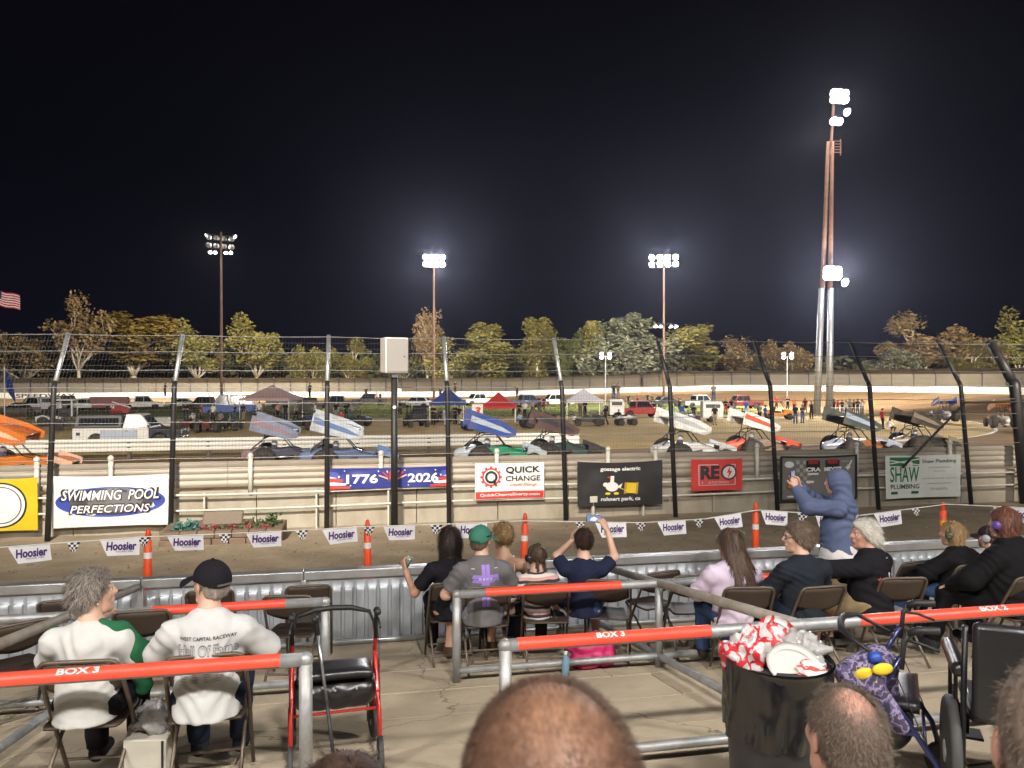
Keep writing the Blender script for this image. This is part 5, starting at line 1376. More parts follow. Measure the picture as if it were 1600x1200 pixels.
# green jacket over her shoulder
Sx = i['S']; P3 = i['P3']; sh = i['sh']
f = blend([cone(P3(sh[1]+np.array([.00,.02,.05])), P3((.25,.00,.80)), .050*Sx, .062*Sx), cone(P3((.25,.02,.80)), P3((.26,.08,.56)), .055*Sx, .045*Sx), cone(P3(i['nk']+np.array([.05,-.01,-.01])), P3(sh[1]+np.array([.0,.0,.05])), .045*Sx, .045*Sx), cone(P3(sh[0]+np.array([-.03,.06,.03])), P3((-.25,.07,.80)), .044*Sx, .052*Sx)], .03)
Q, Fc = nets(f, .010); Q = fold_noise(Q, .012, 8, 2)
o = link('green_jacket', to_mesh('green_jacket', (Q, Fc), GREEN_J)); o.location = b.location; o.rotation_euler = b.rotation_euler; tag(o, 'green jacket draped over the shoulders of the grey-haired woman', 'jacket')
chair(px, dp, R(-4), 'brown folding chair under the grey-haired woman in white')
px, dp = 326, 4.33
b, i = person('man in black cap and white printed t-shirt seated by the near railing', seat_at(px, dp), R(2), H=h_of(882, px, dp)+.0, skin='pale', head=(R(42),R(2),0), lean=.02, build=1.12,
    shirt=dict(m=WHITE_T, sleeve='half', th=.022, loose=1.35, fold=.009), shirt_len=.05, trousers=dict(m=DENIM_D), hair=dict(c='grey', style='crop', th=.004, n=900, sl=.01, nape=-.05), cap=dict(c=(.012,.012,.014), strap=(.12,.11,.10)), vox=.010, shoes=(.03,.035,.05),
    arms=[((-.30,.08,.72), (-.16,.30,.62)), ((.32,.08,.72), (.20,.30,.62))])
INK = paint((.03,.03,.035), .8); zc = i['ch'][2]*i['S']
back_print(b, text2d('WEST CAPITAL RACEWAY', .30, .020, 0, .02), .015, zc+.035, .3, INK, 'print_line')
back_print(b, text2d('Hall Of Fame', .31, .066, 0, .035), .015, zc-.030, .3, paint((.16,.16,.17), .8), 'print_outline', .003)
back_print(b, text2d('Hall Of Fame', .30, .050, 0, -.005), .015, zc-.030, .3, WHITE_T, 'print_title', .006)
rr = random.Random(4)
for c in range(5):
    mb_v = []; mb_f = []
    for r in range(9):
        wd = rr.uniform(.018,.034); z = -.085-r*.0135; o_ = len(mb_v); mb_v += [(-.125+c*.062, z), (-.125+c*.062+wd, z), (-.125+c*.062+wd, z+.005), (-.125+c*.062, z+.005)]; mb_f.append((o_, o_+1, o_+2, o_+3))
    back_print(b, (mb_v, mb_f), .0, zc, .3, paint((.25,.25,.26), .8), 'print_column')
chair(px, dp, R(2), 'brown folding chair under the man in black cap')
# row at the front wall
px, dp = 703, 7.35
b, i = person('dark-haired woman in black t-shirt holding a can out to her side', seat_at(px, dp), R(2), H=h_of(826, px, dp), skin='tan', head=(R(6),0,0), build=.98, shirt=dict(m=BLACK_T, sleeve='short', th=.018), shirt_len=.04, trousers=dict(m=BLK2), shoes=(.02,.02,.02),
    hair=dict(c='black', style='bob', len=.20, th=.014, n=3200, sl=.12, sw=.0024, wob=.12, lift=.006, amp=.010), arms=[((-.33,.02,.66), (-.40,.16,.83)), ((.27,.06,.70), (.15,.27,.6))], hands=(dict(d=(-.15,.35,.6), pn=(.9,.2,0), curl=.9), None))
w = Vector(i['P3']((-.375,.215,.905))); cn = MB().lathe([(.026,-.055),(.032,-.048),(.032,.045),(.026,.055)], n=16).build('drink_can', mat('can_paint', (.35,.42,.36), .3, .5, var=.5, scale=30), None, smooth=True)
cn.location = b.location + Matrix.Rotation(R(2), 3, 'Z') @ w; cn.rotation_euler = (R(20), R(25), 0); tag(cn, 'silver-green drink can in the hand of the dark-haired woman', 'can')
MB().ell(i['HL']((0,.05,.10)), (.08,.02,.016), 12, 6).build('sunglasses', paint((.02,.02,.022), .15), b, smooth=True)
chair(px, dp, R(2), 'brown folding chair under the dark-haired woman')
px, dp = 752, 7.02
b, i = person('man in green cap and grey t-shirt with a purple cross print', seat_at(px, dp), R(0), H=h_of(824, px, dp), skin='pale', head=(R(-32),R(2),R(4)), build=1.14, shirt=dict(m=GREY_T, sleeve='short', th=.02, fold=.008), shirt_len=.06, trousers=dict(m=GREY_S, len=.55), shoes=(.10,.06,.04),
    hair=dict(c='greybrown', style='crop', th=.004, n=700, sl=.008, nape=-.06), cap=dict(c=(.045,.17,.12), strap=(.03,.05,.04)), arms=[((-.31,.04,.66), (-.24,.28,.56)), ((.30,.06,.68), (.2,.29,.57))], legs=([(-.20,.34,.50),(.16,.36,.50)], [(-.25,.32,.09),(.16,.40,.09)]))
LAV = paint((.30,.20,.60), .8); zc = i['ch'][2]*i['S']
def rarm(w0, h0, n=6): return [(-w0/2, -h0/2), (w0/2, -h0/2), (w0/2, h0/2), (-w0/2, h0/2)]
for x in (-.0195, .0195):
    vs = [(x-.017, z) for z in np.linspace(-.30,.065,10)] + [(x+.017, z) for z in np.linspace(.065,-.30,10)]
    n_ = 10; f_ = [(k, k+1, 18-k, 19-k) for k in range(9)]
    back_print(b, (vs, f_), .012, zc+.045, 1, LAV, 'cross_print')
for z in (-.038, .0):
    vs = [(-.125,-.017),(-.06,-.017),(0,-.017),(.06,-.017),(.125,-.017),(.125 if z < 0 else .118,.017),(.06,.017),(0,.017),(-.06,.017),(-.11,.017)]
    back_print(b, (vs, [(0,1,8,9),(1,2,7,8),(2,3,6,7),(3,4,5,6)]), .012, zc+.005+z, 1, LAV, 'cross_print', .0045)
back_print(b, text2d('K E C Y', .12, .018, 0, .02), .012, zc-.013, 1, paint((.8,.78,.82), .8), 'lettering', .007)
back_print(b, rect2d(.03,.008), -.10, zc+.075, 1, paint((.6,.6,.62), .8), 'print_mark'); back_print(b, rect2d(.035,.006), .11, zc+.075, 1, paint((.6,.6,.62), .8), 'print_mark')
mb = MB().tube([i['HL']((math.cos(a)*.103, -.016+math.sin(a)*.123, .062)) for a in [R(-30)+R(240)*k/14 for k in range(15)]], .006, 5); mb.build('goggle_strap', paint((.012,.012,.014), .4), b)
chair(px+6, dp-.05, R(0), 'brown folding chair under the man in green cap')
px, dp = 786, 7.55
b, i = person('blonde woman with hair up and bare back in a strappy top', seat_at(px, dp), R(-4), H=h_of(821, px, dp), skin='tan', head=(R(12),R(4),0), build=.92, shirt=dict(m=blotch('floral', [(.42,.30,.24),(.55,.46,.38),(.30,.17,.13)], 30), sleeve='none', th=.012, neck=False), trousers=dict(m=DENIM), hair=dict(c='blonde', style='bun', bun=(0,-.06,.10), n=1800, sl=.05, sw=.002, wob=.4, lift=.006))
for s in (-1,1): MB().tube([i['P3']((s*.085,-.165,i['ch'][2]-.06)), i['P3']((s*.095,-.135,i['ch'][2]+.03)), i['P3']((s*.10,-.03,i['ch'][2]+.115))], .004, 5).build('shoulder_strap', paint((.6,.55,.48), .8), b)
chair(px, dp, R(-4), 'brown folding chair under the blonde woman with bare back')
px, dp = 838, 7.2
b, i = person('girl with braids and black ear defenders in a striped top', seat_at(px, dp), R(-3), H=h_of(853, px, dp), skin='pale', head=(R(30),0,0), build=.95, shirt=dict(m=STRIPE, sleeve='long', th=.022, fold=.010), shirt_len=.05, trousers=dict(m=CHAR), shoes=(.50,.10,.12), hair=dict(c='brown', style='braids', th=.010, n=1500, sl=.04, sw=.0018, wob=.15))
tag(headphones(i, b), 'black ear defenders worn by the girl with braids', 'ear defenders')
chair(px+14, dp-.1, R(-8), 'brown folding chair under the girl with braids')
px, dp = 912, 7.25
b, i = person('young woman with bun in navy t-shirt filming with a raised phone', seat_at(px, dp), R(-16), H=h_of(829, px, dp), skin='pale', head=(R(14),R(8),R(-6)), lean=.02, build=.98, shirt=dict(m=NAVY_T, sleeve='short', th=.016), shirt_len=.03, trousers=dict(m=DENIM, len=.42), shoes=(.5,.5,.5),
    hair=dict(c='dark', style='bun', bun=(0,-.09,.072), n=1500, sl=.04, sw=.0016, wob=.2), arms=[((-.27,.10,.97), (-.115,.06,1.13)), ((.30,.08,.98), (.235,.20,1.215))], hands=(dict(d=(.3,.0,.5), pn=(.8,.5,0), curl=.5), dict(d=(-.35,.18,.6), pn=(-.7,.5,-.2), curl=.6)), legs=([(-.30,.28,.62),(.13,.36,.50)], [(-.22,.20,.20),(.12,.40,.09)]))
MB().tube([i['P3']((.235+.034*math.cos(a), .20+.034*math.sin(a), 1.175)) for a in [2*PI*k/14 for k in range(14)]], .006, 5, closed=True).build('wristband', paint((.7,.55,.02), .4), b)
ph = thing('phone', 'smartphone with lit screen in the raised hand of the woman in navy', 'phone', b.location + Matrix.Rotation(R(-16), 3, 'Z') @ Vector(i['P3']((.105,.235,1.32))), R(2)); ph.rotation_euler = (R(-12), R(6), R(-2))
MB().box((0,0,0), (.155,.009,.075)).build('body', paint((.02,.02,.022), .3), ph, bevel=.004)
MB().box((0,-.0055,0), (.146,.002,.067)).build('screen', mat('phone_screen', (.05,.06,.1), .2, var=.0, emit=(.30,.42,.85), estr=.55), ph)
mb = MB(); mb.add([(-.045,-.0072,-.020),(.03,-.0072,-.024),(.045,-.0072,.0),(.0,-.0072,.02),(-.03,-.0072,.008)], [(0,1,2,3,4)]); mb.build('screen_image', mat('phone_screen_bright', (.2,.2,.2), .3, var=0, emit=(.85,.88,.95), estr=.8), ph)
chair(px+38, dp-.05, R(-18), 'brown folding chair turned slightly under the woman in navy')
# box right of the divider
px, dp = 1142, 6.55
b, i = person('woman with long brown hair in a lilac jumper', seat_at(px, dp), R(-8), H=h_of(829, px, dp), skin='pale', head=(R(28),R(2),0), build=1.04, shirt=dict(m=LILAC, sleeve='long', th=.026, loose=1.3, fold=.013, name='blouse'), shirt_len=.09, trousers=dict(m=DENIM), shoes=(.03,.025,.02), hair=dict(c='ash', style='long', len=.36, th=.016, n=3800, sl=.12, sw=.0022, wob=.12, lift=.004))
chair(px+20, dp-.12, R(-10), 'brown folding chair under the woman in lilac')
px, dp = 1250, 6.45
b, i = person('man with glasses and greying hair in a dark sweatshirt, looking left along the track', seat_at(px, dp), R(6), H=h_of(819, px, dp), skin='pale', head=(R(62),0,0), build=1.08, shirt=dict(m=CHAR, sleeve='long', th=.024, fold=.009, name='sweatshirt'), shirt_len=.05, trousers=dict(m=DENIM_D), hair=dict(c='greybrown', style='short', th=.016, n=4500, sl=.045, sw=.0020, nape=-.10, amp=.007, wob=.3, lift=.005))
HL = i['HL']
for s in (-1,1): MB().tube([HL((s*.083,-.01,.012)), HL((s*.078,.06,.016)), HL((s*.055,.097,.012))], .003, 5).build('glasses_arm', paint((.015,.015,.016), .3), b)
for s in (-1,1): MB().tube([HL((s*.034+.025*math.cos(a), .099, .006+.018*math.sin(a))) for a in [2*PI*k/12 for k in range(12)]], .003, 5, closed=True).build('glasses_rim', paint((.015,.015,.016), .3), b)
chair(px+20, dp-.1, R(2), 'brown folding chair under the man with glasses')
px, dp = 1352, 6.85
b, i = person('white-haired man in black printed long-sleeved shirt with one arm stretched out', seat_at(px, dp), R(28), H=h_of(815, px, dp), skin='ruddy', head=(R(50),R(2),0), lean=-.02, build=1.22, shirt=dict(m=BLACK_T, sleeve='long', th=.026, loose=1.2, fold=.010), shirt_len=.05, trousers=dict(m=KHAKI, len=.55), shoes=(.02,.02,.022),
    hair=dict(c='white', style='swept', th=.020, n=3600, sl=.06, sw=.0018, wob=.2, lift=.004), arms=[((-.44,.16,.86), (-.62,.36,.80)), ((.30,.02,.68), (.02,.26,.70))])
zc = i['ch'][2]*i['S']; back_print(b, rect2d(.03,.26), .02, zc-.02, 1, paint((.7,.7,.7), .8), 'white_panel'); 
for k, (x, z) in enumerate(((.15,-.02),(.165,-.06),(.175,-.10),(.15,-.14),(.12,-.17))): back_print(b, star2d(.02, 3), x, zc+z, 1, paint((.7,.7,.7), .8), 'sleeve_print')
back_print(b, star2d(.03, 5), -.10, zc-.07, 1, paint((.6,.05,.05), .8), 'red_badge'); 
chair(px+46, dp-.1, R(-8), 'brown folding chair under the white-haired man')
px, dp = 1312, 8.0
u_, v_ = vn(px, dp)
b, i = person('hooded spectator standing in a slate blue sweatshirt, arms raised to film the track', (u_, v_, floor_z(v_)), R(44), 'stand', H=h_of(736, px, dp), skin='pale', head=(R(2),R(-4),0), build=1.12, shirt=dict(m=SLATE, sleeve='long', th=.036, loose=1.3, fold=.014, hood='up', name='hoodie'), shirt_len=.02, trousers=dict(m=KHAKI), shoes=(.1,.1,.1),
    arms=[((-.20,.26,1.36), (-.09,.42,1.53)), ((.22,.24,1.34), (.02,.40,1.53))], hands=(dict(d=(.3,.2,.7), pn=(.6,.6,0), curl=.6), dict(d=(-.2,.2,.7), pn=(-.6,.6,0), curl=.6)))
Sx = i['S']; P3 = i['P3']; pel = i['pel']
Q, Fc = nets(cone(P3(pel+np.array([0,0,-.22])), P3(pel+np.array([0,0,.05])), .225*Sx, .19*Sx, (0,1,0), 1.05, flat0=True, flat=True), .012); Q = fold_noise(Q, .010, 9, 4)
link('undershirt', to_mesh('undershirt', (Q, Fc), cloth((.66,.63,.64))), b)
back_print(b, poly2d([(-.05,-.19),(.05,-.19),(.07,.0),(.05,.16),(-.04,.17),(-.06,0)]), .02, i['ch'][2]*Sx-.14, 1, blotch('back_art', [(.30,.42,.62),(.45,.05,.05),(.62,.66,.72),(.12,.2,.42)], 22), 'back_print')
ph = thing('camera_phone', 'dark phone held up by the hooded spectator', 'phone', b.location + Matrix.Rotation(R(44), 3, 'Z') @ Vector(P3((-.02,.47,1.66))), R(44)); MB().box((0,0,0), (.15,.01,.075)).build('body', paint((.02,.02,.022), .3), ph, bevel=.004); MB().box((0,-.0062,0), (.14,.002,.066)).build('screen', MATS['phone_screen'], ph)
px, dp = 1492, 7.6
b, i = person('blonde spectator with ear defenders in a black jacket', seat_at(px, dp), R(14), H=h_of(817, px, dp), skin='pale', head=(R(20),0,0), build=1.12, shirt=dict(m=BLK2, sleeve='long', th=.034, loose=1.2, fold=.012, name='jacket'), shirt_len=.06, trousers=dict(m=DENIM), hair=dict(c='blonde', style='bob', len=.17, th=.016, n=2200, sl=.07, sw=.002, wob=.2),
    arms=[((-.36,.08,.74), (-.36,.30,.62)), ((.30,.06,.70), (.15,.27,.6))], legs=([(-.30,.36,.50),(.05,.38,.50)], [(-.34,.50,.09),(.05,.44,.09)]))
tag(headphones(i, b, (.06,.08,.05)), 'ear defenders worn by the blonde spectator in black jacket', 'ear defenders')
chair(px+5, dp, R(10), 'brown folding chair under the blonde spectator in black jacket')
px, dp = 1574, 6.7
b, i = person('red-haired spectator in a black hooded top with white back print', seat_at(px, dp), R(10), H=h_of(797, px, dp), skin='pale', head=(R(6),0,0), build=1.25, shirt=dict(m=BLK2, sleeve='long', th=.036, loose=1.25, fold=.012, hood='down', name='hoodie'), shirt_len=.06, trousers=dict(m=BLK2), hair=dict(c='red', style='bob', len=.10, th=.020, n=2600, sl=.06, sw=.002, wob=.25),
    arms=[((-.33,.06,.70), (-.26,.30,.58)), ((.33,.06,.70), (.24,.3,.58))], legs=([(-.24,.36,.50),(.16,.36,.50)], [(-.30,.44,.09),(.16,.42,.09)]))
zc = i['ch'][2]*i['S']
for k in range(7):
    x, z = (.05+.035*(k % 3), -.03-.03*k*.8); back_print(b, poly2d([(-.02,-.012),(.018,-.016),(.022,.01),(-.016,.014)]), x, zc+z, 1, paint((.62,.62,.63), .8), 'back_print')
tag(headphones(i, b, (.12,.06,.30)), 'ear defenders with violet cups on the red-haired spectator', 'ear defenders')
chair(px+14, dp-.1, R(8), 'brown folding chair under the red-haired spectator')
px, dp = 1548, 7.9
b, i = person('spectator in dark cap and grey ear defenders half hidden behind the red-haired one', seat_at(px, dp), R(8), H=h_of(824, px, dp), skin='pale', head=(R(25),0,0), shirt=dict(m=BLK2, sleeve='long', th=.03, name='jacket'), trousers=dict(m=BLK2), hair=dict(c='dark', style='crop', th=.008, n=600, sl=.015), cap=dict(c=(.03,.018,.02)))
tag(headphones(i, b, (.32,.33,.35)), 'grey ear defenders on the spectator in the dark cap', 'ear defenders')
chair(px, dp, R(8), 'brown folding chair under the spectator in the dark cap')
# empty chairs
for px, dp, rz, l in ((18, 5.6, 35, 'empty brown folding chair at the picture edge beside the divider'), (228, 6.1, 0, 'empty brown folding chair between the couple and the corrugated wall'), (105, 6.9, 10, 'empty brown folding chair behind the grey-haired woman, against the wall'), (330, 7.3, 3, 'empty brown folding chair against the wall behind the black cap'),
                      (455, 6.75, -8, 'empty brown folding chair left of the red walker, nearer one'), (482, 7.45, 2, 'empty brown folding chair left of the red walker, nearer the wall'), (1022, 7.75, 14, 'empty brown folding chair right of the woman in navy, turned'), (1078, 7.35, -6, 'empty brown folding chair behind the divider pipe, left of the woman in lilac'),
                      (1190, 7.6, 4, 'empty brown folding chair between the woman in lilac and the wall'), (1415, 8.0, 8, 'empty brown folding chair behind the white-haired man'), (1620, 7.9, 0, 'empty brown folding chair cut by the picture edge')):
    chair(px, dp, R(rz), l)

# ================================================================ heads close to the camera
def near(label, px, py, depth, floor, skin, hair, sh, yaw, build, headyaw, headpitch=0, H=None, front=.02):
    u, v = vn(px, depth); H = 4.1-(py-592)*depth/1186 - floor
    return person(label, (u, v-.0, floor), yaw, H=H, skin=skin, head=(headyaw, headpitch, 0), build=build, shirt=dict(m=sh, sleeve='short', th=.02), trousers=dict(m=DENIM_D), hair=hair, hv=.0045, lean=0)
near('head of brown-haired man with thinning crown directly in front', 868, 1086, .70, 2.5, 'brown', dict(c='nearbrown', style='fuzz', th=.001, n=60000, sl=.010, sw=.0004, amp=0, wob=.35, vox=.005, nape=-.09, lift=.0018, thin0=.22, thinr=.09), cloth((.05,.05,.06)), 0, 1.05, R(0), R(6)) if HAIR.setdefault('nearbrown', mat('hair_nearbrown', (.11,.055,.035), .7, var=.15, scale=14, island=.25)) else 0
near('back of the head of a man with thin grey-brown hair beside the waste bin', 1330, 1083, 1.78, 2.2, 'ruddy', dict(c='neargrey', style='fuzz', th=.003, n=36000, sl=.018, sw=.0005, amp=.001, wob=.4, vox=.005, nape=-.10, lift=.003, thin0=.15, thinr=.05), cloth((.06,.07,.09)), 0, 1.1, R(0), R(2)) if HAIR.setdefault('neargrey', mat('hair_neargrey', (.155,.115,.09), .7, var=.25, scale=20, island=.35)) else 0
near('head with cropped brown hair cut by the edge beside the wheelchair', 1718, 1050, 1.02, 2.2, 'ruddy', dict(c='neargrey', style='crop', th=.008, n=8000, sl=.016, sw=.0007, amp=.003, wob=.5, vox=.005, nape=-.10, lift=.0015), cloth((.03,.03,.03)), 0, 1.1, R(-38))
near('top of a dark-haired head at the bottom edge below the red walker', 535, 1206, 1.35, 2.2, 'brown', dict(c='dark', style='short', th=.014, n=7000, sl=.04, sw=.0008, amp=.003, wob=.3, vox=.005), cloth((.03,.03,.03)), 0, 1.0, 0)

# ================================================================ walkers, bin, bags
M_redm = mat('walker_red', (.50,.03,.025), .3, .3, var=.06, coat=.4); M_bluem = mat('walker_navy', (.018,.022,.085), .3, .3, var=.06, coat=.4); M_grip = mat('black_rubber', (.014,.014,.015), .55, var=.1); M_vinyl = mat('black_vinyl', (.016,.016,.018), .32, var=.1, bump=.15, bscale=25)
def wheel(par, c, r, w_, ax, name='wheel'):
    tw_ = MB(); tw_.lathe([(r*.78,-w_/2),(r*.95,-w_/2),(r,-w_*.3),(r,w_*.3),(r*.95,w_/2),(r*.78,w_/2)], n=20, axis='X')
    o = tw_.build(name, mat('wheel_grey', (.045,.045,.045), .7), par, smooth=True); o.location = c; o.rotation_euler = (0,0,ax)
    MB().lathe([(r*.78,-w_*.35),(r*.78,w_*.35)], n=20, axis='X').build('rim', M_grip, o); MB().lathe([(r*.2,-w_*.6),(r*.2,w_*.6)], n=10, axis='X').build('hub', M_galv, o)
    return o
def walker(label, loc, rz, fm, seat=True, tall=.93):
    """four-wheeled walker; the user's side (grips) faces -y"""
    t = thing('wheeled_walker', label, 'walker', loc, rz)
    for s in (-1,1):
        x = s*.26
        MB().tube([(x,-.24,.10),(x,-.20,.30),(x*.98,-.02,.60),(x*.97,.03,.66)], .014, 10).build('rear_leg', fm, t, smooth=True)
        MB().tube([(x,.25,.20),(x,.20,.40),(x*.98,.0,.66),(x*.97,-.08,.80)], .014, 10).build('front_leg', fm, t, smooth=True)
        MB().tube([(x*.97,-.08,.74),(x*.97,-.10,tall-.05),(x*.97,-.14,tall)], .012, 10).build('handle_post', M_grip if fm is M_redm else M_iron, t, smooth=True)
        MB().tube([(x*.97,-.12,tall-.012),(x*.97,-.17,tall+.006),(x*.97,-.26,tall+.008)], .019, 10).build('grip', M_grip, t, smooth=True)
        MB().tube([(x*.97,-.10,tall-.045),(x*.97+s*.01,-.17,tall-.055),(x*.97+s*.012,-.25,tall-.085)], .008, 8).build('brake_lever', M_grip, t, smooth=True)
        MB().tube([(x*.97,-.1,tall-.05),(x*1.05,-.06,.7),(x*1.03,-.16,.4),(x,-.22,.2)], .003, 5).build('brake_cable', M_grip, t)
        MB().cyl((x,-.14,.43),(x,.14,.43), .010).build('side_brace', fm, t); MB().cyl((x,-.06,.55),(x,.10,.55), .009).build('side_brace', fm, t)
        wheel(t, (x,-.25,.10), .10, .03, 0); wheel(t, (x,.27,.10), .10, .03, R(8))
        MB().box((x,.26,.19), (.05,.05,.12)).build('fork', M_grip, t, bevel=.006)
    MB().cyl((-.26,-.16,.34),(.26,-.16,.34), .009).build('cross_brace', fm, t); MB().cyl((-.26,.10,.43),(.26,.10,.43), .009).build('cross_brace', fm, t)
    if seat:
        MB().grid(lambda a, b: ((a-.5)*.46, -.15+.30*b, .56+.018*(1-(2*a-1)**6)*(1-(2*b-1)**6)), 16, 10).build('seat', M_vinyl, t, smooth=True).modifiers.new('s','SOLIDIFY').thickness = .045
        Q, Fc = nets(blend([cone((-.19,0,.43),(.19,0,.43),.085,.085,(0,1,0),.75), cone((-.18,0,.37),(.18,0,.37),.06,.06,(0,1,0),.7)], .03), .011); Q = fold_noise(Q, .008, 12, 3); pb = link('pouch', to_mesh('pouch', (Q, Fc), M_vinyl), t)
        for x in (-.13,0,.13): MB().ell((x,-.125,.455), (.008,.004,.008), 8, 5).build('stud', M_galv, pb)
        pts = [(-.25,.05,tall-.12),(-.23,.13,tall-.07),(-.12,.19,tall-.05),(0,.20,tall-.045),(.12,.19,tall-.05),(.23,.13,tall-.07),(.25,.05,tall-.12),(.25,-.03,tall-.16)]
        MB().tube([(-.25,-.03,tall-.16)]+pts, [.009,.009,.012,.018,.018,.018,.012,.009,.009], 10).build('backrest_bar', M_grip, t, smooth=True)
    return t
p = seat_at(522, 4.72); p.z = floor_z(p.y)
wk = walker('red four-wheeled walker with black seat standing in the gap between the railings', p, R(8), M_redm); wk.rotation_euler = (R(-4), 0, R(4))
# cane hooked on the walker
cn = thing('walking_cane', 'black adjustable cane leaning on the red walker seat', 'cane', seat_at(524, 4.46))
MB().tube([(0,-.02,0),(-.055,.05,.42)], .011, 8).build('shaft', M_iron, cn, smooth=True); MB().tube([(-.055,.05,.42),(-.11,.12,.80)], .009, 8).build('upper_shaft', mat('cane_alloy', (.35,.36,.38), .3, .8), cn, smooth=True)
MB().tube([(-.112,.122,.79),(-.118,.13,.86),(-.122,.10,.90),(-.125,.04,.905)], .017, 8).build('handle', M_grip, cn, smooth=True); MB().lathe([(.02,0),(.018,.03),(.013,.05)], (0,-.02,-.01), 10).build('ferrule', M_grip, cn)
p = seat_at(1400, 3.95); wk2 = walker('navy four-wheeled walker standing beside the waste bin', p, R(38), M_bluem); wk2.rotation_euler = (R(-4), 0, R(52))
# purple patterned garment over it
f = blend([cone((-.18,-.05,.74),(.02,.0,.76),.07,.08), cone((.02,0,.76),(.14,.06,.52),.08,.06), cone((-.1,-.08,.72),(.06,-.10,.50),.06,.05)], .05)
Q, Fc = nets(f, .010); Q = fold_noise(Q, .014, 9, 6); o = link('patterned_jacket', to_mesh('patterned_jacket', (Q, Fc), blotch('purple_camo', [(.025,.025,.05),(.10,.075,.17),(.25,.21,.33),(.05,.04,.08)], 22))); o.location = p + Vector((-.20,-.10,-.03)); tag(o, 'purple blotch-patterned jacket hung over the navy walker', 'jacket')
o = thing('soft_toy', 'yellow and blue soft toy lying on the purple jacket', 'toy', p + Vector((-.29,-.20,.745)))
for s in (-1,1): MB().ell((s*.042,-.02-.01*s,.012*s), (.058,.016,.030), 12, 8).build('yellow_lobe', paint((.72,.50,.02), .6), o, smooth=True)
MB().ell((.03,.01,.055), (.035,.03,.03), 10, 7).build('blue_knob', paint((.02,.06,.35), .5), o, smooth=True); MB().ell((0,-.01,-.055), (.03,.025,.035), 10, 7).build('yellow_lobe', paint((.72,.50,.02), .6), o, smooth=True)
# wheelchair at the right edge
M_wc = mat('wheelchair_black', (.012,.012,.014), .4, .3)
t = thing('wheelchair', 'black wheelchair with padded armrest at the picture edge', 'wheelchair', seat_at(1592, 3.75), R(-35))
for s in (-1,1):
    wheel(t, (s*.24,.40,.13), .13, .06, 0, 'caster'); o = wheel(t, (s*.30,-.12,.27), .27, .05, 0, 'drive_wheel')
    MB().tube([(s*.26,-.20,.20),(s*.26,-.22,.48),(s*.26,-.28,.95)], .014, 8).build('back_post', M_wc, t, smooth=True)
    MB().tube([(s*.26,-.2,.47),(s*.26,.25,.47),(s*.24,.40,.30),(s*.24,.40,.16)], .014, 8).build('side_frame', M_wc, t, smooth=True)
    Q = nets(blend([cone((s*.28,-.22,.72),(s*.28,.16,.72),.036,.036)], .01), .010); link('armrest', to_mesh('armrest', Q, M_vinyl), t)
    for y in (-.12,.1): MB().cyl((s*.28,y,.47),(s*.28,y,.70), .010).build('armrest_post', M_wc, t)
    MB().tube([(s*.15,.28,.46),(s*.15,.46,.30),(s*.15,.52,.12)], .012, 8).build('legrest', M_wc, t, smooth=True); MB().box((s*.15,.56,.10), (.16,.14,.015)).build('footplate', M_wc, t, bevel=.004)
MB().box((0,.02,.49), (.46,.44,.07)).build('seat', M_vinyl, t, bevel=.025); o = MB().box((0,-.27,.74), (.46,.06,.46)).build('backrest', M_vinyl, t, bevel=.025)
# waste bin with bin liner
M_bin = mat('bin_plastic', (.018,.018,.02), .5, var=.15); M_liner = mat('bin_liner', (.008,.008,.009), .26, var=0, bump=.12, bscale=8, spec=.7, bdist=.02)
p = seat_at(1215, 3.4); bh = 4.1-(1030-592)*3.4/1186 - p.z
t = thing('waste_bin', 'black waste bin with shiny black liner in front of the railing', 'waste bin', p)
MB().lathe([(.18,0),(.185,.02),(.218,bh-.28),(.224,bh-.02)], n=36).build('bin', M_bin, t, smooth=True)
def liner(a, b):
    th = 2*PI*a; z = bh+.01 - b*.34; r = .236 + .012*math.sin(th*9+b*5)*b + .006*mnoise.noise(Vector((math.cos(th)*4, math.sin(th)*4, b*3))) + .004*math.sin(th*31+3*mnoise.noise(Vector((math.cos(th)*3, math.sin(th)*3, b*4)))+b*4)*(.3+b) + .005*(.5-abs(mnoise.noise(Vector((math.cos(th)*8+b*2, math.sin(th)*8, b*5))))) - .01*b
    z -= .05*mnoise.noise(Vector((math.cos(th)*2, math.sin(th)*2, 4)))*b
    return (r*math.cos(th), r*math.sin(th), z)
MB().grid(liner, 120, 26).build('liner', M_liner, t, smooth=True)
mb = MB(); mb.grid(lambda a, b: ((.236-.03*b)*math.cos(2*PI*a), (.262-.03*b)*math.sin(2*PI*a), bh+.01-.10*b*b), 60, 4); mb.build('liner_fold', M_liner, t, smooth=True)
MB().grid(lambda a, b: (b*.215*math.cos(2*PI*a), b*.215*math.sin(2*PI*a), bh-.06), 30, 2).build('rubbish_bed', M_liner, t)
def crumple(name, label, c, r, m, amp, seed, cat='rubbish', alpha=None):
    mb = MB(); mb.ell((0,0,0), (1,1,1), 40, 26); vs = []
    for q in mb.v:
        n = Vector(q); k = 1 + amp*mnoise.noise(n*2.2+Vector((seed,0,0))) + amp*.6*abs(mnoise.noise(n*5+Vector((0,seed,0)))); vs.append((n.x*r[0]*k, n.y*r[1]*k, n.z*r[2]*k))
    mb.v = vs; o = mb.build(name, m, None, smooth=True); o.location = c; tag(o, label, cat); return o
M_bag = mat('red_print_plastic', (.66,.64,.64), .25, var=.05, bump=.5, bscale=14, bdist=.02); RB = blotch('red_print_bag', [(.42,.40,.40),(.46,.03,.04),(.45,.43,.43)], 13); RB.node_tree.nodes['Principled BSDF'].inputs['Roughness'].default_value = .22
B0 = p + Vector((0,0,bh-.05))
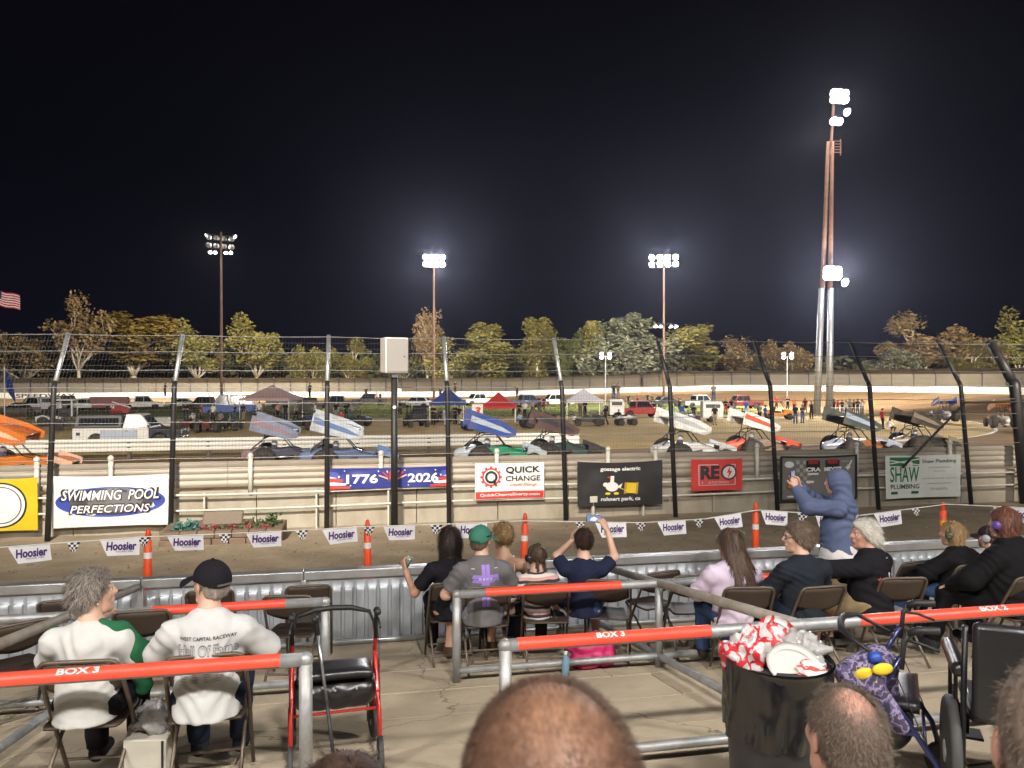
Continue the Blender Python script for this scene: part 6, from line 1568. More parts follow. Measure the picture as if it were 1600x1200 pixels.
crumple('crumpled_bag', 'crumpled white plastic bag with red print in the waste bin', B0+Vector((-.13,.03,.06)), (.10,.09,.105), RB, .5, 1, 'plastic bag')
o = MB().lathe([(.0,.006),(.09,.0),(.115,.018),(.118,.02),(.09,.006)], n=28, cap=False).build('paper_plate', mat('paper_white', (.50,.48,.45), .8, var=.06), None, smooth=True); o.location = B0+Vector((.02,-.10,.045)); o.rotation_euler = (R(32), R(-8), 0); tag(o, 'used white paper plate on top of the waste bin', 'plate')
o = MB().lathe([(.0,.006),(.09,.0),(.115,.018),(.118,.02),(.09,.006)], n=28, cap=False).build('printed_plate', RB, None, smooth=True); o.location = B0+Vector((.03,.04,.11)); o.rotation_euler = (R(48), R(14), 0); tag(o, 'red and white printed plate sticking out of the waste bin', 'plate')
M_clear = mat('clear_film', (.42,.41,.41), .15, var=.05, bump=.8, bscale=12, bdist=.03, trans=.25)
crumple('clear_bag', 'crumpled clear plastic bag at the side of the bin', B0+Vector((.15,.03,.045)), (.10,.09,.08), M_clear, .6, 5, 'plastic bag')
crumple('food_tray', 'red checked food paper in the waste bin', B0+Vector((.09,-.12,.02)), (.075,.06,.05), stripes('red_check', [(.62,.58,.56),(.55,.05,.05),(.62,.58,.56),(.62,.58,.56)], 40), .4, 9, 'food paper')
# shopping bag between the couple's chairs
p = seat_at(232, 4.35)
t = thing('shopping_bag', 'cream paper bag with plastic film between the couple’s chairs'.replace('’', "'"), 'bag', p, R(-8))
MB().prism([(-.11,0),(.11,0),(.12,.30),(-.12,.30)], -.07, .07).build('bag', mat('cream_bag', (.50,.47,.40), .8, var=.08, bump=.3, bscale=8), t, bevel=.006)
MB().box((.10,-.075,.15), (.012,.004,.29)).build('edge_band', BLK, t)
crumple('plastic_film', 'crumpled clear film sticking out of the cream bag', p+Vector((.02,.06,.36)), (.11,.08,.09), M_clear, .6, 3, 'plastic film')
o = MB().lathe([(.0,-.05),(.07,-.05),(.105,.0),(.108,.0),(.07,-.045)], n=24).build('paper_bowl', mat('bowl_white', (.66,.64,.58), .6, var=.05), None, smooth=True); o.location = seat_at(238, 4.75)+Vector((0,0,.62)); o.rotation_euler = (R(8), R(4), 0); tag(o, 'white food bowl held between the seated couple', 'bowl')
t = crumple('popcorn_bag', 'open clear bag of kettle corn between the woman in lilac and the man with glasses', seat_at(1197, 6.55)+Vector((0,.1,.64)), (.07,.06,.10), M_clear, .4, 8, 'snack bag')
mb = MB(); rr = random.Random(2)
for _ in range(90): mb.ell((rr.gauss(0,.028), rr.gauss(0,.022)-.02, rr.uniform(-.07,.02)), (.012,.012,.010), 6, 4)
mb.build('popcorn', mat('popcorn_yellow', (.55,.40,.14), .8, island=.3), t)
# pink bag, bottle, cup and glasses
crumple('pink_backpack', 'bright pink backpack on the floor under the chair of the woman in navy', seat_at(925, 6.95)+Vector((0,0,.14)), (.20,.15,.15), mat('pink_nylon', (.50,.02,.12), .5, var=.1, bump=.5, bscale=10), .35, 4, 'backpack')
t = thing('water_bottle', 'blue plastic water bottle on the floor behind the lower railing', 'bottle', seat_at(884, 6.62)); MB().lathe([(.03,0),(.033,.01),(.033,.15),(.014,.19),(.014,.205)], n=16).build('bottle', mat('bottle_blue', (.25,.45,.62), .15, var=.05, trans=.4), t, smooth=True); MB().lathe([(.016,.2),(.016,.22)], n=12).build('cap', WHT, t)
t = thing('drink_cup', 'dark cup standing on the cap of the corrugated wall', 'cup', (on_v(845, 8.5), 8.53, 2.016)); MB().lathe([(.028,0),(.034,.06),(.038,.13)], n=16).build('cup', mat('dark_cup', (.05,.035,.025), .4), t, smooth=True); MB().lathe([(.039,.128),(.037,.145)], n=16).build('lid', BLK, t)
t = thing('sunglasses', 'black sunglasses lying on the cap of the corrugated wall', 'sunglasses', (on_v(875, 8.5), 8.50, 2.018))
for s in (-1,1): MB().ell((s*.034,0,.022), (.028,.008,.02), 12, 7).build('lens', paint((.01,.01,.012), .12), t, smooth=True); MB().cyl((s*.062,0,.025),(s*.06,.12,.012), .004).build('temple', BLK, t)
MB().cyl((-.008,0,.028),(.008,0,.028), .004).build('bridge', BLK, t)
# ================================================================ winged sprint cars on the front straight
M_tyre = mat('tyre', (.022,.021,.020), .85, var=.2, dirt=(.11,.08,.05), dirt_amt=.6, dirt_scale=6); M_chrome = mat('chrome', (.6,.6,.62), .2, .95, var=.05); M_cage = mat('cage_black', (.02,.02,.022), .4, .4)
def car_wheel(par, c, r, w_, name='wheel'):
    o = MB().lathe([(r*.58,-w_/2),(r*.90,-w_/2),(r,-w_*.36),(r,w_*.36),(r*.90,w_/2),(r*.58,w_/2)], n=22, axis='Y').build(name, M_tyre, par, smooth=True); o.location = c
    MB().lathe([(r*.58,-w_*.42),(r*.52,-w_*.3),(r*.52,w_*.3),(r*.58,w_*.42)], n=22, axis='Y').build('rim', M_chrome, o, smooth=True); return o
P_A, P_B, P_C = paint((.5,.5,.5), .3, 'car_main', coat=.4), paint((.5,.5,.52), .3, 'car_second', coat=.4), paint((.3,.3,.3), .3, 'car_body', coat=.4)
def make_sprint():
    t = thing('winged_race_car', 'x', 'race car')
    # hull: nose wedge, cockpit sides, tail tank
    def tp(q): k = .5 if q.x > 1.3 else 1.0; return Vector((q.x, q.y*k, q.z))
    MB().prism([(-.75,.22),(1.55,.26),(1.72,.36),(1.60,.52),(.55,.86),(.42,.92),(-.05,.86),(-.75,.90)], -.33, .33, tp).build('hull', P_C, t, bevel=.04)
    Q = nets(blend([cone((-.75,-.1,.66),(-1.35,0,.62),.30,.20,(0,1,0),1.15), cone((-.75,.1,.66),(-1.35,0,.60),.30,.20,(0,1,0),1.15)], .06), .05); link('tail_tank', to_mesh('tail_tank', Q, P_B), t)
    mb = MB()
    for s in (-.30,.30):
        mb.tube([(-.75,s,.45),(-.70,s,1.25),(-.45,s*.9,1.38),(.05,s*.9,1.36),(.42,s,.92)], .022, 6); mb.tube([(-.70,s,1.22),(-1.15,s,.85)], .02, 6); mb.tube([(.42,s,.92),(1.5,s*.6,.55)], .018, 6)
    mb.cyl((-.70,-.3,1.25),(-.70,.3,1.25),.022); mb.cyl((.05,-.27,1.36),(.05,.27,1.36),.022); mb.build('roll_cage', M_cage, t, smooth=True)
    # top wing: cambered panel between tall side boards, tilted nose-down
    tl = R(13)
    def W_(x, y, z): return (-.15 + x*math.cos(tl)+ z*math.sin(tl), y, 1.72 - x*math.sin(tl) + z*math.cos(tl))
    MB().grid(lambda a, b: W_((a-.5)*1.52, (b-.5)*1.46, .07*math.sin(PI*a)*1.0 + .02), 12, 2).build('top_wing', P_A, t, smooth=True).modifiers.new('s','SOLIDIFY').thickness = .03
    for s in (-1,1):
        mb = MB(); y0, y1 = sorted((s*.735, s*.755)); mb.prism([(-.95,-.26),(.62,-.30),(.88,-.16),(.88,.05),(.30,.22),(-.95,.36)], y0, y1); mb.v = [W_(*q) for q in mb.v]; o = mb.build('wing_side_board', P_A, t)
        mb = MB(); y0, y1 = sorted((s*.752, s*.768)); mb.prism([(-.90,.02),(.45,-.12),(.75,-.10),(.30,.05),(-.90,.24)], y0, y1); mb.v = [W_(*q) for q in mb.v]; mb.build('stripe', P_B, o)
    mb = MB()
    for s in (-.28,.28): mb.tube([(-.65,s,1.28),(-.55,s,1.78)], .018, 6); mb.tube([(.02,s,1.36),(.1,s,1.66)], .018, 6)
    mb.build('wing_mount', M_cage, t)
    # nose wing
    MB().grid(lambda a, b: (1.25+.62*a, (b-.5)*.92, .80-.16*a+.04*math.sin(PI*a)), 8, 2).build('nose_wing', P_A, t, smooth=True).modifiers.new('s','SOLIDIFY').thickness = .02
    for s in (-1,1): 
        y0, y1 = sorted((s*.465, s*.48)); MB().prism([(1.18,.66),(1.92,.50),(1.95,.72),(1.22,.98)], y0, y1).build('nose_wing_board', P_B, t)
    for s in (-1,1):
        car_wheel(t, (-.62, s*(.78 if s < 0 else .70), .50), .50, .48 if s < 0 else .38); car_wheel(t, (1.42, s*.66, .35), .35, .24)
        MB().tube([(-.15,s*.34,.35),(-.1,s*.66,.36),(.65,s*.66,.36),(.75,s*.33,.38)], .022, 6).build('nerf_bar', M_chrome, t, smooth=True)
    MB().cyl((1.42,-.6,.35),(1.42,.6,.35),.03).build('front_axle', M_cage, t); MB().cyl((-.62,-.6,.50),(-.62,.55,.50),.05).build('rear_axle', M_cage, t)
    MB().tube([(-1.4,-.28,.42),(-1.62,-.2,.46),(-1.62,.2,.46),(-1.4,.28,.42)], .022, 6).build('rear_bumper', M_chrome, t); MB().tube([(1.65,-.22,.36),(1.86,-.15,.42),(1.86,.15,.42),(1.65,.22,.36)], .02, 6).build('front_bumper', M_chrome, t)
    MB().tube([(.5,-.36,.62),(.1,-.42,.58),(-.5,-.44,.56)], .045, 8).build('exhaust', M_chrome, t, smooth=True)
    MB().box((.85,0,.72), (.55,.34,.22)).build('engine_cover', P_C, t, bevel=.04)
    return t
sprint = make_sprint(); sprint_used = [False]
drv = {}
def track_z(v): b = max(0, min(1, (42-v)/22.6)); return .03 + 1.25*b**1.35
def driver_mesh():
    Q = nets(blend([cone((0,0,.55),(0,0,.98),.17,.17,(1,0,0),1.2), cone((0,-.17,.98),(0,.17,.98),.07,.07), cone((0,-.2,.95),(.28,-.14,.75),.05,.045), cone((0,.2,.95),(.28,.14,.75),.05,.045), cone((0,-.1,.5),(.5,-.1,.6),.08,.06), cone((0,.1,.5),(.5,.1,.6),.08,.06), cone((0,0,1.0),(0,0,1.08),.06,.06), ellip((.01,0,1.17),(.10,.085,.12))], .03), .022)
    return to_mesh('person', Q, cloth((.06,.06,.09)))
DRV = driver_mesh()
HELM = nets(ellip((.012,0,1.18),(.135,.12,.135)), .02)
HELM_ME = to_mesh('helmet', HELM, paint((.6,.6,.62), .25))
def race(px, v, cols, label, yaw=0.0, name='winged_race_car', group='winged race cars on the front straight'):
    u = on_v(px, v); z = track_z(v); th = R(-3.2)
    m = [mat('race_%02x%02x%02x' % tuple(int(255*x) for x in c), c, .38, var=.1, scale=2, dirt=(.17,.12,.07), dirt_amt=.7, dirt_scale=1.6, coat=.25) for c in cols]; sw = {'car_main': m[0], 'car_second': m[1], 'car_body': m[2]}
    o = dup(sprint, (u, v, z), yaw, label, group, swap=sw); o.rotation_euler = (R(3.2), 0, yaw)
    d = link('person', DRV); d.location = (u-.28, v, z); d.rotation_euler = (R(3.2),0,yaw); tag(d, 'helmeted driver in the ' + ' '.join(label.split()[:9]), 'person', 'drivers in the race cars')
    link('helmet', HELM_ME, d); d.scale = (.9,.9,.9); d.location.z += .02
    return o
race(20, 27.5, [(.62,.15,.015),(.70,.42,.30),(.55,.16,.02)], 'orange winged race car cut by the picture edge on the near lane')
race(440, 31.5, [(.22,.26,.38),(.30,.20,.24),(.08,.08,.12)], 'blue-grey winged race car with pinkish stripe on the outer lane')
race(537, 28.0, [(.50,.55,.62),(.12,.20,.40),(.10,.14,.25)], 'pale silver-blue winged race car beside the black fence post')
race(772, 28.5, [(.03,.08,.36),(.45,.52,.60),(.03,.30,.16)], 'deep blue and green winged race car passing the striped white rail')
race(872, 31.0, [(.11,.065,.07),(.05,.05,.06),(.05,.09,.09)], 'dark maroon winged race car just ahead of the blue one')
race(1072, 28.5, [(.66,.67,.66),(.40,.42,.44),(.55,.56,.56)], 'all-white winged race car above the black goose banner')
race(1182, 31.5, [(.64,.63,.60),(.62,.08,.05),(.25,.18,.14)], 'white winged race car with red stripes above the red banner')
race(1335, 29.0, [(.045,.065,.07),(.30,.35,.45),(.30,.12,.05)], 'dark green winged race car with orange hull above the grey banner')
race(1436, 32.5, [(.04,.035,.035),(.20,.17,.13),(.03,.03,.03)], 'near-black winged race car right of the orange-hulled one')
sprint.location = (*vn(1474, 69), .25); sprint.rotation_euler = (0,0,R(70)); sprint['label'] = 'small blue race car far off in the turn'; sprint['group'] = 'race cars in the turn'
def recol(o, cols):
    sw = dict(zip(('car_main','car_second','car_body'), [paint(c, .3, coat=.4) for c in cols]))
    for c in [o]+list(o.children_recursive):
        if c.type == 'MESH':
            for s in c.material_slots:
                if s.material and s.material.name in sw: n = s.material.name; s.link = 'OBJECT'; s.material = sw[n]
recol(sprint, [(.05,.12,.45),(.6,.62,.66),(.06,.1,.3)])
o = dup(sprint, (*vn(1565, 58), .35), R(62), 'orange race car far off in the turn behind the thick post', 'race cars in the turn'); recol(o, [(.7,.3,.04),(.6,.55,.5),(.1,.08,.07)])
for c in o.children_recursive:
    if c.type == 'MESH':
        for s in c.material_slots:
            if s.material and s.material.name.startswith('paint'):
                s.link = 'OBJECT'; s.material = paint((.62,.22,.03), .3) if 'wing' in c.name else paint((.5,.48,.45), .3)

# ================================================================ road vehicles
M_glass = mat('car_glass', (.015,.018,.022), .08, var=0, spec=.7); M_trim = mat('car_trim', (.03,.03,.032), .5)
M_hl = mat('headlamp', (.7,.7,.7), .15, .3); M_tl = mat('tail_lamp', (.35,.02,.02), .3)
def arch(x, r, z, n=8): return [(x + r*math.cos(PI - PI*i/n)*-1*-1, z + r*math.sin(PI*i/n)) for i in range(n+1)]
def vehicle(name, label, cat, loc, rz, L=5.3, Wd=1.9, body=(.6,.6,.6), front=None, belt=1.05, roof=1.8, cab=(-.35,1.25), slope=(.15,.55), hood=1.02, kind='pickup', topper=None, group=None, wheel_r=.37, wheels=(-1.55,1.65)):
    """x forward. cab: from-to along x; slope: rear and front rake of the cab glass"""
    t = thing(name, label, cat, loc, rz, group)
    zb = .40; h = Wd/2; m = paint(body, .3, coat=.3); mf = paint(front, .3, coat=.3) if front else m
    def lower(x0, x1, zt0, zt1):
        pts = [(x0, zt0), (x0, zb)]
        for wx in wheels:
            if x0 < wx < x1: pts += [(wx-wheel_r*1.15, zb)] + [(wx - wheel_r*1.15*math.cos(PI*i/8), zb+wheel_r*1.15*math.sin(PI*i/8)*.95) for i in range(1,8)] + [(wx+wheel_r*1.15, zb)]
        return pts + [(x1, zb), (x1, zt1)]
    xs = cab[1]+.1
    MB().prism(lower(-L/2, xs, belt, belt), -h, h).build('body', m, t, bevel=.04)
    MB().prism(lower(xs+.004, L/2, belt, hood-.05), -h, h).build('bonnet', mf, t, bevel=.05)
    a, b = cab; tp = lambda q: Vector((q.x, q.y*(1-.16*max(0,(q.z-belt))/(roof-belt)), q.z))
    MB().prism([(a,belt-.01),(b+.25,belt-.01),(b+.25-slope[1],roof-.05),(b+.15-slope[1],roof),(a+slope[0]+.05,roof),(a+slope[0],roof-.05)], -h+.05, h-.05, tp).build('cab', m, t, bevel=.04)
    gz0, gz1 = belt+.05, roof-.12
    n = 2 if b-a > 2.0 else 1
    xa, xb = a+.10, b+.10
    for s in (-1,1):
        for k in range(n):
            x0 = xa+(xb-xa)*k/n+.03; x1 = xa+(xb-xa)*(k+1)/n-.03
            mb = MB(); q0, q1 = sorted((s*(h-.045), s*(h-.035)))
            mb.prism([(x0+(slope[0]*.1 if k == 0 else 0),gz0),(x1,gz0),(x1-(slope[1]*.8 if k == n-1 else 0),gz1),(x0+(slope[0] if k == 0 else 0),gz1)], q0, q1, lambda q: Vector((q.x, q.y*(1-.16*max(0,(q.z-belt))/(roof-belt)), q.z))); mb.build('side_window', M_glass, t)
    d = Vector((-slope[1],0,roof-belt))
    mb = MB(); f0 = Vector((b+.25,0,belt)); P0 = f0+d*.12+Vector((.012,0,0)); P1 = f0+d*.88+Vector((.012,0,0)); mb.add([P0+Vector((0,-h+.17,0)),P0+Vector((0,h-.17,0)),P1+Vector((0,h-.25,0)),P1+Vector((0,-h+.25,0))], [(0,1,2,3)]); mb.build('windscreen', M_glass, t)
    r0 = Vector((a,0,belt)); d = Vector((slope[0],0,roof-belt)); P0 = r0+d*.15-Vector((.012,0,0)); P1 = r0+d*.85-Vector((.012,0,0)); mb = MB(); mb.add([P0+Vector((0,-h+.2,0)),P0+Vector((0,h-.2,0)),P1+Vector((0,h-.28,0)),P1+Vector((0,-h+.28,0))], [(3,2,1,0)]); mb.build('rear_window', M_glass, t)
    for wx in wheels:
        for s in (-1,1): car_wheel(t, (wx, s*(h-.13), wheel_r), wheel_r, .24)
    MB().box((L/2+.03,0,zb+.12), (.10,Wd*.96,.16)).build('front_bumper', M_chrome, t, bevel=.02); MB().box((-L/2-.03,0,zb+.12), (.10,Wd*.96,.16)).build('rear_bumper', M_chrome, t, bevel=.02)
    for s in (-1,1):
        MB().box((L/2+.003,s*(h-.22),.84), (.03,.26,.16)).build('headlamp', M_hl, t, bevel=.01); MB().box((-L/2-.003,s*(h-.10),.86), (.03,.12,.22)).build('tail_lamp', M_tl, t, bevel=.01)
        MB().box((b+.12,s*(h+.08),belt+.1), (.08,.14,.14)).build('mirror', M_trim, t, bevel=.01); MB().box(((a+b)/2-.4,s*(h+.008),belt-.16), (.14,.02,.03)).build('door_handle', M_chrome, t)
    MB().box((L/2+.004,0,.80), (.02,Wd*.5,.2)).build('grille', M_trim, t)
    if kind == 'pickup' and not topper: MB().box((-L/2/2+a/2-.1,0,belt-.001), ((L/2+a)-.25, Wd*.82, .01)).build('bed', M_trim, t)
    if topper:
        MB().prism([(-L/2+.03,belt+.002),(a-.02,belt+.002),(a-.02,roof-.02),(-L/2+.16,roof-.02)], -h+.06, h-.06, lambda q: Vector((q.x, q.y*(1-.12*max(0,q.z-belt)), q.z))).build('canopy_shell', paint(topper, .35), t, bevel=.05)
        for s in (-1,1):
            q0, q1 = sorted((s*(h-.075), s*(h-.05))); MB().prism([(-L/2+.3,belt+.15),(a-.2,belt+.15),(a-.2,roof-.2),(-L/2+.34,roof-.2)], q0, q1, lambda q: Vector((q.x, q.y*(1-.12*max(0,q.z-belt)), q.z))).build('shell_window', M_glass, t)
    return t
def at(px, depth, z=0.03): u, v = vn(px, depth); return Vector((u, v, z))
# the old two-tone pickup by the rail
t = vehicle('pickup_truck', 'white and black pickup with dark camper shell parked behind the white guard rail', 'pickup', (on_v(207, 45.2), 45.2, .36), R(-2), L=5.5, body=(.62,.61,.58), front=(.022,.025,.035), topper=(.05,.05,.052), cab=(-.25,1.0), belt=1.08, roof=1.82)
MB().box((-.4,-.957,.72), (1.9,.006,.5)).build('door_panel', paint((.36,.40,.48), .3), t); MB().box((-2.45,-.957,.78), (.2,.01,.16)).build('fuel_flap', M_trim, t)
d_, i_ = person('driver in the old two-tone pickup', (on_v(207, 45.2)+.55, 44.9, .55), R(-90), H=1.28, skin='tan', head=(R(20),0,0), shirt=dict(m=cloth((.45,.42,.4)), sleeve='short'), trousers=dict(m=DENIM), hair=dict(c='dark', style='crop', n=200), vox=.03, hv=.015)
WV = (.66,.66,.65)
vehicle('pickup_truck', 'white pickup parked on the infield left of the man in black', 'pickup', at(221, 100), R(14), body=WV, cab=(-.9,1.2), roof=1.85)
vehicle('pickup_truck', 'white pickup with topper near the speedway lettering', 'pickup', at(56, 92), R(205), body=WV, topper=(.64,.64,.63), cab=(-.3,1.2), roof=1.9)
vehicle('car', 'white estate car parked left of the red trailer', 'car', at(131, 97), R(190), L=4.6, body=WV, cab=(-2.0,.9), roof=1.6, belt=.95, hood=.98, kind='suv', slope=(.4,.8), wheels=(-1.4,1.4))
vehicle('car', 'silver saloon car behind the second fence post', 'car', at(288, 104), R(8), L=4.7, body=(.4,.41,.43), cab=(-1.5,.8), roof=1.45, belt=.92, hood=.95, kind='car', slope=(.7,.8), wheels=(-1.4,1.45), wheel_r=.33)
vehicle('pickup_truck', 'dark pickup behind the white awning booth', 'pickup', at(104, 100), R(180), body=(.03,.03,.035), cab=(-.9,1.2), roof=1.85)
vehicle('car', 'dark car nosing out beside the blue flag', 'car', at(24, 82), R(200), L=4.6, body=(.06,.05,.05), cab=(-1.5,.8), roof=1.5, belt=.95, kind='car', slope=(.6,.8), wheels=(-1.4,1.4))
vehicle('pickup_truck', 'white pickup parked beyond the blue canopy', 'pickup', at(748, 116), R(200), body=WV, cab=(-.9,1.2), roof=1.85)
vehicle('car', 'white car left of the blue canopy behind the black buggy', 'car', at(649, 106), R(160), L=4.6, body=(.55,.55,.55), cab=(-2.0,.9), roof=1.6, belt=.95, kind='suv', slope=(.4,.8), wheels=(-1.4,1.4))
vehicle('pickup_truck', 'red pickup right of the white box cart', 'pickup', at(1000, 80), R(4), L=5.0, body=(.30,.03,.03), cab=(-.9,1.0), roof=1.8)
vehicle('car', 'dark low car parked beyond the green folding chairs', 'car', at(1040, 112), R(10), L=4.8, body=(.04,.04,.045), cab=(-1.5,.9), roof=1.5, belt=.95, kind='car', slope=(.6,.8), wheels=(-1.4,1.4))
vehicle('pickup_truck', 'dark pickup with people on it far back in the infield', 'pickup', at(578, 117), R(175), body=(.03,.028,.03), cab=(-.9,1.2), roof=1.8)
vehicle('box_truck', 'blue truck with white upper body beside the wooden mast', 'truck', at(357, 84), R(186), L=5.6, body=(.03,.10,.36), topper=(.60,.60,.60), cab=(-.1,1.3), roof=2.35, belt=1.15, hood=1.1)
for a in (('dark sport utility car behind the crew left of the blue truck', 322, 96, 172, (.04,.04,.05)), ('grey pickup beyond the pink canopy', 447, 104, 8, (.16,.16,.17)), ('black pickup parked left of the far grass', 528, 100, 186, (.03,.03,.03)),
          ('dark blue pickup beyond the red canopy', 822, 108, 10, (.03,.04,.09)), ('white van-like pickup between the white canopy and the notch in the trees', 868, 112, 184, (.55,.55,.55)), ('silver pickup beyond the white cart', 1092, 106, 6, (.35,.35,.37)), ('maroon pickup far behind the blue-jacketed person', 1160, 104, 176, (.14,.03,.03))):
    vehicle('pickup_truck', a[0], 'pickup', at(a[1], a[2]), R(a[3]), body=a[4], cab=(-.9,1.2), roof=1.85)
# trailers, carts, small buggies
def trailer(name, label, loc, rz, L, Wd, H, col, trim=(.6,.6,.6), cat='trailer', win=False, wing=None):
    t = thing(name, label, cat, loc, rz); m = paint(col, .35)
    MB().prism([(-L/2,.35),(L/2,.35),(L/2,H-.25),(L/2-.2,H),(-L/2,H)], -Wd/2, Wd/2).build('box', m, t, bevel=.04)
    for s in (-1,1): car_wheel(t, (-.1, s*(Wd/2-.02), .3), .3, .18)
    MB().tube([(L/2,0,.42),(L/2+.9,0,.42)], .05, 6).build('hitch', M_cage, t)
    MB().box((0,-Wd/2-.006,H*.5), (L*.9,.012,.07)).build('trim_strip', paint(trim, .4), t)
    if win: MB().box((0,-Wd/2-.012,H-.45), (L*.7,.03,.34)).build('hatch', M_trim, t, bevel=.01)
    return t
trailer('race_trailer', 'dark red trailer between the white estate and the white pickup', at(172, 98), R(6), 4.4, 2.0, 1.75, (.20,.02,.025))
trailer('box_cart', 'white box cart with dark hatch beside the white canopy', at(963, 79), R(-12), 1.5, 1.3, 1.95, (.64,.64,.64), win=True)
trailer('box_cart', 'white box cart with dark hatch right of the green folding chairs', at(1112, 72), R(-14), 1.9, 1.3, 1.95, (.60,.60,.60), win=True)
trailer('dark_trailer', 'dark open-backed trailer right of the pink canopy', at(480, 88), R(-80), 3.0, 1.9, 1.9, (.05,.05,.045), win=True)
trailer('generator_box', 'grey metal box beside the second fence post', at(257, 59), R(-8), 1.3, 1.0, 1.1, (.33,.33,.31), cat='box')
t = thing('wing_panel', 'red and white race car wing leaning beside the red trailer', 'wing', at(186, 88), R(-6)); o = MB().prism([(-1.0,.1),(1.0,.1),(1.3,.7),(-.8,1.35)], -.04, .04).build('panel', paint((.36,.03,.03), .4), t); MB().prism([(-.95,.75),(-.55,.6),(-.5,1.05),(-.85,1.2)], -.06, -.045).build('white_patch', WHT, t)
mb = MB(); vs, fs = text2d('7', .28, .38, .2, .05); mb.add([(x-.72, -.07, z+.9) for x, z in vs], fs); mb.build('number', BLK, t); MB().prism([(-.8,1.33),(1.3,.68),(1.34,.78),(-.76,1.46)], -.05, .05).build('white_edge', WHT, t)
t = thing('number_board', 'white board with red number three between the blue and red canopies', 'sign', at(746, 71.5), -ALPHA); MB().box((0,0,1.05), (1.05,.5,1.25)).build('board', WHT, t, bevel=.02)
mb = MB(); vs, fs = text2d('3', .62, .66, .25, .06); mb.add([(x, -.258, z+1.1) for x, z in vs], fs); mb.build('number', RED, t); MB().box((-.4,0,.2),(.06,.4,.4)).build('leg', M_cage, t); MB().box((.4,0,.2),(.06,.4,.4)).build('leg', M_cage, t)
t = thing('awning_booth', 'white-topped open booth behind the first fence post', 'booth', at(103, 80), -ALPHA+.1)
MB().box((0,0,1.85), (1.9,1.4,.16)).build('roof', WHT, t, bevel=.03)
for x in (-.85,.85):
    for y in (-.6,.6): MB().box((x,y,.9),(.14,.06,1.8)).build('post', WHT, t)
MB().box((0,.2,.5),(1.6,.8,.9)).build('counter', M_trim, t)
def buggy(name, label, loc, rz, col, cat='buggy', cage=True, big=1.0):
    t = thing(name, label, cat, loc, rz, None, big); m = paint(col, .3, coat=.3)
    MB().prism([(-1.3,.45),(1.35,.45),(1.42,.72),(1.1,.98),(.45,1.02),(.3,.7),(-.5,.7),(-.6,.95),(-1.35,.95)], -.55, .55).build('body', m, t, bevel=.06)
    for wx in (-.95,.95):
        for s in (-1,1): car_wheel(t, (wx, s*.62, .33), .33, .28)
    MB().box((-.15,0,.78),(.55,1.0,.16)).build('seat', M_vinyl, t, bevel=.04); MB().box((-.48,0,1.05),(.12,1.0,.5)).build('seat_back', M_vinyl, t, bevel=.04)
    if cage:
        mb = MB()
        for s in (-.55,.55): mb.tube([(.7,s,1.0),(.25,s,1.75),(-.6,s,1.78),(-.75,s,.95)], .035, 6)
        mb.cyl((.25,-.55,1.75),(.25,.55,1.75),.03); mb.cyl((-.6,-.55,1.78),(-.6,.55,1.78),.03); mb.build('roll_cage', M_cage, t); MB().box((-.18,0,1.80),(.95,1.15,.05)).build('roof', m if col[0] < .1 else M_trim, t, bevel=.02)
    for s in (-1,1): MB().ell((1.36,s*.36,.76),(.05,.1,.07),10,6).build('headlamp', M_hl, t, smooth=True)
    MB().tube([(.35,-.2,.95),(.25,-.2,1.08),(.25,-.4,1.08)], .03, 6).build('steering', M_cage, t); return t
buggy('utility_buggy', 'orange utility buggy beside the people near the steel mast', at(1217, 76), R(-20), (.62,.20,.02))
t = buggy('utility_buggy', 'black boxy utility vehicle seen from behind left of the blue canopy', at(650, 64.5), R(100), (.02,.02,.022)); t.scale = (1.0,1.15,1.1)
MB().box((-1.25,0,1.3),(.06,1.05,.8)).build('rear_screen', M_glass, t, bevel=.02)
# quad bike
t = thing('quad_bike', 'white and black quad bike in front of the white box cart', 'quad bike', at(978, 66.5), R(6))
for wx in (-.62,.62):
    for s in (-1,1): car_wheel(t, (wx, s*.42, .29), .29, .24)
Q = nets(blend([cone((-.75,0,.72),(-.2,0,.66),.13,.15), cone((-.2,0,.66),(.25,0,.78),.15,.14), cone((.25,0,.78),(.85,0,.66),.14,.08)], .05), .03); link('body', to_mesh('body', Q, paint((.62,.62,.62), .3)), t)
for wx in (-.62,.62): MB().grid(lambda a, b, wx=wx: (wx-.40+.8*a, (b-.5)*1.05, .56+.15*math.sin(PI*a)), 8, 2).build('mudguard', paint((.62,.62,.62), .3), t, smooth=True)
MB().tube([(.35,-.36,1.02),(.42,0,.95),(.35,.36,1.02)], .02, 6).build('handlebar', M_cage, t); MB().box((-.25,0,.84),(.7,.28,.1)).build('saddle', M_vinyl, t, bevel=.03); MB().box((-.7,0,.86),(.5,.7,.04)).build('rear_rack', M_cage, t); MB().box((.66,0,.84),(.4,.6,.04)).build('front_rack', M_cage, t)
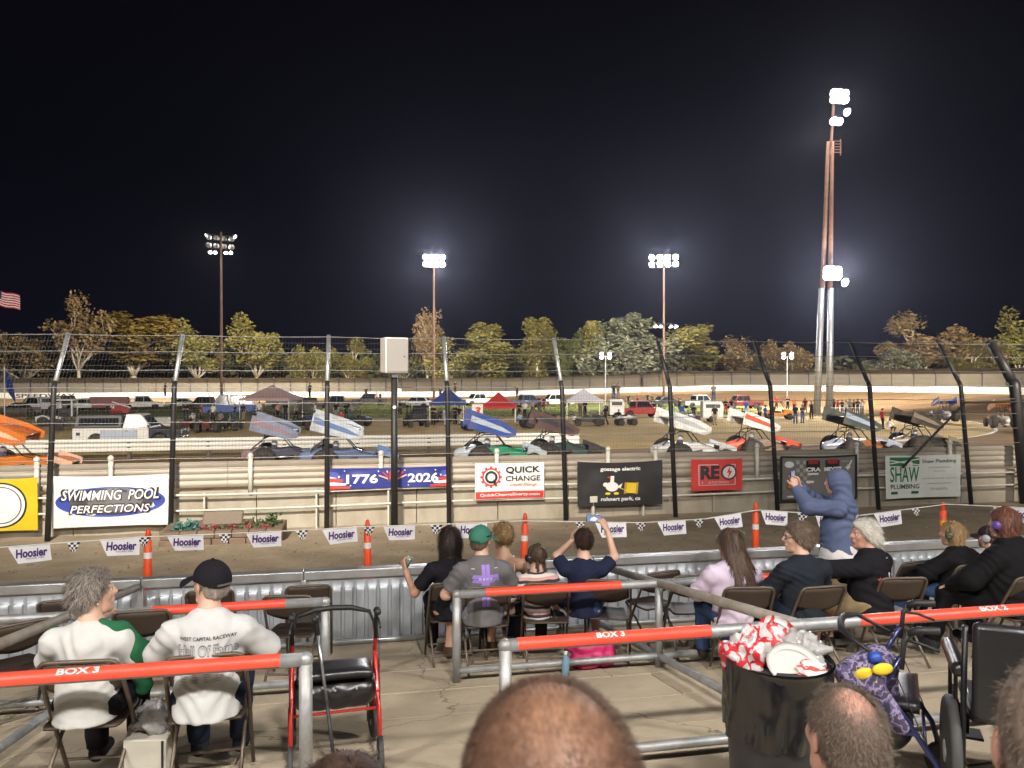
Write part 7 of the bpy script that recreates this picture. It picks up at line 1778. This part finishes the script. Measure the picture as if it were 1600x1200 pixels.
# parked open-wheel cars in the pits
def pit_car(label, px, depth, rz, col):
    t = thing('parked_race_car', label, 'race car', at(px, depth), rz, 'race cars parked in the infield'); m = paint(col, .35)
    MB().prism([(-1.25,.35),(1.3,.28),(1.5,.4),(1.25,.55),(.3,.85),(-.2,.75),(-.7,.95),(-1.3,.8)], -.3, .3).build('hull', m, t, bevel=.05)
    mb = MB()
    for s in (-.27,.27): mb.tube([(-.7,s,.6),(-.6,s,1.3),(-.1,s,1.3),(.3,s,.85)], .025, 6)
    mb.cyl((-.6,-.27,1.3),(-.6,.27,1.3),.022); mb.cyl((-.1,-.27,1.3),(-.1,.27,1.3),.022); mb.build('roll_cage', M_cage, t)
    for s in (-1,1): car_wheel(t, (-.7, s*.66, .42), .42, .38); car_wheel(t, (1.05, s*.6, .32), .32, .22)
    MB().box((-.35,0,.75),(.3,.4,.5)).build('seat', M_vinyl, t, bevel=.04); MB().tube([(1.3,-.3,.4),(1.55,0,.45),(1.3,.3,.4)], .02, 6).build('bumper', M_chrome, t); MB().tube([(.4,-.34,.5),(-.6,-.36,.5)], .04, 6).build('exhaust', M_chrome, t)
for a in [('black open race car parked left of the old pickup', 106, 60, 20, (.03,.03,.035)), ('dark race car with yellow panel behind the camper shell', 122, 66, 170, (.10,.08,.03)), ('dark race car parked just behind the second fence post', 303, 59, 75, (.08,.015,.02)), ('black and red race car among the crew right of the second fence post', 324, 58, 95, (.10,.02,.02)), ('dark race car nearest the blue truck', 358, 60, 80, (.03,.03,.035)),
          ('grey race car under the pink canopy', 418, 76, 160, (.12,.07,.06)), ('dark race car beside the man in red', 480, 61, 60, (.03,.03,.04)), ('blue race car between crew and black fence post', 500, 66, 20, (.03,.06,.18)), ('dark race car left of the grass, beside the white bucket', 556, 65, 150, (.03,.04,.05)), ('blue-covered race car in front of the number board', 745, 60, 10, (.03,.06,.26)),
          ('black race car right of the crouching man', 836, 63, 10, (.025,.025,.03)), ('brown race car behind the black one right of the red canopy', 846, 74, 30, (.10,.06,.04)), ('black race car in front of the white canopy', 922, 66, 165, (.018,.018,.02)), ('dark race car under the blue canopy', 690, 72, 95, (.05,.05,.06)), ('white low race car behind the first fence post', 82, 66, 15, (.5,.5,.48)), ('dark race car left of the white box cart with green chairs', 1080, 68, 60, (.03,.035,.05))]:
    pit_car(a[0], a[1], a[2], R(a[3]), a[4])
# canopies
def canopy(label, px, depth, W_, col, eave, apex, rz=0.0):
    t = thing('pop_up_canopy', label, 'canopy', at(px, depth), -ALPHA+rz); m = cloth(col); h = W_/2
    ze = 4.1-(eave-592)*depth/1186; za = 4.1-(apex-592)*depth/1186
    mb = MB(); n = 8
    for k in range(4):
        a0, a1 = [(h,h),(-h,h),(-h,-h),(h,-h)][k], [(-h,h),(-h,-h),(h,-h),(h,h)][k]
        mb.grid(lambda p, q, a0=a0, a1=a1: ((a0[0]+(a1[0]-a0[0])*p)*(1-q), (a0[1]+(a1[1]-a0[1])*p)*(1-q), ze + (za-ze)*(q**1.15) - .10*math.sin(PI*p)*(1-q)*q*2), 8, 6)
    mb.build('roof', m, t, smooth=False)
    mb = MB()
    for k in range(4):
        a0, a1 = [(h,h),(-h,h),(-h,-h),(h,-h)][k], [(-h,h),(-h,-h),(h,-h),(h,h)][k]; mb.grid(lambda p, q, a0=a0, a1=a1: ((a0[0]+(a1[0]-a0[0])*p)*1.003, (a0[1]+(a1[1]-a0[1])*p)*1.003, ze-.28*q+.02), 8, 1)
    mb.build('valance', m, t)
    for x in (-h+.05,h-.05):
        for y in (-h+.05,h-.05): MB().box((x,y,ze/2),(.06,.06,ze)).build('leg', M_lamp_shell, t)
canopy('dusty pink pop-up canopy over a pit stall', 425, 78, 5.0, (.46,.32,.32), 622, 602)
canopy('royal blue pop-up canopy with pointed top', 700, 74, 3.3, (.035,.055,.20), 629, 606)
canopy('red pop-up canopy beside the number board', 779, 73, 3.3, (.42,.035,.04), 634, 613)
canopy('white pop-up canopy over the black race car', 912, 76, 3.7, (.62,.60,.68), 625, 608)
# flags
t = thing('blue_flagpole', 'white flagpole with a drooping dark blue flag at the picture edge', 'flagpole', at(7, 74), 0)
MB().tube([(0,0,0),(0,0,5.3)], .05, 8).build('pole', WHT, t)
MB().grid(lambda a, b: (.08+.55*a+.55*b*a*.6, .18*math.sin(a*6+b*3)*a, 4.9-2.4*b*(.7+.3*a)-.9*a), 12, 14).build('flag', cloth((.02,.04,.20)), t, smooth=True)
MB().grid(lambda a, b: (.62*2*(a-.5)*b*1.0, .62*2*(a-.5)*0 + 0, .0), 1, 1)
t = thing('flagpole', 'tall flagpole just outside the picture flying a striped flag', 'flagpole', at(-16, 62), 0)
MB().tube([(0,0,0),(0,0,11.8)], [.07,.05], 8).build('pole', M_lamp_shell, t)
def fl_(a, b): return (.04+2.15*a, .20*math.sin(a*7+b*1.5)*a, 11.5-1.25*b-.55*a+.06*math.sin(a*9))
for k in range(13): MB().grid(lambda a, b, k=k: fl_(a, (k+b)/13), 16, 1).build('stripe', cloth((.42,.04,.06)) if k % 2 == 0 else cloth((.6,.58,.6)), t, smooth=True)
mb = MB(); mb.grid(lambda a, b: (fl_(a*.4, b*.54)[0], fl_(a*.4, b*.54)[1]-.012, fl_(a*.4, b*.54)[2]), 8, 4); mb.build('canton', cloth((.03,.04,.14)), t)
# crowd barrier by the steel mast
t = thing('crowd_barrier', 'low metal crowd barrier in front of the people at the steel mast', 'barrier', at(1318, 79), -ALPHA)
mb = MB()
for z in (.15,1.05): mb.cyl((-2.1,0,z),(2.1,0,z),.03)
mb.build('rail', M_galv, t)
for k in range(22): MB().cyl((-2.1+k*.2,0,.15),(-2.1+k*.2,0,1.05),.015,n=5).build('bar', M_galv, t)
# odds and ends
def bucket(label, px, depth, col): 
    t = thing('bucket', label, 'bucket', at(px, depth)); MB().lathe([(.16,0),(.2,.42)], n=16).build('pail', paint(col, .4), t, smooth=True); MB().lathe([(.21,.42),(.21,.46)], n=16).build('rim', paint(col, .4), t); MB().tube([(-.2,0,.42),(0,-.1,.60),(.2,0,.42)], .01, 5).build('handle', M_galv, t)
bucket('white bucket beside the dark race car at the edge of the grass', 571, 69, (.62,.62,.62)); bucket('white bucket near the white canopy leg', 897, 74, (.6,.6,.6)); bucket('white tub in front of the green folding chairs', 1070, 74, (.6,.6,.6))
def tyre_stack(label, px, depth, n):
    t = thing('tyre_stack', label, 'tyres', at(px, depth))
    for k in range(n): MB().lathe([(.26,0),(.42,.02),(.46,.12),(.46,.24),(.42,.34),(.26,.36)], (0,0,k*.365), 18).build('tyre', M_tyre, t, smooth=True)
tyre_stack('stack of tyres beside the white box cart', 948, 84, 3); tyre_stack('two tyres on the grass edge', 622, 88, 2); tyre_stack('tyres between the red pickup and the green chairs', 1030, 92, 2)
def fold_seat(label, px, depth, col):
    t = thing('camp_chair', label, 'chair', at(px, depth), -ALPHA); m = cloth(col)
    MB().box((0,0,.45),(.55,.5,.03)).build('seat', m, t); MB().box((0,.26,.75),(.55,.03,.55)).build('backrest', m, t)
    for x in (-.26,.26):
        for y in (-.24,.24): MB().cyl((x,y,0),(x,-y*.9,.62),.015,n=5).build('leg', M_cage, t)
for a in (('pale green camp chair left of the white box cart', 1052, 80, (.16,.36,.20)), ('second pale green camp chair, nearer the red pickup', 1038, 82, (.16,.36,.20)), ('blue camp chair behind the slanting fence post', 1066, 84, (.03,.07,.28))): fold_seat(*a)

# ================================================================ people in the infield: five figures, recoloured
SMALL = {}
def small_person(key, arms, legs, H=1.73, lean=0.0, pose='stand', kn=None):
    fs_arm = dict(walk=None)
    b, i = person('x', (0,0,0), 0, pose, H=H, skin='tan', shirt=dict(m=mat('small_shirt', (.1,.1,.1), .9, var=.1), sleeve='short', th=.02), trousers=dict(m=mat('small_trousers', (.05,.05,.07), .9, var=.1)), hair=dict(c='dark', style='crop', th=.012, n=40, vox=.016), arms=arms, legs=legs, vox=.026, hv=.016, lean=lean, hands=(dict(vox=.012),dict(vox=.012)))
    for c in list(b.children):
        if c.name.startswith(('eye','iris')): bpy.data.objects.remove(c)
    SMALL[key] = b; return b
small_person('down', [((-.25,-.02,1.12),(-.24,.06,.86)), ((.25,-.02,1.12),(.24,.08,.86))], None)
small_person('folded', [((-.25,.04,1.14),(.06,.20,1.20)), ((.25,.04,1.14),(-.06,.22,1.16))], None)
small_person('step', [((-.25,.06,1.13),(-.20,.24,.98)), ((.26,-.06,1.12),(.25,-.02,.86))], ([(-.10,.12,.49),(.10,-.03,.50)], [(-.10,.14,.09),(.10,-.22,.12)]))
small_person('raise', [((-.22,.16,1.24),(-.06,.26,1.46)), ((.22,.16,1.24),(.06,.26,1.46))], None)
small_person('squat', [((-.26,.16,.62),(-.14,.36,.50)), ((.26,.16,.62),(.14,.36,.50))], ([(-.16,.36,.50),(.16,.36,.50)], [(-.14,.22,.09),(.14,.22,.09)]), H=1.15, pose='sit')
sm_used = set()
CN = {'black': (.014,.014,.016), 'navy': (.02,.028,.06), 'red': (.45,.03,.03), 'blue': (.03,.10,.42), 'white': (.6,.59,.57), 'grey': (.18,.18,.19), 'lightblue': (.25,.33,.48), 'orange': (.6,.14,.03), 'maroon': (.16,.02,.03), 'khaki': (.26,.21,.13), 'denim': (.05,.08,.16), 'pink': (.5,.2,.22), 'brown': (.12,.07,.04), 'yellow': (.6,.45,.04)}
def fan(key, px, foot, face, top, bot, where, z=.03, h=None, depth=None):
    if depth is None: pos = ground(px, foot, z)
    else: u, v = vn(px, depth); pos = Vector((u, v, z))
    rz = -ALPHA + R(face); lab = 'person in %s top and %s trousers %s' % ({'lightblue':'pale blue','denim':'denim'}.get(top, top), bot, where)
    if len(lab.split()) > 16: lab = 'person in %s top %s' % (top, where)
    src = SMALL[key]; st, tt = cloth(CN[top]), cloth(CN[bot])
    if key not in sm_used:
        sm_used.add(key); o = src; o.location = pos; o.rotation_euler = (0,0,rz); o['label'] = lab; o['group'] = 'crew and officials in the infield'
        for c in o.children:
            for s in c.material_slots:
                if s.material and s.material.name == 'small_shirt': s.link = 'OBJECT'; s.material = st
                elif s.material and s.material.name == 'small_trousers': s.link = 'OBJECT'; s.material = tt
    else:
        o = dup(src, pos, rz, lab, 'crew and officials in the infield')
        for c in o.children:
            for s in c.material_slots:
                n = c.name.split('.')[0]
                if n == 'shirt': s.link = 'OBJECT'; s.material = st
                elif n == 'trousers': s.link = 'OBJECT'; s.material = tt
    sc_ = random.uniform(.96, 1.05); o.scale = (sc_,)*3
    return o
FANS = [('down',258,0,150,'black','black','standing high behind the second fence post',1.75,104), ('folded',290,659,170,'black','navy','left end of the crew by the parked race cars'), ('squat',301,662,40,'white','khaki','crouching by the dark race car'), ('step',314,661,-60,'maroon','black','leaning over the black and red race car'), ('down',333,660,160,'white','black','among the crew with white cap'),
    ('squat',345,662,20,'grey','khaki','kneeling at the race car wheel'), ('folded',367,659,120,'black','denim','next to the blue truck'), ('down',380,658,-20,'navy','khaki','at the edge of the pink canopy'), ('down',405,655,180,'white','navy','under the pink canopy, left side'), ('folded',434,656,60,'pink','black','under the pink canopy, right side'), ('down',446,657,170,'black','navy','in front of the pink canopy leg'),
    ('step',462,657,-90,'grey','black','walking past the dark trailer'), ('down',484,0,150,'black','black','standing up on the dark trailer',1.9,88), ('folded',492,657,100,'white','denim','beside the dark trailer'), ('squat',507,652,0,'yellow','black','with yellow back near the black fence post'), ('down',525,655,180,'black','grey','left of the man in red'), ('squat',533,662,180,'red','navy','sitting in front of the crew left of the grass'),
    ('folded',541,655,20,'black','black','behind the sitting person in red'), ('step',549,656,70,'grey','denim','bending at the car by the bucket'), ('down',572,0,170,'black','black','standing on the far pickup bed',1.1,117), ('down',588,629,180,'pink','black','far back beyond the grass, left'), ('down',594,629,160,'black','black','far back beyond the grass, right'), ('squat',625,640,0,'black','navy','sitting by the tyres on the grass'),
    ('folded',677,664,170,'black','black','next to the black utility vehicle'), ('down',697,666,185,'lightblue','lightblue','in front of the fence post by the blue canopy'), ('folded',711,663,150,'black','black','behind the fence post by the blue canopy'), ('step',718,664,-40,'black','khaki','with folded arms right of the blue canopy post'), ('folded',711,0,200,'black','black','standing on a roof above the blue canopy',1.95,110), ('down',688,0,190,'navy','black','seated high left of the blue canopy peak',1.2,112),
    ('down',803,650,180,'red','black','at the end of the red canopy'), ('folded',811,655,175,'black','black','left of the white-shirted crew by the red canopy'), ('down',820,653,160,'white','black','with white printed top right of the red canopy'), ('squat',812,665,30,'lightblue','denim','crouching in jeans by the race car'), ('raise',808,0,185,'black','navy','standing on a trailer above the red canopy',1.5,104), ('step',832,650,60,'khaki','navy','behind the brown race car'), ('folded',843,640,190,'black','black','standing alone on the grass, left one'), ('down',850,640,170,'black','maroon','standing alone on the grass, right one'),
    ('down',907,651,180,'grey','khaki','under the white canopy, left one'), ('folded',914,651,160,'black','black','under the white canopy, right one'), ('step',946,664,50,'black','black','leaning on the black race car by the white cart'), ('down',959,0,180,'black','denim','standing on the white box cart, left one',1.98,79), ('folded',966,0,190,'brown','grey','standing on the white box cart, right one',1.98,79), ('squat',967,658,-30,'black','black','sitting behind the quad bike'), ('down',982,633,150,'black','black','behind the red pickup, left'), ('folded',996,632,200,'maroon','black','behind the red pickup, middle'), ('down',1012,631,160,'black','navy','behind the red pickup, right'), ('step',1020,633,-30,'brown','black','far right of the red pickup'),
    ('folded',1062,640,140,'brown','black','behind the blue camp chair'), ('step',1084,660,20,'black','navy','walking in front of the white cart'), ('down',1117,664,180,'black','khaki','standing in front of the white cart hatch'), ('folded',1115,0,175,'grey','denim','standing on top of the white cart with folded arms',1.98,72.5), ('folded',1134,646,170,'black','red','right of the white cart, left one'), ('down',1143,646,190,'black','lightblue','right of the white cart, right one'), ('squat',1160,657,0,'black','black','crouching beyond the white race car'),
    ('down',1166,651,180,'blue','lightblue','in bright blue jacket on the infield'), ('step',1187,659,-40,'grey','black','left of the person bending in blue'), ('step',1196,663,-70,'blue','black','bending forward in blue behind the fence post'), ('down',1243,662,170,'black','denim','left one of the pair right of the orange buggy'), ('folded',1254,661,190,'navy','denim','right one of the pair right of the orange buggy'), ('down',1213,640,180,'red','black','far behind the orange buggy'), ('folded',1231,641,170,'black','black','under the slim lamp post'), ('down',1241,643,180,'orange','black','in orange vest behind the pair'), ('step',1258,645,10,'maroon','navy','in dark red left of the steel mast'), ('raise',1268,655,160,'black','black','with raised hands at the foot of the steel mast'),
    ('raise',1303,647,185,'brown','navy','first behind the crowd barrier'), ('raise',1309,648,170,'red','black','second behind the crowd barrier'), ('folded',1316,648,190,'black','denim','third behind the crowd barrier'), ('raise',1322,648,175,'white','navy','fourth behind the crowd barrier'), ('down',1328,648,180,'grey','black','fifth behind the crowd barrier'), ('raise',1334,648,165,'black','black','sixth behind the crowd barrier'), ('folded',1340,648,190,'navy','denim','last behind the crowd barrier'), ('raise',1347,648,180,'white','black','in white at the end of the crowd barrier'),
    ('step',1379,671,-80,'red','black','in red vest standing on the clay'), ('squat',1391,678,-70,'white','black','crouching on the clay beside the red vest')]
for f in FANS:
    k, px, foot, face, a, b, where = f[:7]
    if len(f) > 7: fan(k, px, 0, face, a, b, where, z=f[7], depth=f[8])
    else: fan(k, px, foot, face, a, b, where)
# ================================================================ thin bluish haze box added to make the floodlights glow
hz = MB().box((0, 100, 20.5), (520, 340, 43)).build('haze', None)
hz.data.materials.clear()
hm = bpy.data.materials.new('glow_haze'); hm.use_nodes = True; hn = hm.node_tree.nodes; hn.clear()
ho2 = hn.new('ShaderNodeOutputMaterial'); hv2 = hn.new('ShaderNodeVolumePrincipled'); hv2.inputs['Color'].default_value = (.72,.74,1.0,1); hv2.inputs['Density'].default_value = .00016; hv2.inputs['Anisotropy'].default_value = .82
hm.node_tree.links.new(hv2.outputs[0], ho2.inputs['Volume']); hz.data.materials.append(hm); hz['kind'] = 'stuff'
tag(hz, 'thin haze added to give the floodlights a glow', 'haze', kind='stuff')
cy.volume_bounces = 0
